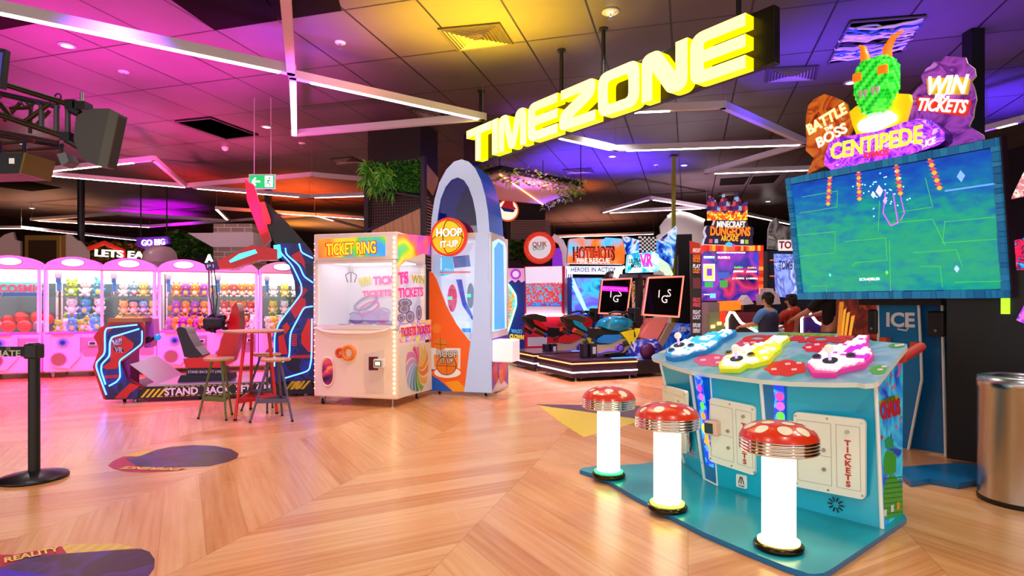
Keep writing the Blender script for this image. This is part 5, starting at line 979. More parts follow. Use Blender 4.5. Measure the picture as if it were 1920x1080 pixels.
# ================================================================ claw machines
CL = Fr((83, 710), (485, 695)); UW = 1.63; BWd = .8
PK = mat('#f6c0ea', .3, 0, .03); PKD = mat('#c86ac0', .4); PW = mat('#fbe8f8', .3, 0, .1); GP = mat('#a888b8', .4, .2)  # cabinet pinks and faint glow carry magenta LED light on white plastic
def claw_unit(label, loc, banner=False):
    t = thing('claw_machine', label, 'claw machine', loc, math.radians(CL.ang), 'row of pink twin claw machines')
    body = MB().box(0, UW, .0, .9, .1, .76, PK).obj('lower_cabinet', t, .02)
    fr_ = MB()
    for x in (0, UW - .05): fr_.box(x, x + .05, 0, .05, .76, 1.9, PW)
    fr_.box(UW / 2 - .02, UW / 2 + .02, 0, .04, .76, 1.84, mat('#e8d8e8', .3, .3))
    fr_.box(0, UW, 0, .05, .74, .78, PKD).box(0, .03, .85, .9, .76, 1.9, PW).box(UW - .03, UW, .85, .9, .76, 1.9, PW); fr_.obj('window_frame', t)
    MB().box(0, UW, 0, .9, 1.82, 1.9, PK).obj('canopy', t)
    for x in (-.004, UW - .012): MB().box(x, x + .016, -.02, -.002, .12, 1.9, NEONP).obj('light_strip', t)
    MB().box(.03, UW - .03, .84, .86, .76, 1.62, mat('#6a7078', .15, .4)).box(.03, UW - .03, .83, .86, 1.62, 1.82, mat('#fffdf8', .4, 0, .9)).obj('back_panel', t)
    MB().box(.06, UW - .06, .1, .8, 1.8, 1.818, mat('#ffffff', .4, 0, 2.6)).obj('interior_lamp', t)
    MB().box(.04, UW - .04, .02, .025, .78, 1.82, glass('#ffffff', .03)).obj('front_glass', t)
    for b in range(2):
        x0 = b * (UW / 2) + .01; w = BWd; c = x0 + w / 2
        arc = [(x0 + w * k / 16, 1.9 + .15 * math.sin(math.pi * k / 16) ** .6) for k in range(17)]
        hd = MB().plate([(x0, 1.84)] + arc + [(x0 + w, 1.84)], -.03, .3, PK); h_ = hd.obj('domed_header', t, .01)
        pl_ = MB(); pl_.plate(circ(c, 1.95, .17, 28, .07), -.04, -.02, mat('#b06ab8', .3)); pl_.plate(circ(c, 1.95, .158, 28, .06), -.048, -.03, mat('#ffffff', .3, 0, 1.6)); pl_.obj('oval_lamp', h_)
        # lower front
        MB().plate([(x0 + .1, .74), (x0 + .1, .2), (x0 + .35, .16), (x0 + .5, .35), (x0 + .5, .74)], -.035, 0, PK).obj('moulded_front', body, .02)
        MB().plate([(x0 + .5, .68), (x0 + .77, .68), (x0 + .77, .36), (x0 + .57, .36), (x0 + .5, .45)], -.012, 0, GP).obj('coin_panel', body)
        MB().box(x0 + .62, x0 + .74, -.05, -.01, .54, .61, WHITE, .008).box(x0 + .64, x0 + .72, -.054, -.05, .555, .6, mat('#203040', .2, 0, .2)).obj('card_reader', body)
        MB().plate(circ(x0 + .26, .6, .085, 24), -.05, -.035, mat('#e08ad8', .3)).plate(circ(x0 + .26, .6, .06, 24), -.056, -.04, mat('#4a6ae0', .3, 0, .2)).plate(circ(x0 + .26, .6, .035, 20), -.06, -.045, mat('#182a80', .3)).obj('round_button', body)
        MB().plate(circ(x0 + .2, .32, .115, 28), -.042, -.03, mat('#d878c8', .3)).plate(circ(x0 + .2, .32, .1, 28), -.046, -.035, mat('#9a6a6a', .12, .3)).obj('prize_door', body)
        MB().box(x0 + .1, x0 + .42, -.07, 0, .73, .765, mat('#e070d0', .3), .01).obj('control_shelf', body)
        for z in (1.04, 1.37): MB().box(x0 + .05, x0 + w - .05, .36, .8, z, z + .012, glass('#d8f4ee', .12)).obj('glass_shelf', t)
        cx, cy = x0 + .12, .28; cm = MB().box(cx - .05, cx + .05, cy - .05, cy + .05, 1.7, 1.8, mat('#b0a8b0', .4)).box(cx - .035, cx + .035, cy - .055, cy - .05, 1.62, 1.7, mat('#2a60c0', .4)).cyl((cx, cy, 1.62), (cx, cy, 1.48), .035, mat('#2a90b8', .3), n=12)
        for k in range(3): a = k * 2.1 + .5; cm.tube([(cx, cy, 1.48), (cx + .07 * math.cos(a), cy + .07 * math.sin(a), 1.44), (cx + .045 * math.cos(a), cy + .045 * math.sin(a), 1.36)], .007, STEEL, 6)
        cm.obj('claw', t)
    for x in (.1, UW / 2, UW - .1):
        for y in (.1, .8): caster(x, y, t, .032, mat('#d8a0d8', .4))
    return t
def cloc(x): return CL.world(x, 0)
u1 = claw_unit('pink twin claw machine directly behind the red and blue ride pod', cloc(0))
u2 = dup(u1, cloc(UW + .03), label='pink twin claw machine behind the two ride seats, right of centre in the row')
u3 = dup(u1, cloc(2 * UW + .06), label='pink twin claw machine partly hidden by the tall ride tower, at the right end')
u0 = dup(u1, cloc(-UW - .05), label='pink twin claw machine cut by the left edge, holding red and grey balls')
# banner in the left machine
def inbay(x, y, z): return CL.world(x, y, z)
t = thing('banner_box', 'turquoise banner box with pink lettering on shelf of the leftmost claw machine', 'sign', inbay(-UW - .05 + .85, .5, 1.384), math.radians(CL.ang))
b = MB().box(0, .72, 0, .05, 0, .24, mat('#58c8b8', .4, 0, .1)).box(0, .72, -.004, 0, 0, .06, mat('#2a50b0', .4)); b.text('COSMIC', .36, -.006, .13, .17, mat('#e0286a', .4, 0, .2), .006, bold=.006, sx=1.0); b.obj('printed_box', t)
# plush toys
def plush(nm, body, belly, ear, limbs=None, kind='bear', extra=None):
    m = MB(); B_ = mat(body, .8); L_ = mat(limbs or body, .8); E_ = mat(ear, .8); bl = mat(belly, .8); k_ = mat('#201818', .4)
    m.ell((0, 0, .075), (.062, .055, .075), B_, 10); m.ell((0, -.045, .07), (.04, .02, .045), bl, 8); m.ell((0, -.005, .19), (.075, .065, .068), B_, 12)
    for s in (-1, 1):
        m.ell((s * .05, -.05, .02), (.028, .038, .022), L_, 8); m.ell((s * .068, -.02, .1), (.02, .025, .04), L_, 8, Matrix.Rotation(s * .5, 3, 'Y')); m.ell((s * .028, -.066, .2), (.007, .004, .009), k_, 6)
        if kind == 'bear': m.ell((s * .052, 0, .248), (.026, .014, .026), E_, 8)
        elif kind == 'bunny': m.ell((s * .045, 0, .27), (.022, .014, .05), E_, 8, Matrix.Rotation(s * .4, 3, 'Y'))
        elif kind == 'bob': m.ell((s * .075, .01, .215), (.035, .04, .045), E_, 8)
        elif kind == 'dragon': m.cyl((s * .04, 0, .24), (s * .07, .0, .3), .02, E_, r1=.003, n=6); m.ell((s * .1, .03, .12), (.06, .008, .05), E_, 8, Matrix.Rotation(s * .6, 3, 'Y'))
        elif kind == 'drop': pass
    if kind == 'drop': m.ell((0, 0, .25), (.015, .012, .04), k_, 6); m.box(-.05, .05, -.06, .045, .03, .075, mat('#c83050', .7))
    if kind == 'bob': m.ell((0, .01, .235), (.08, .065, .04), E_, 10)
    m.ell((0, -.068, .172), (.018, .012, .012), mat(extra or belly, .7), 6); return m.obj(nm)
P = {
    'green': plush('plush_toy', '#a8d838', '#f0f0e0', '#8ac828', kind='bear'), 'white': plush('plush_toy', '#f4f0ec', '#ffffff', '#f0c8d0', kind='bear'), 'cyan': plush('plush_toy', '#48b8e0', '#f4e070', '#2a98d0', kind='bunny', extra='#f0d860'),
    'yellow': plush('plush_toy', '#f0d070', '#f8e0a0', '#e8c050', kind='bear'), 'blue': plush('plush_toy', '#8cc4e0', '#f0e0d0', '#8cc4e0', kind='drop'), 'girl': plush('plush_toy', '#f4c898', '#c8e8d8', '#38408a', kind='bob'),
    'purple': plush('plush_toy', '#b050d0', '#f8c838', '#f09a28', '#9840c0', kind='dragon'), 'orange': plush('plush_toy', '#f4a028', '#f8e8c8', '#a040c0', kind='dragon'),
    'tiger': plush('plush_toy', '#f08828', '#fbf4ea', '#f4a848', '#fbf0e0', kind='bear'), 'red': plush('plush_toy', '#e04a38', '#fbf0e0', '#f0c8a0', '#f8f0e8', kind='bear'), 'lemon': plush('plush_toy', '#f4d848', '#fffbe0', '#f0c828', kind='bear')}
CN_ = {'green': 'lime green', 'white': 'white', 'cyan': 'bright blue long-eared', 'yellow': 'pale yellow bear', 'blue': 'light blue creature', 'girl': 'navy-haired doll', 'purple': 'purple winged', 'orange': 'orange winged', 'tiger': 'orange and white', 'red': 'red and white', 'lemon': 'lemon yellow'}
R_ = random.Random(9); used = set()
def place(k, x, y, z, label, group, rz=0, tilt=0, s=1.):
    o = P[k]
    if k in used: o = o.copy(); COL.objects.link(o)
    used.add(k); o.location = inbay(x, y, z); o.rotation_euler = (tilt, 0, math.radians(CL.ang) + rz); o.scale = (s, s, s); tag(o, label, 'plush toy', group)
BAYN = ['first full claw bay', 'second full claw bay', 'third full claw bay', 'fourth full claw bay', 'claw bay beside the tower']
sets = [(0, ['green', 'white', 'cyan'], ['white', 'cyan', 'white'], ['green', 'white', 'cyan'], 1.15), (1, ['white', 'blue', 'yellow', 'blue'], ['yellow', 'girl', 'blue', 'yellow'], ['lemon'], 1.), (2, ['orange', 'purple', 'orange', 'purple'], ['purple', 'orange', 'purple', 'orange'], ['purple', 'orange'], 1.),
        (3, ['tiger', 'red', 'tiger', 'tiger'], ['red', 'tiger', 'tiger', 'red'], ['tiger', 'red', 'white'], 1.), (4, ['white', 'lemon', 'white'], ['lemon', 'white', 'lemon'], ['white', 'lemon'], 1.)]
def bayx(b): return (b // 2) * (UW + .03) + (b % 2) * (UW / 2) + .01
for b, top, mid, pile, s in sets:
    x0 = bayx(b)
    for rown, (row, z) in (('upper', (top, 1.385)), ('lower', (mid, 1.055))):
        for i, k in enumerate(row):
            x = x0 + .13 + (i + .5) * .62 / len(row) ; place(k, x, .55, z, '%s plush toy on %s shelf, %s' % (CN_[k], rown, BAYN[b]), 'plush toys shelved in claw machines', R_.uniform(-.3, .3), 0, s)
    for i in range(16 if b < 4 else 10):
        k = pile[i % len(pile)]; lay = i // 6; x = x0 + .12 + (i % 6) * .115 + R_.uniform(-.02, .02) + lay * .03; y = .2 + lay * .2 + R_.uniform(-.03, .03); z = .775 + (.0 if lay == 0 else .03 * lay)
        place(k, x, y, z, '%s plush toy in the bottom pile, %s' % (CN_[k], BAYN[b]), 'plush toys piled in claw machines', R_.uniform(-1.2, 1.2), R_.uniform(-.5, .1), R_.uniform(.8, 1.05))
rb_ = MB().ell((0, 0, .1), .1, mat('#d81a18', .3), 20).obj('toy_ball'); gb_ = MB().ell((0, 0, .1), .1, mat('#9a8f98', .3, .3), 20).obj('toy_ball'); f_ = [0, 0]
for i, (x, y, z, g_) in enumerate([(-.75, .3, .78, 1), (-.54, .16, .78, 0), (-.32, .16, .78, 0), (-.12, .2, .78, 1), (-.68, .55, .86, 0), (-.45, .48, .9, 0), (-.22, .45, .9, 0), (-.8, .1, .78, 0), (-.3, .68, .92, 0), (-.55, .7, .92, 0), (-.14, .62, .88, 0)]):
    o = gb_ if g_ else rb_
    if f_[g_]: o = o.copy(); COL.objects.link(o)
    f_[g_] = 1; o.location = inbay(x, y, z); tag(o, 'shiny grey ball in the leftmost claw machine' if g_ else 'shiny red ball in the leftmost claw machine', 'ball', 'grey balls in the leftmost claw machine' if g_ else 'red balls in the leftmost claw machine')
# ================================================================ posts
def post(px, py, w, m, label, base=None, rnd_=False, name='post'):
    c = cpt(px, py); t = thing(name, label, 'post', (c.x, c.y, 0)); b = MB()
    (b.cyl((0, 0, 0), (0, 0, CEIL), w / 2, m, n=20) if rnd_ else b.box(-w / 2, w / 2, -w / 2, w / 2, 0, CEIL, m)); b.obj('shaft', t); MB().box(-w, w, -w, w, CEIL - .03, CEIL, mat('#3a3036', .5)).obj('ceiling_plate', t)
post(152, 335, .15, mat('#16181f', .35), 'black round post behind the first claw machine', rnd_=True); post(503, 348, .13, mat('#1a1418', .4), 'black post behind the exit sign'); post(1263, 291, .07, mat('#a8a020', .4), 'thin yellow-green post behind the motorcycle game')
t = thing('post', 'thick black square post behind the giant screen, beside the WIN sign', 'post', (4.98, 6.5, 0)); MB().box(-.07, .07, -.07, .07, 0, CEIL, mat('#0e0c12', .35)).obj('shaft', t)
# ================================================================ planted column
KF = Fr(o=(-2.38, 9.94), ang=-16.3); KW, KD = .945, .7; k6 = crop(660, 280, 6.753)
col = thing('column', 'dark square column with metal frame, green planting, mesh and plywood panels', 'column', KF)
MB().box(0, KW, 0, KD, 0, CEIL, mat('#2c2024', .6)).obj('shaft', col)
MF = mat('#3c363c', .4, .3); m_ = MB(); O = -.14
for pts in ([(150, 290), (205, 300), (205, 3000), (150, 3000)], [(865, 85), (918, 85), (918, 3000), (865, 3000)], [(205, 480), (860, 590), (860, 615), (205, 505)], [(205, 1000), (860, 700), (860, 738), (230, 1030), (205, 1030)], [(480, 205), (870, 85), (870, 112), (500, 225)]): m_.plate(KF.xz(k6(pts), O) if pts[2][1] < 2000 else [(a, max(b_, 0)) for a, b_ in KF.xz(k6(pts), O)], O, O + .09, MF)
m_.box(-.02, .03, -.06, KD, .5, 3.3, MF); fr_ = m_.obj('metal_frame', col)
o = MB(); P0, P1, P2, P3 = KF.xz(k6([(210, 500), (855, 605), (855, 708), (210, 1000)]), O + .05); gm_ = mat('#7a5a50', .5)
for k in range(20): u = (k + .5) / 20; x = P0[0] + (P1[0] - P0[0]) * u; za = P0[1] + (P1[1] - P0[1]) * u; zb = P3[1] + (P2[1] - P3[1]) * u; o.seg((x, zb), (x, za), .006, O + .05, gm_)
for k in range(14):
    z = P3[1] + (P0[1] - P3[1]) * (k + .5) / 14; u = 1.
    while u > 0 and not (P3[1] + (P2[1] - P3[1]) * u < z < P0[1] + (P1[1] - P0[1]) * u): u -= .02
    if u > 0: o.seg((P0[0], z), (P0[0] + (P1[0] - P0[0]) * u, z), .006, O + .05, gm_)
o.obj('wire_mesh', fr_)
PLY = art(['#d8a878', '#e0b488', '#cf9c6a'], 2, 0, .5, 'wave', 4.)
MB().plate([(a, max(b_, .1)) for a, b_ in KF.xz(k6([(240, 1028), (858, 742), (858, 3000), (240, 3000)]), O)], O + .02, O + .05, PLY).obj('plywood_panel', fr_)
KS = Pl(KF, (KW + .03, 0, 0), (KW + .03, 1, 0), (KW + .03, 0, 1)); m_ = MB(); m_.plate(KS.xz(k6([(922, 155), (1095, 365), (1085, 430), (1030, 585), (922, 435)])), 0, .02, PLY); m_.xf(KS.M).obj('side_plywood_panel', fr_)
m_ = MB()
for k in range(26):
    z = KS.q(*k6([(930, 520)])[0])[1] - k * .05; y0 = -.02; m_.box(y0 + (.0), min(.6, .05 + k * .09), -.015, .01, z - .018, z, mat('#b89a90', .5))
m_.xf(KS.M).obj('side_slats', fr_)
def leafy(mb, n, fn, size, cols, r, droop=.3):
    ms_ = [mat(c, .5) for c in cols]
    for _ in range(n):
        p = Vector(fn(r)); a = r.uniform(0, 6.28); e = r.uniform(-.6, .9); d = Vector((math.cos(a) * math.cos(e), math.sin(a) * math.cos(e), math.sin(e))); s_ = size * r.uniform(.6, 1.3); w = d.orthogonal().normalized() * s_ * .28; q = p + d * s_ * .5; tip = p + d * s_ + Vector((0, 0, -droop * s_))
        mb.add([p, q + w, tip, q - w], [(0, 1, 2, 3)], r.choice(ms_))
r = random.Random(5); F1 = KF.xz(k6([(200, 200), (860, 120), (860, 560), (200, 480)]), O); a_, b_, c_, d_ = F1
def infield(r, u0=0, u1=1): u = r.uniform(u0, u1); v = r.random(); x = a_[0] + (b_[0] - a_[0]) * u; zt = a_[1] + (b_[1] - a_[1]) * u; zb = d_[1] + (c_[1] - d_[1]) * u; return (x, O + r.uniform(-.05, .08), zb + (zt - zb) * v)
m_ = MB(); leafy(m_, 2600, lambda r: infield(r, .48, 1), .035, ['#2f8a20', '#4cb82a', '#1f6a1c', '#6acc30', '#256f20'], r); m_.obj('small_leaved_planting', col)
m_ = MB(); FG = [mat(c, .45) for c in ('#5ab828', '#3f9a22', '#8ad03a', '#2f7a1c')]
for k in range(26):
    cx, cy, cz = infield(r, -.02, .52)
    for j in range(15):
        a = r.uniform(0, 6.28); L_ = r.uniform(.1, .22); dx, dz = math.cos(a), math.sin(a); pts = [Vector((cx + dx * L_ * t_, cy - .1 * math.sin(t_ * 2.2), cz + dz * L_ * t_ - .08 * t_ * t_)) for t_ in (0, .33, .66, 1)]; n_ = Vector((-dz, 0, dx)); vs = []
        for p, w in zip(pts, (.006, .014, .011, .001)): vs += [p + n_ * w, p - n_ * w]
        m_.add(vs, [(0, 1, 3, 2), (2, 3, 5, 4), (4, 5, 7, 6)], r.choice(FG))
m_.obj('fern_planting', col); MB().plate(F1, O + .02, O + .06, mat('#14260f', .8)).obj('planting_backing', col)
# hanging planter canopy
z_ = 3.3; PP = [cpt(x, y, z_) for x, y in [(870, 345), (937, 326), (1089, 354), (1018, 383), (900, 372)]]; c = PP[1]
t = thing('hanging_planter', 'hanging dark framed canopy with trailing plants and pink-lit underside', 'hanging planter', c); L_ = [(v.x - c.x, v.y - c.y) for v in PP]
MB().slab(L_, 0, .03, mat('#f0b8c8', .4, 0, .0)).obj('underside_panel', t); m_ = MB()  # pink light on the underside is put into the panel colour
for i in range(4): a, b = L_[i], L_[i + 1]; m_.tube([(a[0], a[1], .1), (b[0], b[1], .1)], .035, BLACK, 6)
m_.tube([(L_[4][0], L_[4][1], .1), (L_[0][0], L_[0][1], .1)], .035, BLACK, 6); m_.obj('frame', t)
m_ = MB(); e_ = [(L_[0], L_[1]), (L_[1], L_[2]), (L_[2], L_[3])]
def edgep(r): a, b = e_[r.choice((0, 1, 1, 1, 2))]; u = r.random(); return (a[0] + (b[0] - a[0]) * u + r.uniform(-.05, .1), a[1] + (b[1] - a[1]) * u + r.uniform(-.1, .3), .05 + r.uniform(-.16, .1))
leafy(m_, 900, edgep, .09, ['#8aa830', '#a8c848', '#5a8a28', '#c8d860'], r); m_.obj('trailing_foliage', t)
m_ = MB().tube([(L_[1][0] * .9, L_[1][1], -.01), (L_[3][0], L_[3][1], -.01)], .012, mat('#ff9a60', .4, 0, 3), 6); m_.obj('light_strip', t)
for i in (1, 2, 3): MB().tube([(L_[i][0], L_[i][1], .1), (L_[i][0], L_[i][1], CEIL - z_)], .008, BLACK, 5).obj('suspension_cable', t)
# ================================================================ exit sign
Y = 8.6; q0 = ((468 - CX) / F * Y, H + (570 - 353) * Y / F); q1 = ((515 - CX) / F * Y, H + (570 - 328) * Y / F); w, h = q1[0] - q0[0], q1[1] - q0[1]
t = thing('exit_sign', 'green illuminated exit sign with running figure and left arrow', 'exit sign', (q0[0], Y, q0[1])); GR_ = mat('#0aa84a', .4, 0, .9); WE = mat('#f8fff8', .4, 0, 1.2)
MB().box(-.01, w + .01, 0, .03, -.01, h + .01, WHITE).obj('housing', t); m_ = MB().box(0, w, -.004, 0, 0, h, GR_); m_.obj('green_panel', t); m_ = MB()
m_.seg((.05, h / 2), (.15, h / 2), .022, -.006, WE); m_.seg((.04, h / 2), (.09, h * .78), .022, -.0062, WE); m_.seg((.04, h / 2), (.09, h * .22), .022, -.0064, WE); m_.obj('white_arrow', t)
m_ = MB(); m_.box(w * .62, w * .93, -.006, -.004, h * .1, h * .92, WE); g_ = mat('#078a3a', .4, 0, .6); m_.disc((w * .8, -.008, h * .76), .014, g_, n=12)
for a, b in [((.78, .66), (.74, .42)), ((.74, .42), (.82, .32)), ((.82, .32), (.8, .16)), ((.74, .42), (.66, .28)), ((.78, .62), (.7, .52)), ((.78, .62), (.86, .52))]: m_.seg((w * a[0], h * a[1]), (w * b[0], h * b[1]), .014, -.008, g_)
m_.obj('running_figure', t)
for x in (.06, w - .06): MB().tube([(x, .015, h), (x, .015, CEIL - q0[1])], .006, mat('#c8c0c0', .4), 5).obj('chain', t)
# ================================================================ truss with speaker and lamps at upper left
TF = Fr(o=(0, 5.), ang=0); tc_ = crop(0, 130, 5.142)
tr = thing('lighting_truss', 'black box lighting truss entering from the left edge with clamped fittings', 'truss', (0, 5., 0)); TM = mat('#3a3018', .35, .7); TK = mat('#141214', .45, .3)
def tp_(x, y, off=0): q = TF.p(*tc_([(x, y)])[0], off); return (q[0], off, q[2])
for (a, b, o_) in [((-2400, -620), (690, 345), 0), ((-2400, -380), (640, 655), 0), ((-2400, -300), (560, 360), .45), ((-2400, 230), (600, 740), .45)]: MB().tube([tp_(*a, o_), tp_(*b, o_)], .026, TM if o_ == 0 else TK, 10).obj('chord', tr)
for (a, b, o_) in [((400, 350), (400, 580), 0), ((545, 350), (545, 600), 0), ((655, 350), (655, 640), 0), ((480, 330), (230, 515), 0), ((0, 330), (130, 490), 0), ((0, 260), (-260, 400), 0), ((300, 340), (290, 620), .45), ((200, 320), (40, 500), .45), ((480, 400), (330, 560), .45), ((100, 380), (310, 370), .2), ((0, 600), (560, 700), .2), ((0, 720), (330, 690), .3), ((40, 790), (600, 760), .4)]:
    MB().tube([tp_(*a, o_), tp_(*b, o_)], .016 if o_ else .02, TM if (a[0] - b[0]) else mat('#4a4a4c', .4, .4), 8).obj('brace', tr)
for (a, o_) in [((690, 345), 0), ((640, 655), 0)]: MB().box(tp_(*a)[0] - .03, tp_(*a)[0] + .05, -.04, .5, tp_(*a)[2] - .035, tp_(*a)[2] + .035, TK).obj('end_plate', tr)
MB().tube([tp_(560 + 30 * math.cos(k * .524), 262 + 28 * math.sin(k * .524)) for k in range(12)], .006, TK, 6, True).obj('cable_loop', tr)
m_ = MB(); R2 = random.Random(8)
for k in range(8): x = R2.uniform(150, 620); m_.tube([tp_(x, 300 + x * .05), tp_(x + R2.uniform(20, 60), 360), tp_(x + R2.uniform(60, 120), 330)], .006, BLACK, 5)
m_.obj('cables', tr); MB().box(tp_(790, 0)[0] - .05, tp_(790, 0)[0] + .05, -.04, .06, tp_(0, 400)[2], tp_(0, 320)[2], TK).cyl((tp_(790, 0)[0], 0, tp_(0, 320)[2]), (tp_(790, 0)[0], 0, tp_(0, 225)[2]), .014, STEEL, n=10).obj('clamp', tr)
for x in (-4.4, -6.2): MB().tube([(x, 0, 3.0), (x, 0, CEIL)], .012, BLACK, 6).obj('hanging_wire', tr)
sf = Fr(o=(0, 4.98), ang=0)
t = thing('loudspeaker', 'black curved-front loudspeaker clamped to the end of the truss', 'loudspeaker', (0, 4.98, 0)); m_ = MB(); pr = sf.xz(tc_([(750, 450), (900, 385), (1070, 385), (1155, 430), (1045, 945), (950, 930), (830, 890), (770, 800), (725, 680)]), 0)
m_.plate(pr, -.02, .1, mat('#3a3634', .55), mat('#2c2a28', .5)); m_.obj('cabinet', t, .02)
m_ = MB(); m_.plate(sf.xz(tc_([(1070, 385), (1155, 430), (1045, 945), (1000, 940), (950, 930)]), -.02), -.035, -.021, mat('#4a463a', .45)); m_.obj('side_rail', t); MB().tube([tp_(700, 400), tp_(790, 440)], .03, TK, 8).tube([tp_(650, 690), tp_(770, 760)], .02, TK, 8).obj('bracket', t)
t = thing('small_floodlight', 'small grey floodlight hanging under the truss end, beside the loudspeaker', 'stage light', (0, 4.95, 0)); MB().plate(sf.xz(tc_([(608, 838), (690, 818), (722, 905), (655, 952)]), 0), -.04, .08, mat('#5a5c60', .4)).obj('lamp_body', t, .01); MB().tube([tp_(620, 740), tp_(640, 830)], .012, TK, 6).obj('yoke', t)
t = thing('stage_light', 'black boxy stage light with paper tag below the truss, at the left edge', 'stage light', (0, 4.95, 0)); q = sf.p(*tc_([(60, 920)])[0], .1); e = sf.p(*tc_([(270, 920)])[0], .1)
MB().plate(sf.xz(tc_([(-500, 815), (285, 815), (235, 1010), (-500, 1030)])), .0, .3, mat('#100e10', .5)).obj('lamp_housing', t, .01); MB().plate(sf.xz(tc_([(268, 812), (290, 815), (240, 1012), (222, 1010)])), -.01, .31, mat('#6a5a18', .4, .4)).obj('rim', t)
for x_ in (-120, 120): a_ = sf.p(*tc_([(x_, 820)])[0]); MB().tube([(a_[0], .15, a_[2] - .02), (a_[0], .15, a_[2] + .14)], .015, TK, 6).obj('yoke', t)
mw = sf.p(*tc_([(140, 895)])[0], 0); MB().box(mw[0] - .02, mw[0] + .025, -.002, .0, mw[2] - .02, mw[2] + .025, WHITE).obj('paper_tag', t)
t = thing('wall_monitor', 'dark hanging monitor just cut by the left edge above the truss', 'monitor', (0, 4.6, 0)); f_ = Fr(o=(0, 4.6), ang=0)
MB().plate(f_.xz([(-60, 80), (10, 92), (2, 165), (-60, 150)], 0), 0, .05, BLACK).obj('screen_casing', t); MB().plate(f_.xz([(-55, 88), (6, 99), (0, 150), (-55, 145)], 0), -.004, 0, mat('#3a3a8a', .3, 0, .4)).obj('display', t); MB().tube([(-4.05, .03, 3.1), (-4.05, .03, CEIL)], .015, BLACK).obj('hanging_rod', t)
# ================================================================ belt barrier
t = thing('belt_barrier_post', 'black belt barrier post on round base with printed belt, at left', 'barrier post', (-3.42, 4.31, 0))
MB().lathe([(.0001, 0), (.205, 0), (.208, .012), (.2, .025), (.06, .055), (.038, .06)], (0, 0, 0), mat('#0e0d10', .35), 48).obj('base', t); MB().cyl((0, 0, .05), (0, 0, .97), .036, mat('#121114', .4), n=28).obj('pole', t); MB().box(-.045, .045, -.045, .045, .86, .965, mat('#101012', .4), .012).obj('belt_cassette', t)
b = MB().box(-1.6, -.04, -.004, .004, .875, .945, mat('#17151a', .6)); b.text('ULTIMATE', -.045 - .22, -.006, .895, .06, mat('#d8d4b8', .5), .001, bold=.001, sx=1.25); b.text('@', -.18, -.006, .932, .035, mat('#9a98a0', .5), .001); b.obj('belt', t)
# ================================================================ floor stickers
fs_ = crop(0, 780, 3.6)
def fl(pts, m, k, mb, o): mb.poly([(q.x - o[0], q.y - o[1], .001 + .0006 * k) for q in [Vector(floorp(*p) + (0,)) for p in pts]][::1], m)
def sticker(name, label, o, polys, txts=()):
    t = thing(name, label, 'floor sticker', (o[0], o[1], 0)); 
    for k, (nm, pts, m) in enumerate(polys):
        q = [(floorp(*p)[0] - o[0], floorp(*p)[1] - o[1]) for p in pts]; MB().slab(q, .0002, .001 + .0007 * k, m).obj(nm, t)
    for s_, p0, p1, sz, m in txts:
        a, b = floorp(*p0), floorp(*p1); an = math.atan2(b[1] - a[1], b[0] - a[0]); mb = MB(); L_ = math.hypot(b[0] - a[0], b[1] - a[1]); vs, _, _ = textmesh(s_, sz, .01, 'CENTER', 0, 0); w = max(v[0] for v in vs) - min(v[0] for v in vs)
        M = Matrix.Translation(((a[0] + b[0]) / 2 - o[0], (a[1] + b[1]) / 2 - o[1], .0045)) @ Matrix.Rotation(an, 4, 'Z') @ Matrix.Rotation(-math.pi / 2, 4, 'X'); mb.text(s_, 0, 0, 0, sz, m, .0005, sx=L_ / w, M=M, bold=.003); mb.obj('lettering', t)
    return t
dkst = art(['#2a1c1c', '#3e2c30', '#342428', '#4a3478', '#33242a', '#5a4470', '#2e2022'], 2.2, 0, .35, dist=1.); RS = mat('#b81c2c', .4); YS_ = mat('#e8b828', .4)
o = floorp(330, 862)
sticker('floor_sticker', 'dark oval floor sticker with red EXPERIENCE edge, in the middle distance at left', o, [('red_band', fs_([(728, 335), (770, 300), (830, 275), (940, 268), (900, 330), (1010, 346), (1200, 348), (1260, 360), (1180, 372), (1000, 382), (870, 380), (770, 360)]), RS), ('yellow_stripes', fs_([(840, 270), (950, 240), (1075, 226), (945, 275)]), YS_),
    ('dark_picture', fs_([(850, 290), (950, 270), (1050, 232), (1150, 210), (1300, 198), (1450, 203), (1560, 225), (1610, 255), (1600, 285), (1540, 310), (1410, 338), (1200, 346), (1000, 345), (925, 338)]), dkst)], [('EXPERIENCE', fs_([(1215, 362)])[0], fs_([(830, 352)])[0], .09, mat('#e8c868', .5))])
o = floorp(130, 1050)
sticker('floor_sticker', 'large dark floor sticker with red REALITY band, cut by the bottom left corner', o, [('red_band', fs_([(-300, 960), (0, 938), (90, 938), (415, 880), (455, 935), (200, 960), (-300, 1120)]), RS), ('yellow_stripes', fs_([(415, 880), (500, 866), (790, 862), (925, 890), (455, 935)]), art(['#e8c030', '#d8a868', '#e8b820', '#d8a868'], 5, 0, .4, 'wave', 0, True)),
    ('dark_picture', fs_([(-300, 1120), (60, 1005), (200, 950), (450, 930), (950, 898), (1010, 920), (1045, 970), (1040, 1030), (1000, 1085), (900, 1160), (-300, 1240)]), dkst), ('blue_corner', fs_([(-200, 1020), (60, 1040), (360, 1085), (500, 1160), (-200, 1200)]), mat('#3a1fc0', .4))], [('REALITY', fs_([(28, 982)])[0], fs_([(392, 903)])[0], .1, mat('#e8c868', .5))])
o = floorp(1090, 790)
sticker('floor_sticker', 'yellow and dark purple angular floor graphic left of the mushroom stools', o, [('dark_part', [(1003, 758), (1200, 761), (1262, 772), (1190, 786), (1060, 768)], mat('#5a4048', .4)), ('yellow_part', [(1010, 761), (1060, 767), (1190, 785), (1190, 793), (1160, 802), (1095, 820), (1055, 795)], mat('#e8c838', .4))])
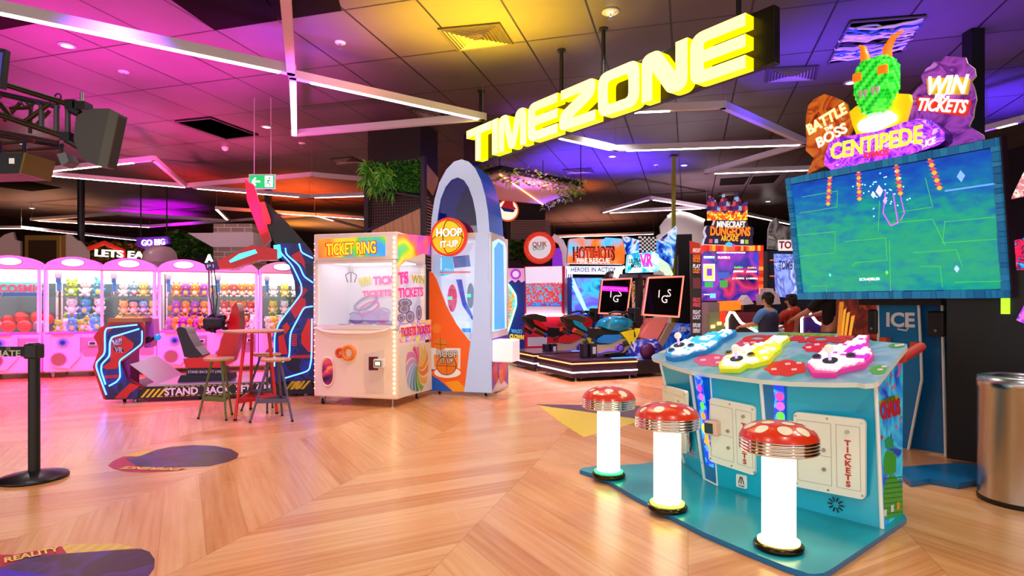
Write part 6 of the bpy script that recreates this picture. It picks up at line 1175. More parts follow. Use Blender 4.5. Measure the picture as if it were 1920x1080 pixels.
# ================================================================ far background behind the claw machines
BF = lambda Y, ang=0: Fr(o=(0, Y), ang=ang); bc_ = crop(0, 400, 4.174)
B14 = BF(15.); 
def floorpost(fr, x0, x1, y0, y1, zt, m, par): return MB().box(x0, x1, y0, y1, 0, zt, m).obj('support', par)
t = thing('house_shaped_sign', 'red roof-shaped sign frame with white LETS EAT letters and foliage behind', 'sign', (0, 15., 0)); m_ = MB()
a, b, c_ = [B14.p(x, y) for x, y in bc_([(690, 290), (840, 235), (985, 300)])]; m_.tube([(a[0], -.1, a[2] - .3), (a[0], -.1, a[2]), (b[0], -.1, b[2]), (c_[0], -.1, c_[2]), (c_[0], -.1, c_[2] - .3)], .06, mat('#c82818', .4, 0, .5), 8); m_.obj('red_roof_frame', t)
m_ = MB(); ftext(B14, 'LETS EAT', bc_([(748, 312)])[0], bc_([(1190, 335)])[0], mat('#fff4f0', .4, 0, 2), -.2, m_, .24, bold=.004, th=.04); m_.obj('lettering', t)
m_ = MB(); leafy(m_, 1500, lambda r: (r.uniform(B14.p(165, 460)[0], B14.p(265, 460)[0]), r.uniform(0, .3), r.uniform(1.9, 2.85 - .2 * r.random())), .16, ['#7a7a20', '#5a3a18', '#3a5a18', '#8a3a20', '#a08a30'], r); m_.obj('foliage', t); MB().box(B14.p(172, 460)[0], B14.p(320, 460)[0], .3, .6, 0, 2.5, mat('#2a1a14', .7)).obj('kiosk_wall', t)
t = thing('illuminated_sign', 'purple-backed white neon GO BIG sign over the claw machines', 'sign', (0, 14.6, 0)); B_ = BF(14.6); m_ = MB().plate(B_.xz(bc_([(1065, 190), (1310, 180), (1320, 235), (1240, 255), (1130, 278), (1070, 260)])), 0, .1, mat('#5a1a90', .5, 0, .4)); m_.obj('backing', t); m_ = MB(); ftext(B_, 'GO BIG', bc_([(1112, 235)])[0], bc_([(1292, 225)])[0], mat('#fff0ff', .4, 0, 3), -.05, m_, .2, bold=0, th=.03); m_.obj('lettering', t)
for x in (1092, 1296): a = B_.p(*bc_([(x, 190)])[0]); MB().tube([(a[0], .05, a[2]), (a[0], .05, CEIL)], .015, BLACK, 5).obj('hanging_rod', t)
t = thing('hedge', 'dark green leafy hedge on top of a partition, right of the GO BIG sign', 'hedge', (0, 14.9, 0)); B_ = BF(14.9); x0, x1 = B_.p(312, 450)[0], B_.p(398, 450)[0]
m_ = MB(); leafy(m_, 3000, lambda r: (lambda u: (x0 + (x1 - x0) * u, r.uniform(-.15, .2), 2.45 + r.random() * (.55 - .4 * max(0, u - .5) * 1.6)))(r.random()), .13, ['#2a5a1c', '#3a7a24', '#1c4214', '#4a8a30'], r); m_.obj('foliage', t); MB().box(x0, x1, .0, .3, 0, 2.5, mat('#2a2024', .7)).obj('partition', t)
BRK = bpy.data.materials.new('brick'); BRK.use_nodes = True; nt = BRK.node_tree; br = nt.nodes.new('ShaderNodeTexBrick'); tcn = nt.nodes.new('ShaderNodeTexCoord'); mpn = nt.nodes.new('ShaderNodeMapping'); mpn.inputs['Rotation'].default_value = (math.pi / 2, 0, 0); nt.links.new(tcn.outputs['Object'], mpn.inputs[0]); nt.links.new(mpn.outputs[0], br.inputs['Vector']); br.inputs['Scale'].default_value = 1; br.inputs['Brick Width'].default_value = .3; br.inputs['Row Height'].default_value = .11; br.inputs['Mortar Size'].default_value = .008
br.inputs['Color1'].default_value = lin('#8a6a5c'); br.inputs['Color2'].default_value = lin('#a89488'); br.inputs['Mortar'].default_value = lin('#d8ccc8'); nt.links.new(br.outputs[0], nt.nodes['Principled BSDF'].inputs['Base Color'])
t = thing('brick_column', 'brick-clad column with white band, behind the claw machines', 'column', (0, 13.5, 0)); B_ = BF(13.5); a, b = B_.p(400, 430)[0], B_.p(473, 430)[0]
MB().box(a, b, 0, .8, 0, 3.05, BRK).obj('brick_shaft', t); MB().plate(B_.xz([(352, 437), (475, 436), (475, 463), (398, 463)], -.05), -.05, .9, mat('#d8ccd4', .5)).obj('white_band', t)
t = thing('speaker_cabinet_prop', 'gold-framed dark panel standing behind the leftmost claw machines', 'display case', (0, 13.6, 0)); B_ = BF(13.6); GD = mat('#a8883a', .4, .5); o_ = B_.xz([(42, 440), (111, 440), (111, 520), (42, 520)]); z_t = o_[0][1]
MB().box(o_[0][0], o_[1][0], .05, .5, 0, z_t, GD).obj('case', t, .02); MB().box(o_[0][0] + .1, o_[1][0] - .1, .04, .06, .6, z_t - .12, mat('#3a2a14', .3)).obj('dark_panel', t)
for k, q_ in enumerate([[(-10, 470), (-5, 450), (8, 440), (24, 435), (28, 450), (38, 452), (40, 520), (-10, 520)], [(112, 470), (118, 442), (130, 438), (143, 450), (150, 452), (165, 470), (165, 520), (112, 520)]]):
    t = thing('cutout_board', ['white ragged-edged cutout board at the far left, behind the claw machines', 'pale ragged cutout board between the gold-framed panel and the black post'][k], 'display board', (0, 13.8, 0)); B_ = BF(13.8); z_ = [(a, b if i < len(q_) - 2 else 0) for i, (a, b) in enumerate(B_.xz(q_))]; MB().plate(z_, 0, .06, mat('#d8d0c8', .5)).obj('board', t)
t = thing('dome_machine', 'grey translucent dome of a machine behind the claw row, under the GO BIG sign', 'arcade machine', ((300 - CX) / F * 12.6, 12.6, 0)); MB().lathe([(.33, 2.1), (.33, 2.2), (.3, 2.33), (.2, 2.44), (.0001, 2.48)], (0, 0, 0), mat('#a8989c', .3), 28).obj('dome', t); MB().cyl((0, 0, 0), (0, 0, 2.12), .34, mat('#8a7a80', .5), n=28).obj('drum_base', t)
t = thing('letter_sign', 'small red and white letter A sign above the fourth claw bay', 'sign', (0, 13., 0)); B_ = BF(13.); m_ = MB(); a = B_.p(393, 484); m_.text('A', a[0], 0, a[2] - .02, .24, mat('#fff0e8', .4, 0, 1.5), .03, bold=.008); m_.obj('letter', t); MB().tube([(a[0], .02, 0), (a[0], .02, a[2] - .1)], .02, DARK).obj('support', t)
# ================================================================ motorcycle simulators
MA = 22.; m6 = crop(980, 560, 6.75); m3 = crop(940, 380, 3.176); m4 = crop(1140, 380, 4.911)
OS = mat('#ff8a50', .4, 0, 2.5); PB = mat('#3a2036', .3, .2)
def platform(fr, w, d, label, w2=0):
    t = thing('motorcycle_simulator', label, 'motorcycle game', fr, 0, 'motorcycle racing simulators')
    b = MB().box(0, w, 0, d, .06, .34, PB).box(w, w + w2, .1, d, .06, .28, mat('#151014', .5)) if w2 else MB().box(0, w, 0, d, .06, .34, PB)
    b.box(-.015, w + .0, -.015, d, .2, .225, PB); b.obj('platform', t, .008)
    for z, m_, nm in ((.29, OS, 'orange_light_strip'), (.15, NEONW, 'white_light_strip')): MB().tube([(-.012, d, z), (-.012, -.012, z), (w, -.012, z)], .011, m_, 6).obj(nm, t)
    for x in (.1, w - .1): foot(x, .07, .08, t); caster(x + .14, .12, t, .03)
    foot(.06, d - .2, .08, t)
    return t
def bike(fr, par, tank, panel, front, dx=0., off=.5, s=m6, sh=(0, 0)):
    def tpb(pts, o_, th, m, nm, bev=.012):
        pts = [(x + sh[0], y + sh[1]) for x, y in pts]; q = [(a + dx, b_) for a, b_ in fr.xz(m6(pts), off)]
        return MB().plate(q, off + o_, off + o_ + th, m).obj(nm, par, bev)
    BK_ = mat('#17130f', .4); MTL = mat('#c8b48c', .35, .3); PP_ = mat('#8a5ae0', .25, .2)
    tpb([(500, 235), (560, 210), (640, 200), (760, 230), (770, 300), (700, 300), (600, 265), (530, 260)], -.1, .2, mat('#3a2c1c', .3), 'tail_cowl')
    tpb([(590, 270), (640, 280), (710, 310), (780, 390), (770, 410), (700, 380), (620, 330)], -.12, .24, tank, 'tail_panel')
    tpb([(500, 240), (560, 250), (640, 340), (800, 370), (940, 380), (1180, 420), (1190, 450), (950, 465), (850, 500), (780, 470), (700, 450), (600, 380), (520, 300)], -.09, .18, BK_, 'seat')
    q = [(a + dx, b_) for a, b_ in fr.xz(m6([(x + sh[0], y + sh[1]) for x, y in [(945, 360), (1000, 270), (1080, 240), (1200, 225), (1310, 240), (1360, 290), (1340, 350), (1240, 400), (1180, 415), (1050, 395)]]), off)]
    cx = sum(a for a, _ in q) / len(q); cz = sum(b_ for _, b_ in q) / len(q); tk_ = MB(); rx = (max(a for a, _ in q) - min(a for a, _ in q)) / 2; rz_ = (max(b_ for _, b_ in q) - min(b_ for _, b_ in q)) / 2
    tk_.ell((cx, off, cz), (rx * .98, .16, rz_ * 1.1), tank, 24); tk_.plate([(cx + (a - cx) * .94, cz + (b_ - cz) * .9) for a, b_ in q], off - .13, off + .13, tank); tk_.obj('fuel_tank', par, .02)
    tpb([(1185, 425), (1430, 370), (1420, 420), (1340, 580), (1290, 570), (1250, 500)], -.15, .3, front, 'front_fairing')
    tpb([(920, 500), (1000, 455), (1190, 450), (1220, 480), (1120, 540), (1050, 565), (910, 550)], -.13, .26, panel, 'side_panel')
    e = tpb([(900, 580), (1060, 570), (1200, 500), (1260, 510), (1320, 590), (1240, 680), (1120, 680), (900, 705), (890, 640)], -.11, .22, MTL, 'engine')
    a = fr.p(*m6([(1180 + sh[0], 618 + sh[1])])[0], off); b = MB(); b.lathe([(.0001, .02), (.05, .02), (.075, .01), (.08, -.01), (.085, -.05)], (a[0] + dx, off - .14, a[2]), [PP_, mat('#141018', .3), PP_, PP_], 24, 'y'); b.obj('purple_hub', e)
    b = MB()
    for k in range(4): p0 = fr.p(*m6([(1220 + k * 22 + sh[0], 560 - k * 8 + sh[1])])[0], off); b.cyl((p0[0] + dx, off - .13, p0[2] + .03), (p0[0] + dx + .04, off - .13, p0[2] - .06), .012, BK_, n=8)
    b.obj('cooling_fins', e)
    tb = MB(); l = [fr.p(*m6([(x + sh[0], y + sh[1])])[0], off) for x, y in [(905, 690), (1000, 660), (1100, 655), (1170, 665)]]; tb.tube([(p[0] + dx, off - .14, p[2]) for p in l], .02, PP_, 8); tb.obj('lower_pipe', e)
    for x0_, y0_, x1_, y1_ in [(600, 400, 740, 470), (530, 390, 620, 440)]:
        p, q_ = fr.p(*m6([(x0_ + sh[0], y0_ + sh[1])])[0], off), fr.p(*m6([(x1_ + sh[0], y1_ + sh[1])])[0], off); yo = off - .16 if x0_ > 560 else off + .1
        b = MB().cyl((p[0] + dx, yo, p[2]), (q_[0] + dx, yo, q_[2]), .05, mat('#8a5a28', .25, .7), r1=.035, n=18); b.cyl((p[0] + dx - .02, yo, p[2] + .008), (p[0] + dx + .01, yo, p[2]), .045, mat('#a83a28', .3), n=18); b.cyl((q_[0] + dx - .04, yo, q_[2] + .02), (q_[0] + dx + .01, yo, q_[2] - .005), .042, mat('#2a50b8', .3, .5), n=18); b.obj('exhaust', par)
    p = fr.p(*m6([(860 + sh[0], 640 + sh[1])])[0], off); b = MB().box(p[0] + dx - .06, p[0] + dx + .06, off - .12, off + .12, .345, p[2] + .1, mat('#201c24', .35), .01).box(p[0] + dx - .03, p[0] + dx + .03, off - .13, off - .11, p[2] - .07, p[2] + .05, mat('#c8c0d0', .3)).box(p[0] + dx - .16, p[0] + dx - .08, off - .05, off + .1, .345, p[2] + .09, mat('#3a3040', .35), .01); b.obj('rear_mount', par)
    p = fr.p(*m6([(1150 + sh[0], 690 + sh[1])])[0], off); MB().box(p[0] + dx - .15, p[0] + dx + .2, off - .08, off + .08, .345, p[2] + .08, BK_).box(p[0] + dx - .25, p[0] + dx + .25, off - .4, off - .32, .342, .35, mat('#50a8e8', .3, 0, .8)).obj('floor_mount', par)
    hb = [fr.p(*m6([(x + sh[0], y + sh[1])])[0], off) for x, y in [(1170, 190), (1240, 165), (1330, 180), (1380, 230), (1390, 320)]]; b = MB().tube([(p[0] + dx, off - .22 + .06 * i, p[2]) for i, p in enumerate(hb)], .022, BLACK, 8).tube([(p[0] + dx, off + .22 - .05 * i, p[2]) for i, p in enumerate(hb)], .02, BLACK, 8)
    p = hb[3]; b.box(p[0] + dx - .02, p[0] + dx + .1, off - .12, off + .12, p[2] - .1, p[2] + .16, BLACK, .02); b.obj('handlebar', par)
    p, q_ = fr.p(*m6([(1340 + sh[0], 300 + sh[1])])[0], off), fr.p(*m6([(1400 + sh[0], 640 + sh[1])])[0], off); MB().tube([(p[0] + dx, off - .12, p[2]), (p[0] + dx + .03, off - .14, (p[2] + q_[2]) / 2), (q_[0] + dx, off, .345)], .02, BLACK, 8).obj('front_fork', par)
MT = Fr(o=floorp(1073, 716.5), ang=MA); T1 = platform(MT, 1.22, 1.3, 'nearer motorcycle simulator, turquoise and yellow bike on an orange-lit platform', .95)
bike(MT, T1, mat('#128aa8', .15, .2, 0, 1, .6), mat('#1a78b8', .25), mat('#e8d820', .3))
M2 = Fr(o=floorp(1001, 697), ang=MA); T2 = platform(M2, 1.15, 1.15, 'further motorcycle simulator with red bike, left of the turquoise one')
bike(M2, T2, mat('#c82018', .2, 0, 0, 1, .5), mat('#d02820', .25), mat('#e8d020', .3), sh=(-492, -8))
def moto_screen(fr, pts, off, par, txt, banner=False):
    pl = Pl(fr, fr.p(*pts[3], off), fr.p(*pts[2], off), fr.p(*pts[0], off + .12)); q = pl.xz(pts); b = MB().plate(q, .0, .06, mat('#e07868', .35, 0, .5), mat('#c8808a', .4)); o = b.xf(pl.M).obj('screen', par)
    i_ = scale(q, .93); MB().plate(i_, -.01, .01, mat('#0c0808', .12)).xf(pl.M).obj('display', o)
    cx = sum(a for a, _ in q) / 4; cz = sum(b_ for _, b_ in q) / 4; b = MB()
    for ch, dx, dz in zip('IGS', (-.11, .0, .11), (.03, -.06, .06)): b.text(ch, cx + dx, -.012, cz + dz, .2, mat('#e8d0d0', .3, 0, .8), .002, shear=.15)
    b.xf(pl.M).obj('lettering', o)
    if banner: w = (q[1][0] - q[0][0]) * .44; b = MB().box(cx - w, cx + w, -.02, -.012, cz + .1, cz + .2, mat('#e820c0', .3, 0, 1.)); b.text('■ NO TICKETS PLEASE CALL', cx, -.021, cz + .15, .05, WHITE, .001, sx=.9); b.xf(pl.M).obj('magenta_banner', o)
    MB().tube([tuple(pl.M @ Vector((a, -.012, b_))) for a, b_ in q], .012, mat('#ff7860', .3, 0, 1.6), 6, True).obj('lit_edge', o)
    return pl, q
SC_ = Fr(o=floorp(1215, 708), ang=5)
moto_screen(MT, m4([(368, 690), (695, 678), (650, 1055), (318, 1035)]), .35, T1, 'IGS'); moto_screen(M2, m3([(600, 458), (775, 450), (748, 665), (578, 660)]), .35, T2, 'IGS', True)
# stem and inclined footwell under the right screen
for q_, m_, nm, o_, th in [([(900, 690), (1000, 685), (920, 830), (830, 800)], mat('#c86860', .3, 0, .15), 'screen_stem', .35, .25), ([(1000, 720), (1045, 715), (950, 880), (915, 880)], mat('#8a7868', .35), 'inclined_side_panel', .3, .3), ([(780, 830), (920, 810), (960, 860), (950, 935), (800, 940)], art(['#1a0a50', '#3a1a90', '#2a50c8', '#e8e0f8', '#20104a'], 4, .15), 'lower_cowl', .3, .5), ([(1010, 780), (1130, 720), (1135, 830), (960, 880)], art(['#0a1a60', '#1030a8', '#2a78e0', '#0a1240'], 4, .3), 'blue_side_art', .4, .4)]:
    MB().plate(MT.xz(m3(q_), o_), o_, o_ + th, m_).obj(nm, T1, .01)
b = MB(); ftext(MT, 'Ultra', m3([(1050, 760)])[0], m3([(1120, 748)])[0], WHITE, .39, b, .12, bold=.004, shear=.3); b.obj('lettering', T1); a = MT.p(*m3([(875, 885)])[0], .25); MB().lathe([(.0001, .03), (.13, .02), (.14, 0), (.14, -.1)], (a[0], .25, a[2]), mat('#4a1040', .4), 28, 'y').obj('round_foot_pad', T1)
b = MB(); q = [MT.p(*p, .8) for p in m3([(790, 470), (850, 460), (860, 690), (800, 690)])]; b.plate([(p[0], p[2]) for p in q], .8, .9, art(['#141018', '#8a2a40', '#e8c030', '#e8e0e8', '#1a1420'], 14, .1)); b.obj('printed_centre_panel', T1)
# game header sign
t = T1; O = .55; TS = lambda pts: MT.xz(m4(pts), O); st = art(['#0a0a50', '#1a3ad0', '#50b8f8', '#e8f4ff', '#1a1a80'], 4, .5)
MB().plate(TS([(430, 370), (560, 270), (635, 210), (636, 260), (600, 600), (560, 570), (480, 520), (440, 470)]), O, O + .04, st, WHITE).obj('right_wing_sign', t); MB().plate(TS([(135, 300), (285, 345), (290, 460), (170, 475), (150, 400)]), O, O + .04, st, WHITE).obj('left_wing_sign', t)
b = MB(); CW, CB = mat('#f0ece8', .4, 0, .2), BLACK; q = TS([(285, 310), (440, 340), (440, 460), (290, 460)]); x0, x1, z0, z1 = q[0][0], q[1][0], q[2][1], q[0][1]
for i in range(8):
    for j in range(8): b.box(x0 + (x1 - x0) * i / 8, x0 + (x1 - x0) * (i + 1) / 8, O - .02, O + .02, z0 + (z1 - z0) * j / 8, z0 + (z1 - z0) * (j + 1) / 8, CW if (i + j) % 2 else CB)
b.obj('checkered_flag', t)
for sgn in (0, 1):
    for k in range(3):
        P_ = [(150 - k * 26, 590 + k * 4), (110 - k * 20, 620 + k * 8), (80 - k * 8, 690)] if not sgn else [(440, 500 + k * 40), (540, 570 + k * 38), (590 - k * 30, 665)]
        MB().tube([MT.p(*p, O - .04) for p in m4(P_)], .03, mat('#b8f0b8', .3, 0, .8), 6).obj('green_light_bar', t)
b = MB().plate(TS(rnd([(165, 480, 15), (420, 450, 15), (445, 500, 10), (430, 640, 15), (150, 650, 15)], 3)), O - .1, O - .02, art(['#1080c0', '#30c8e0', '#e8f8ff', '#1a60d0'], 5, .8), mat('#80d0f0', .3, 0, .4)); ftext(MT, 'ULTRA', m4([(190, 540)])[0], m4([(300, 535)])[0], mat('#203040', .4), O - .11, b, .11, bold=.003, shear=.2); ftext(MT, 'MOTO', m4([(210, 585)])[0], m4([(300, 578)])[0], mat('#203040', .4), O - .11, b, .1, bold=.003, shear=.2); ftext(MT, 'VR', m4([(300, 540)])[0], m4([(405, 535)])[0], mat('#e030a8', .4, 0, 1), O - .115, b, .32, bold=.012); b.obj('title_sign', t)
a = MT.p(*m4([(300, 660)])[0], O); MB().box(a[0] - .05, a[0] + .05, O, O + .1, .28, a[2] + .1, DARK).box(a[0] - .6, a[0] + .6, O, O + .08, a[2] - .06, a[2], mat('#888090', .3, .5)).obj('sign_support', t)
# ================================================================ games behind the bikes
def cab(name, label, cat, Y, x0, x1, ytop, m, side=None, depth=.8, ang=0, zb=.05):
    f = Fr(o=((x0 - CX) / F * Y, Y), ang=ang); t = thing(name, label, cat, f); xr = f.p(x1, 570)[0]; zt = f.p((x0 + x1) / 2, ytop)[2]
    MB().box(0, xr, 0, depth, zb, zt, m).box(.03, xr - .03, .05, depth - .05, 0, zb, DARK).obj('cabinet', t, .012); return f, t, xr, zt
f, t, xr, zt = cab('prize_game', 'red-framed prize drop game with glowing round red topper', 'arcade machine', 15.8, 984, 1060, 499, mat('#d81838', .3, 0, .15)); g3 = crop(940, 420, 3.857)
m_ = MB()
for pts, mt in [([(172, 312), (438, 305), (440, 430), (176, 430)], mat('#e8d8e8', .3, 0, .6)), ([(176, 430), (434, 420), (436, 590), (180, 592)], art(['#1a90d8', '#30c0e0', '#e02838', '#e8283a', '#28b8d8'], 8, .6)), ([(180, 570), (436, 560), (436, 594), (180, 596)], mat('#1060c0', .3, 0, .4)), ([(180, 596), (436, 596), (438, 650), (182, 652)], mat('#c8a8b8', .3, 0, .4)), ([(190, 820), (330, 815), (330, 880), (190, 885)], mat('#e8e4f0', .3, 0, .1))]: m_.plate(f.xz(g3(pts)), -.012, 0, mt)
m_.obj('play_window', t); MB().plate(f.xz(g3([(165, 652), (445, 648), (445, 668), (165, 672)])), -.15, 0, mat('#fff0f8', .3, 0, 2.5)).obj('glowing_ledge', t)
for k in range(4): x = f.p(*g3([(462 + k * 16, 480)])[0])[0]; MB().box(x, x + .03, .1 + k * .02, .13, .9, 2.25, mat('#f8e0f0', .3, 0, 1)).obj('clear_tube', t)
b, c_, R = roundsign(f, 1012, 464, 30, -.1, mat('#fdf8f4', .3, 0, .3), mat('#e83020', .25, 0, .35), th=.2); b.lathe([(R * .7, -.001), (R * .9, .01), (R * .98, -.02)], (c_[0], c_[1] - .012, c_[2]), art(['#e83020', '#f04828', '#d82018', '#ff7850'], 20, .4), 32, 'y')
ftext(f, 'QUIK', (998, 459), (1025, 458), mat('#d02818', .4), -.115, b, .18, bold=.003); ftext(f, 'DROP', (999, 467), (1021, 466), mat('#58b8b0', .4), -.115, b, .12, bold=.001); b.obj('round_topper', t)
MB().tube([f.p(*g3([p])[0], .1) for p in [(370, 90), (430, 130), (460, 200), (470, 300)]], .09, mat('#e8d8e0', .3, 0, .2), 10).obj('curved_arm', t)
f, t, xr, zt = cab('arcade_cabinet', 'large arcade cabinet with fire-and-water printed header, behind the motorcycle screens', 'arcade machine', 14.6, 1064, 1170, 520, mat('#1a3a9a', .35)); 
hd = MB().plate(f.xz(m3(rnd([(395, 225, 8), (480, 215, 5), (490, 225, 3), (600, 225, 3), (610, 215, 3), (700, 222, 8), (722, 250, 8), (720, 370, 5), (385, 365, 5)], 2))), -.3, 0, art(['#0a50c0', '#20a0e8', '#60d0f8', '#f08020', '#e83010', '#ffb030'], 1.1, .6, dist=.3), WHITE)
ftext(f, 'HOTSHOTS', m3([(428, 310)])[0], m3([(672, 305)])[0], mat('#801008', .4), -.31, hd, .42, bold=.03); ftext(f, 'HOTSHOTS', m3([(435, 310)])[0], m3([(665, 305)])[0], mat('#f04818', .4, 0, .6), -.33, hd, .38, bold=.004); ftext(f, 'FIRE RESCUE', m3([(450, 347)])[0], m3([(645, 347)])[0], mat('#f8f0e8', .4, 0, .8), -.33, hd, .16, bold=.003); hd.obj('header_sign', t)
b = MB().plate(f.xz(m3([(385, 380), (720, 380), (715, 428), (400, 425)])), -.1, 0, mat('#f8f4ff', .3, 0, 1.2)); ftext(f, 'HEROES IN ACTION', m3([(415, 400)])[0], m3([(690, 400)])[0], mat('#3050c0', .4), -.11, b, .15, bold=.004); b.obj('light_panel', t)
MB().plate(f.xz(m3([(420, 450), (600, 450), (580, 660), (420, 670)])), -.02, 0, art(['#1a1a80', '#3a4ad0', '#6a60e0', '#30c0e0', '#1a2090'], 1.6, .7)).obj('display', t)
for k in range(3): MB().tube([f.p(*p, -.06) for p in m3([(425, 450 + k * 22), (515 - k * 6, 655), (515, 662)])], .02, mat('#70c8ff', .3, 0, 2.5), 6).obj('neon_tube', t)
f = Fr(o=(0, 13.9), ang=0); t = thing('cutout_board', 'large cream arched board with white light edge behind the motorcycle sign', 'display board', (0, 13.9, 0)); q = f.xz(m3([(910, 260), (915, 210), (935, 190), (950, 185), (945, 140), (960, 120), (975, 100), (990, 85), (1010, 70), (1060, 58), (1120, 72), (1207, 108)])); MB().plate(q + [(q[-1][0], 0), (q[0][0], 0)], 0, .08, mat('#e0d4c4', .5)).obj('board', t); MB().tube([(a, -.03, b_) for a, b_ in q[7:]], .035, mat('#ffffff', .4, 0, 1.5), 6).obj('light_edge', t)
t = thing('tall_black_cabinet', 'plain tall black cabinet between the motorcycle game and the dark text panel', 'arcade cabinet', Fr(o=((1272 - CX) / F * 11.6, 11.6), ang=-5)); MB().box(0, .42, 0, .8, .0, 2.2, BLACK).box(.0, .3, .2, .6, 2.2, 2.62, mat('#18161a', .5)).obj('cabinet', t, .01)
# four player block game
BG = Fr(o=((1315 - CX) / F * 10.2, 10.2), ang=-3); g5 = crop(1300, 350, 5.145); t = thing('block_dungeon_game', 'large four-player arcade game with orange brick border and block-letter sign', 'arcade machine', BG)
xr = BG.p(1432, 500)[0]; zt = BG.p(1370, 462)[2]; MB().box(0, xr, .02, .5, 0, zt, mat('#3a1410', .4)).obj('cabinet', t)
b = MB(); r = random.Random(2); oc = [mat(c, .4, 0, .7) for c in ('#d83010', '#f06020', '#c82810', '#f8a030', '#b82010')]; q = BG.xz([(1314, 461), (1430, 461), (1430, 566), (1315, 566)]); x0, x1, z1, z0 = q[0][0], q[1][0], q[0][1], q[2][1]
n = 22
for i in range(n):
    u0, u1 = x0 + (x1 - x0) * i / n, x0 + (x1 - x0) * (i + 1) / n; b.box(u0, u1 - .003, -.03 - r.random() * .02, .02, z1 - .09, z1 + r.choice((0, 0, .02)), r.choice(oc))
for i in range(16):
    u0, u1 = z0 + (z1 - z0) * i / 16, z0 + (z1 - z0) * (i + 1) / 16; b.box(x1 - .07, x1, -.03, .02, u0, u1 - .003, r.choice(oc))
b.obj('brick_border', t)
sp_ = BG.xz(g5([(78, 620), (632, 630), (636, 1075), (80, 1080)])); MB().plate([(sp_[0][0], sp_[0][1]), (sp_[1][0], sp_[1][1]), (sp_[2][0], z0 + .02), (sp_[3][0], z0 + .02)], -.02, .02, art(['#0a0a50', '#1a30b0', '#3020a0', '#7a20a0', '#102080', '#c02a50', '#101050'], 1.6, .9, .15, dist=.4)).obj('display', t)
g_ = MB(); 
def gp(pts, c, k=1, e=.9): g_.plate(BG.xz(g5(pts), -.02), -.022 - .001 * k, -.02, mat(c, .3, 0, e))
gp([(95, 745), (208, 745), (208, 910), (95, 910)], '#d0e0e8'); gp([(105, 760), (198, 760), (198, 895), (105, 895)], '#e8d860', 2); gp([(130, 790), (180, 790), (180, 860), (130, 860)], '#6a30c0', 3); gp([(110, 920), (190, 920), (190, 970), (110, 970)], '#2a9a50'); gp([(235, 825), (345, 825), (345, 885), (235, 885)], '#4060c0', 1, .5); gp([(255, 905), (330, 905), (330, 970), (255, 970)], '#3a9a40', 1, .7)
gp([(235, 670), (355, 670), (355, 700), (235, 700)], '#e83a70'); gp([(100, 670), (205, 670), (205, 695), (100, 695)], '#40b8d8'); gp([(160, 1030), (215, 1030), (215, 1075), (160, 1075)], '#60c0e8'); gp([(100, 1035), (155, 1035), (155, 1045), (100, 1045)], '#f0f0f0')
for s_, x0_, x1_, y_, c in [('CLICK SCREEN TO CHANGE YOUR GAME', 225, 500, 637, '#e8d8c0'), ('PLAYER 1', 105, 200, 680, '#ffffff'), ('PLAYER 2', 240, 350, 684, '#ffe0e8'), ('PLAYER 3', 395, 475, 780, '#40d840'), ('JOIN NOW!', 388, 482, 818, '#f0f0f0'), ('( 1 SWIPE )', 378, 488, 885, '#c8f0c8'), ('PLAYER 4', 525, 605, 783, '#e8a838'), ('JOIN NOW!', 515, 610, 820, '#f0f0f0'), ('( 1 SWIPE )', 512, 618, 886, '#f0e8c8')]: ftext(BG, s_, g5([(x0_, y_)])[0], g5([(x1_, y_)])[0], mat(c, .3, 0, 1.2), -.028, g_, (x1_ - x0_) / len(s_) / 5.145 * 9e-3 * 1.9, bold=.002)
g_.obj('screen_picture', t)
hb = MB().plate(BG.xz(g5([(205, 345), (215, 318), (520, 330), (530, 375), (580, 395), (585, 450), (570, 490), (578, 570), (100, 555), (115, 500), (130, 480), (112, 430), (130, 375), (195, 375)]), -.15), -.15, 0, mat('#2c1440', .35, 0, .15), mat('#e8e0f0', .4, 0, .3)); hb.plate(BG.xz(g5([(205, 345), (215, 318), (520, 330), (530, 390), (200, 385)]), -.155), -.156, -.151, mat('#4a4650', .4))
ftext(BG, 'MINECRAFT', g5([(228, 365)])[0], g5([(500, 368)])[0], mat('#f4f0f0', .4, 0, .7), -.17, hb, .14, bold=.004); ftext(BG, 'DUNGEONS', g5([(165, 432)])[0], g5([(545, 438)])[0], mat('#f87818', .4, 0, .8), -.17, hb, .2, bold=.008); ftext(BG, 'ARCADE', g5([(268, 500)])[0], g5([(432, 503)])[0], mat('#f8a820', .4, 0, .7), -.17, hb, .12, bold=.004)
for (x, y, c) in [(168, 525, '#e05060'), (222, 525, '#a8c8e0'), (472, 530, '#f0e8e8'), (515, 532, '#98c838')]: hb.plate(BG.xz(g5([(x - 16, y - 20), (x + 16, y - 20), (x + 16, y + 20), (x - 16, y + 20)]), -.16), -.162, -.155, mat(c, .4, 0, .4))
hb.plate(BG.xz(g5([(310, 550), (340, 530), (370, 545), (375, 575), (340, 580)]), -.18), -.19, -.16, mat('#30b0f0', .3, 0, .8)).plate(BG.xz(g5([(370, 545), (400, 560), (390, 580), (372, 575)]), -.18), -.185, -.16, mat('#b040d0', .3, 0, .6)); hb.obj('title_sign', t)
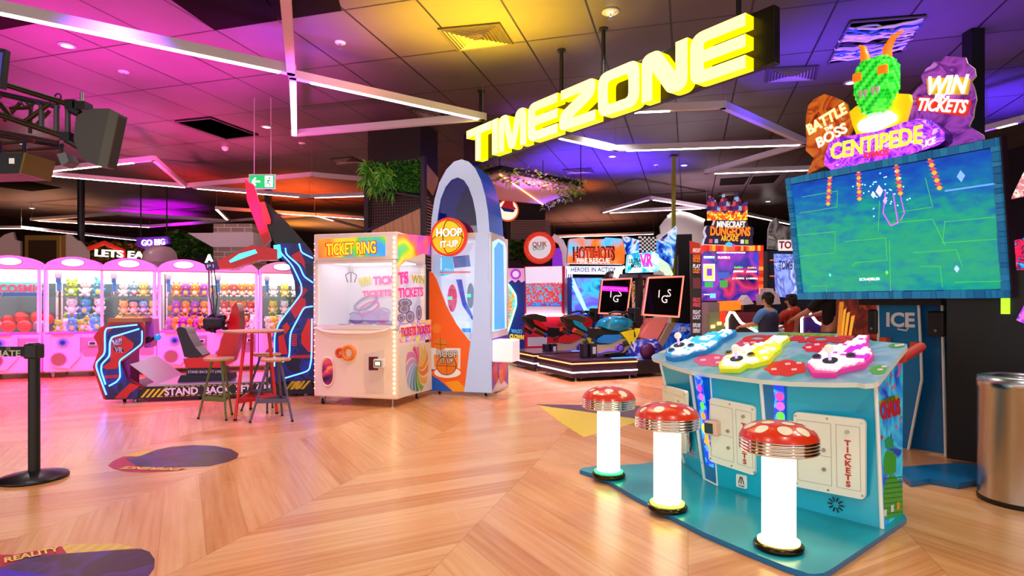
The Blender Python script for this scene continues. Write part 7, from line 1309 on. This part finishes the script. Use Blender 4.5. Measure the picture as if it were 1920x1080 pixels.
# plain cluster of coloured blocks and flames on top of the sign
b = MB(); r = random.Random(12); bc = [mat(c, .4, 0, .45) for c in ('#7a1848', '#a02a38', '#4a2a70', '#301850', '#c8504a', '#8ab0d0', '#582068')]; fc = [mat(c, .4, 0, .6) for c in ('#f87018', '#ffb020', '#ffe050', '#e84010')]
q = BG.xz(g5([(140, 60), (520, 60), (520, 320), (140, 320)]), -.1); x0, x1, z1, z0 = q[0][0], q[1][0], q[0][1], q[2][1]; nx, nz = 26, 18
for i in range(nx):
    hh_ = .68 + .3 * math.sin(i * .75) * (.6 + .4 * math.sin(i * 2.1)); fl_ = .14 + .16 * abs(math.sin(i * .55 + .6))
    for j in range(nz):
        v = j / nz
        if v < hh_: b.box(x0 + (x1 - x0) * i / nx, x0 + (x1 - x0) * (i + 1) / nx, -.1 - r.random() * .04, -.04, z0 + (z1 - z0) * j / nz, z0 + (z1 - z0) * (j + 1) / nz, r.choice(fc) if v < fl_ else bc[(i // 2 * 3 + j // 3 * 5) % 7])
b.obj('block_and_flame_topper', t)
PN = Fr(o=((1294 - CX) / F * 9.6, 9.6), ang=-12); b = MB(); b.plate([(a, max(z, 0)) for a, z in PN.xz(m4([(752, 350), (845, 375), (862, 480), (862, 3000), (770, 3000)]))], 0, .05, mat('#2a2024', .4), mat('#a82018', .4)); tt = thing('dark_text_panel', 'tall narrow dark panel with red top and columns of orange and white lettering', 'sign', PN); b.obj('panel', tt)
b = MB(); b.plate(PN.xz(m4([(752, 350), (845, 375), (862, 480), (756, 470)])), -.004, 0, mat('#c82a18', .4, 0, .15))
for (y, s_, c) in [(440, 'MINECRAFT', '#e8d0c8'), (500, 'DUNGEONS', '#f0701a'), (530, 'ARCADE', '#f0701a'), (585, 'PLAY', '#e8e0e0'), (630, 'COLLECT', '#f08030'), (895, 'UNLOCK', '#d04858'), (940, 'UPGRADE', '#d04858'), (1010, 'FIGHT', '#c8c0c8'), (1055, 'LOOT', '#c8c0c8'), (1130, 'EXPLORE', '#c8c0c8'), (1180, 'DEFEAT', '#c8c0c8')]: ftext(PN, s_, m4([(782, y)])[0], m4([(850, y + 3)])[0], mat(c, .4, 0, .35), -.006, b, .09, bold=.003)
for k in range(4): b.plate(PN.xz(m4([(785 + k * 18, 690 + (k % 2) * 15), (795 + k * 18, 690), (797 + k * 18, 790), (787 + k * 18, 790)])), -.005, 0, mat('#a84850', .4))
b.obj('panel_print', tt)
# adventure game beside it: plain stand-in artwork
TG = Fr(o=((1440 - CX) / F * 10.6, 10.6), ang=-3); t = thing('adventure_game', 'arcade game with icy blue screen and rocky grey header, left of the giant screen', 'arcade machine', TG); xr = TG.p(1530, 500)[0]
MB().box(0, xr, .02, .5, 0, TG.p(1470, 470)[2], mat('#1a1226', .4)).obj('cabinet', t); MB().plate(TG.xz([(1451, 476), (1530, 478), (1530, 562), (1455, 556)]), -.03, .02, art(['#5a70c8', '#8aa0e8', '#4a50b0', '#b8c8f4', '#3a3a90'], 2.2, .8, dist=2.5)).obj('display', t)
b = MB(); ftext(TG, 'TOMB RAIDER', (1460, 498), (1520, 499), mat('#3a3a80', .3, 0, .3), -.04, b, .22, bold=.004); b.obj('screen_title', t)
MB().plate(TG.xz([(1440, 467), (1441, 430), (1446, 416), (1456, 408), (1463, 420), (1475, 425), (1530, 420), (1530, 470)], -.1), -.1, -.04, art(['#2a2422', '#6a6460', '#a8a098', '#4a4440', '#c8c0b8'], 2.5, .1), WHITE).obj('rocky_header', t)
b = MB().plate(TG.xz([(1459, 450), (1530, 450), (1530, 470), (1460, 470)], -.12), -.13, -.1, mat('#f4f0ee', .4, 0, .5)); ftext(TG, 'TOMB', (1461, 460), (1506, 460), mat('#c81820', .4), -.135, b, .17, bold=.006); b.obj('title_sign', t)
for k in range(3): MB().box(.03, .14, -.02, .0, 1.45 + k * .28, 1.47 + k * .28, mat('#d86020', .3, 0, .8)).obj('orange_light_line', t)
# player consoles
def console(px, py_, name, label, neon_c, artm, Yc, mirror=1, ang=-55):
    f = Fr(o=((px - CX) / F * Yc, Yc), ang=ang); t = thing(name, label, 'arcade console', f); x0 = 0
    prof = [(0., 0), (0., 1.02), (.05, 1.12), (.12, 1.12), (.24, .97), (.56, .82), (.6, .72), (.6, 0)]
    MB().plate(prof, 0, .9, artm, mat('#7a1a20', .35)).obj('console_body', t); MB().tube([(a, -.012, z) for a, z in prof[:-1] + [(.6, .0)]], .022, mat(neon_c, .3, 0, 2), 6).obj('light_edge', t)
    m_ = MB()
    for i in range(5): y = .1 + i * .17; m_.cyl((.42, y, .86), (.42, y, .92), .045, mat(['#30c080', '#e83a30', '#f0a020', '#40a0e0', '#e8e0e0'][i], .3, 0, .7), n=16)
    m_.obj('buttons', t); m_ = MB(); R3 = random.Random(px)
    for i in range(14): a, c_ = R3.uniform(.06, .48), R3.uniform(.15, .8); z = min(c_, .9 - a * .3); m_.poly([(a, -.004, z), (a + .06, -.004, z - .03), (a + .08, -.004, z + .05), (a + .02, -.004, z + .07)], mat(R3.choice(['#c83020', '#d8c8b8', '#8a1a18', '#e8903a']), .4))
    m_.obj('side_graphics', t); return t
console(1364, 0, 'player_console', 'red-printed player console with cream light edge, left of the boy in navy', '#fff4c8', mat('#1c100e', .4), 9.3)
console(1504, 0, 'player_console', 'purple-lit player console right of the boy in the rust hoodie', '#f0e0ff', mat('#3a1a70', .35, 0, .1), 9.6)
f = Fr(o=((1330 - CX) / F * 9.78, 9.78), ang=0); t = thing('display_stand', 'grey and orange blocky stand in front of the block-letter game screen', 'arcade stand', f); b = MB()
b.box(0, .35, 0, .4, 0, 1.28, mat('#9a8a8c', .5)).box(.35, .5, .1, .5, 0, 1.28, mat('#1a0e20', .5)); b.plate(f.xz([(1349, 565), (1393, 563), (1393, 580), (1349, 585)]), -.02, .1, mat('#f07018', .4, 0, .8)); b.plate([(a, max(z, 0)) for a, z in f.xz([(1330, 587), (1362, 582), (1362, 900), (1330, 900)], -.1)], -.1, .1, mat('#8a9a70', .5)); b.plate(f.xz([(1350, 585), (1363, 583), (1363, 604), (1350, 606)], -.12), -.12, -.1, mat('#e84020', .4, 0, .4))
for (x, y) in [(1346, 604), (1360, 606), (1334, 610)]: b.plate(f.xz([(x, y), (x + 7, y - 1), (x + 7, y + 5), (x, y + 6)], -.14), -.14, -.1, mat('#ffd080', .4, 0, 1.2))
b.obj('blocks', t)
f = Fr(o=((1404 - CX) / F * 9.6, 9.6), ang=0)
for nm, pts, c, lb in [('white_block_prop', [(1394, 562), (1401, 553), (1408, 562), (1414, 570), (1394, 572)], '#e8e0e4', 'white wedge-shaped block on the console below the block-letter game screen'), ('pixel_block_board', [(1430, 572), (1428, 552), (1437, 551), (1438, 540), (1450, 541), (1452, 550), (1460, 551), (1464, 570)], '#e0c8c8', 'pink and white stepped block board behind the boy in navy')]:
    t = thing(nm, lb, 'decoration', (0, 9.6, 0)); ff = Fr(o=(0, 9.6), ang=0); MB().plate(ff.xz(pts), 0, .25, mat(c, .45)).obj('block', t); z = min(a[1] for a in ff.xz(pts)); xx = sum(a[0] for a in ff.xz(pts)) / len(pts); MB().box(xx - .05, xx + .05, .05, .2, 0, z + .02, DARK).obj('support', t)
f = Fr(o=((1570 - CX) / F * 7.6, 7.6), ang=-30); t = thing('red_game_panel', 'rust-red printed cabinet side with yellow spark streaks, left of the blue pedestal', 'arcade cabinet', f); xr = f.p(1650, 600)[0]; MB().box(0, xr, 0, .5, 0, 1.6, art(['#7a1c0c', '#a03014', '#5a140a', '#c04a1a'], 3, .1)).obj('cabinet', t)
b = MB(); [b.plate(f.xz([(x, 648), (x + 5, 646), (x + 12 + k, 570 + k * 7), (x + 8, 575 + k * 6)]), -.004, 0, mat('#f8b030', .4, 0, .4)) for k, x in enumerate((1570, 1574, 1580, 1588))]; b.plate(f.xz([(1568, 640), (1574, 566), (1582, 566), (1576, 645)]), -.006, 0, mat('#e8902a', .4, 0, .3)); b.obj('spark_artwork', t)
f = BF(18.); t = thing('slatted_screen', 'pale horizontal slat screen beside a dark column, behind the round red topper', 'partition', (0, 18, 0)); b = MB()
for k in range(13): z0 = f.p(958, 452)[2] + k * .05; b.box(f.p(957, 440)[0], f.p(1032, 440)[0], 0, .05, z0, z0 + .028, mat('#c8a894', .5))
b.obj('slats', t); MB().box(f.p(950, 440)[0], f.p(1036, 440)[0], .05, .12, 0, f.p(950, 428)[2], mat('#3a2a2a', .6)).obj('backing', t)
t = thing('column', 'dark square column behind the hanging canopy and slatted screen', 'column', (f.p(945, 440)[0], 18.3, 0)); MB().box(0, 1.25, 0, 1.2, 0, CEIL, mat('#2e2026', .6)).obj('shaft', t)
t = thing('leafy_plant', 'bushy green plant in a dark planter left of the round red topper', 'plant', (0, 17.4, 0)); f = BF(17.4); m_ = MB(); x0, x1 = f.p(952, 470)[0], f.p(990, 470)[0]; leafy(m_, 900, lambda r: (r.uniform(x0, x1), r.uniform(-.2, .2), 2.45 + r.random() * .6), .17, ['#2a6a20', '#4a9030', '#1e4a18', '#6aa840'], r); m_.obj('foliage', t); MB().box(x0, x1 + .2, -.2, .25, 0, 2.5, mat('#3a2030', .6)).obj('planter', t)
f = BF(16.6); t = thing('purple_panel', 'plain glowing purple panel between the round red topper and the fire-printed header', 'panel', (0, 16.6, 0)); MB().box(f.p(1036, 500)[0], f.p(1066, 500)[0], 0, .1, 0, f.p(1050, 465)[2], mat('#7a2ac0', .4, 0, .6)).obj('panel', t)
# ================================================================ people
def skin(name, vs, es, rs, m, par, sub=2):
    me = bpy.data.meshes.new(name); me.from_pydata(vs, es, []); me.materials.append(m); o = bpy.data.objects.new(name, me); COL.objects.link(o); s_ = o.modifiers.new('skin', 'SKIN')
    for i, r_ in enumerate(rs): me.skin_vertices[0].data[i].radius = (r_, r_) if not isinstance(r_, tuple) else r_
    me.skin_vertices[0].data[0].use_root = True; s_.use_smooth_shade = True; b = o.modifiers.new('sub', 'SUBSURF'); b.levels = sub; b.render_levels = sub; o.parent = par; return o
def person(label, x, y, h, rz, skinc, top, topn, trous, hair, sleeve, arms, vest=None, tilt=0, sleeve_mat=None, child=1.):
    t = thing('person', label, 'person', (x, y, 0), rz); S = lambda p: tuple(a * h for a in p); sk = mat(skinc, .5)
    hd = (0, .012 + tilt, .925)
    V = [(0, 0, .5), (0, .0, .6), (0, -.005, .72), (0, .0, .81), (0, .005, .85), (0, .01, .885), hd, (0, .01 + tilt, .965)]; E_ = [(i, i + 1) for i in range(7)]; Rr = [.07, .062, .075, .05, .026, .034, .048, .034]
    def lim(root, pts, rr):
        p = root
        for q, r_ in zip(pts, rr): V.append(q); E_.append((p, len(V) - 1)); p = len(V) - 1; Rr.append(r_)
        return p
    for s in (-1, 1):
        sh_, el, wr = (s * .115, 0, .795), arms[s][0], arms[s][1]
        w = lim(3, [sh_, tuple((a + b) / 2 for a, b in zip(sh_, el)), el, tuple((a + b) / 2 for a, b in zip(el, wr)), wr], [.034, .03, .025, .023, .016])
        d = (Vector(wr) - Vector(el)).normalized(); pl = Vector(wr) + d * .03; V.append(tuple(pl)); E_.append((w, len(V) - 1)); Rr.append((.02, .011)); pi = len(V) - 1; sd = d.cross(Vector((0, 0, 1))).normalized()
        for k, L_ in zip((-1.4, -.45, .45, 1.4), (.03, .037, .035, .027)): a = pl + sd * .009 * k + d * .02; lim(pi, [tuple(a), tuple(a + d * L_ * .5 + Vector((0, 0, -.006))), tuple(a + d * L_ * .8 + Vector((0, 0, -.02)))], [.0055, .005, .0045])
        th = Vector(wr) + d * .012 - sd * s * .014; lim(w, [tuple(th), tuple(th - sd * s * .016 + d * .016)], [.007, .0055])
        lim(0, [(s * .05, 0, .47), (s * .055, .005, .28), (s * .055, -.005, .06), (s * .06, .035, .02), (s * .062, .08, .015)], [.058, .036, .024, .022, .017])
    bd = skin('body', [S(v) for v in V], E_, [tuple(a * h for a in r_) if isinstance(r_, tuple) else r_ * h for r_ in Rr], sk, t)
    # clothing
    cs = [(0, 0, .47), (0, 0, .6), (0, -.005, .72), (0, 0, .80)]; ce = [(0, 1), (1, 2), (2, 3)]; cr = [(.092, .062), (.088, .06), (.1, .066), (.062, .045)]
    sv = []; 
    def slv(V2, E2, R2, root):
        for s in (-1, 1):
            sh_, el, wr = Vector((s * .115, 0, .795)), Vector(arms[s][0]), Vector(arms[s][1]); pts = [sh_, sh_.lerp(el, .5), el] if sleeve > .4 else [sh_, sh_.lerp(el, .6)]
            if sleeve > .9: pts += [el.lerp(wr, .5), el.lerp(wr, .92)]
            p = root
            for i, q in enumerate(pts): V2.append(tuple(q)); E2.append((p, len(V2) - 1)); p = len(V2) - 1; R2.append([.044, .039, .034, .03, .024][i])
    slv(cs, ce, cr, 3)
    shirt = skin('shirt' if not topn else topn, [S(v) for v in cs], ce, [(a[0] * h, a[1] * h) if isinstance(a, tuple) else a * h for a in cr], mat(top if not vest else vest, .8), bd)
    if vest:
        V3, E3, R3_ = [(0, 0, .46), (0, 0, .6), (0, -.006, .73), (0, -.004, .82)], [(0, 1), (1, 2), (2, 3)], [(.12, .085), (.116, .082), (.145, .1), (.12, .075)]; skin('padded_vest', [S(v) for v in V3], E3, [(a * h, b_ * h) for a, b_ in R3_], mat(top, .7), bd)
        for k in range(5): z = (.5 + k * .06) * h; MB().lathe([(.001, 0)] * 0 + [(.101 * h, -.004), (.104 * h, 0), (.101 * h, .004)], (0, 0, z), mat('#222640', .7), 20).obj('vest_seam', shirt)
    V4, E4, R4 = [(0, 0, .5)], [], [(.09, .065)]
    for s in (-1, 1):
        p = 0
        for q, r_ in zip([(s * .05, 0, .45), (s * .055, .004, .28), (s * .055, -.004, .07)], [.066, .048, .036]): V4.append(q); E4.append((p, len(V4) - 1)); p = len(V4) - 1; R4.append(r_)
    skin('trousers', [S(v) for v in V4], E4, [(a[0] * h, a[1] * h) if isinstance(a, tuple) else a * h for a in R4], mat(trous, .8), bd)
    for s in (-1, 1): MB().ell(S((s * .06, .035, .022)), S((.032, .066, .024)), mat('#e8e4e0', .5), 12).obj('shoe', bd)
    H_ = Vector(S(hd)); hr = MB(); hr.ell(H_ + Vector(S((0, -.012, .022))), S((.058, .062, .056)), mat(hair, .7), 18); hr.ell(H_ + Vector(S((0, -.03, -.012))), S((.05, .036, .045)), mat(hair, .7), 14)
    R5 = random.Random(int(h * 100)); [hr.ell(H_ + Vector(S((R5.uniform(-.035, .035), R5.uniform(-.05, .02), R5.uniform(.04, .065)))), S((.02, .024, .014)), mat(hair, .7), 8) for _ in range(14)]; hr.obj('hair', bd)
    fc = MB()
    for s in (-1, 1): fc.ell(H_ + Vector(S((s * .052, -.002, -.012))), S((.009, .013, .018)), sk, 10)
    fc.obj('ear', bd)
    fc = MB(); fc.ell(H_ + Vector(S((0, .058, -.008))), S((.009, .014, .014)), sk, 8); fc.obj('nose', bd); fc = MB(); [fc.ell(H_ + Vector(S((s * .02, .046, .006))), S((.007, .005, .004)), mat('#201818', .3), 8) for s in (-1, 1)]; fc.obj('eyes', bd); MB().ell(H_ + Vector(S((0, .046, -.03))), S((.015, .006, .004)), mat('#a8584a', .5), 8).obj('mouth', bd)
    return t, bd
def at(px, Y): return (px - CX) / F * Y, Y
x, y = at(1440, 8.55); tilt = {}
t, bd = person('boy in navy padded vest over light blue shirt, seen from behind at the console', x, y, 1.42, math.radians(35), '#d8a078', '#2c3050', '', '#26304a', '#221812', .55, {-1: ((-.15, .06, .68), (-.13, .2, .655)), 1: ((.15, .06, .68), (.1, .2, .66))}, vest='#5a90d0')
x, y = at(1484, 8.9); t, bd = person('boy in rust red hoodie seen from behind, right of the boy in navy', x, y, 1.4, math.radians(30), '#d09068', '#b83418', 'hoodie', '#2a2a38', '#1c1410', 1., {-1: ((-.16, .07, .68), (-.17, .2, .66)), 1: ((.15, .06, .68), (.12, .2, .64))})
MB().ell((0, -.07, 1.4 * .82), (.1, .05, .07), mat('#c23a1c', .8), 14).obj('hood', bd)
x, y = at(1558, 8.5); t, bd = person('adult in black shirt leaning to the controls, head hidden behind the giant screen', x, y, 1.75, math.radians(35), '#d89070', '#141216', 'black_shirt', '#5a4a38', '#241a14', .6, {-1: ((-.15, .1, .66), (-.14, .22, .6)), 1: ((.15, .08, .66), (.1, .2, .62))})
x, y = at(1144, 12.9); t, bd = person('man with short brown hair, only his head showing above the motorcycle game screen', x, y, 1.95, math.radians(-70), '#c88a68', '#5a3a40', 'shirt', '#2a2a30', '#3a241a', .6, {-1: ((-.15, .03, .62), (-.14, .08, .5)), 1: ((.15, .03, .62), (.14, .08, .5))})
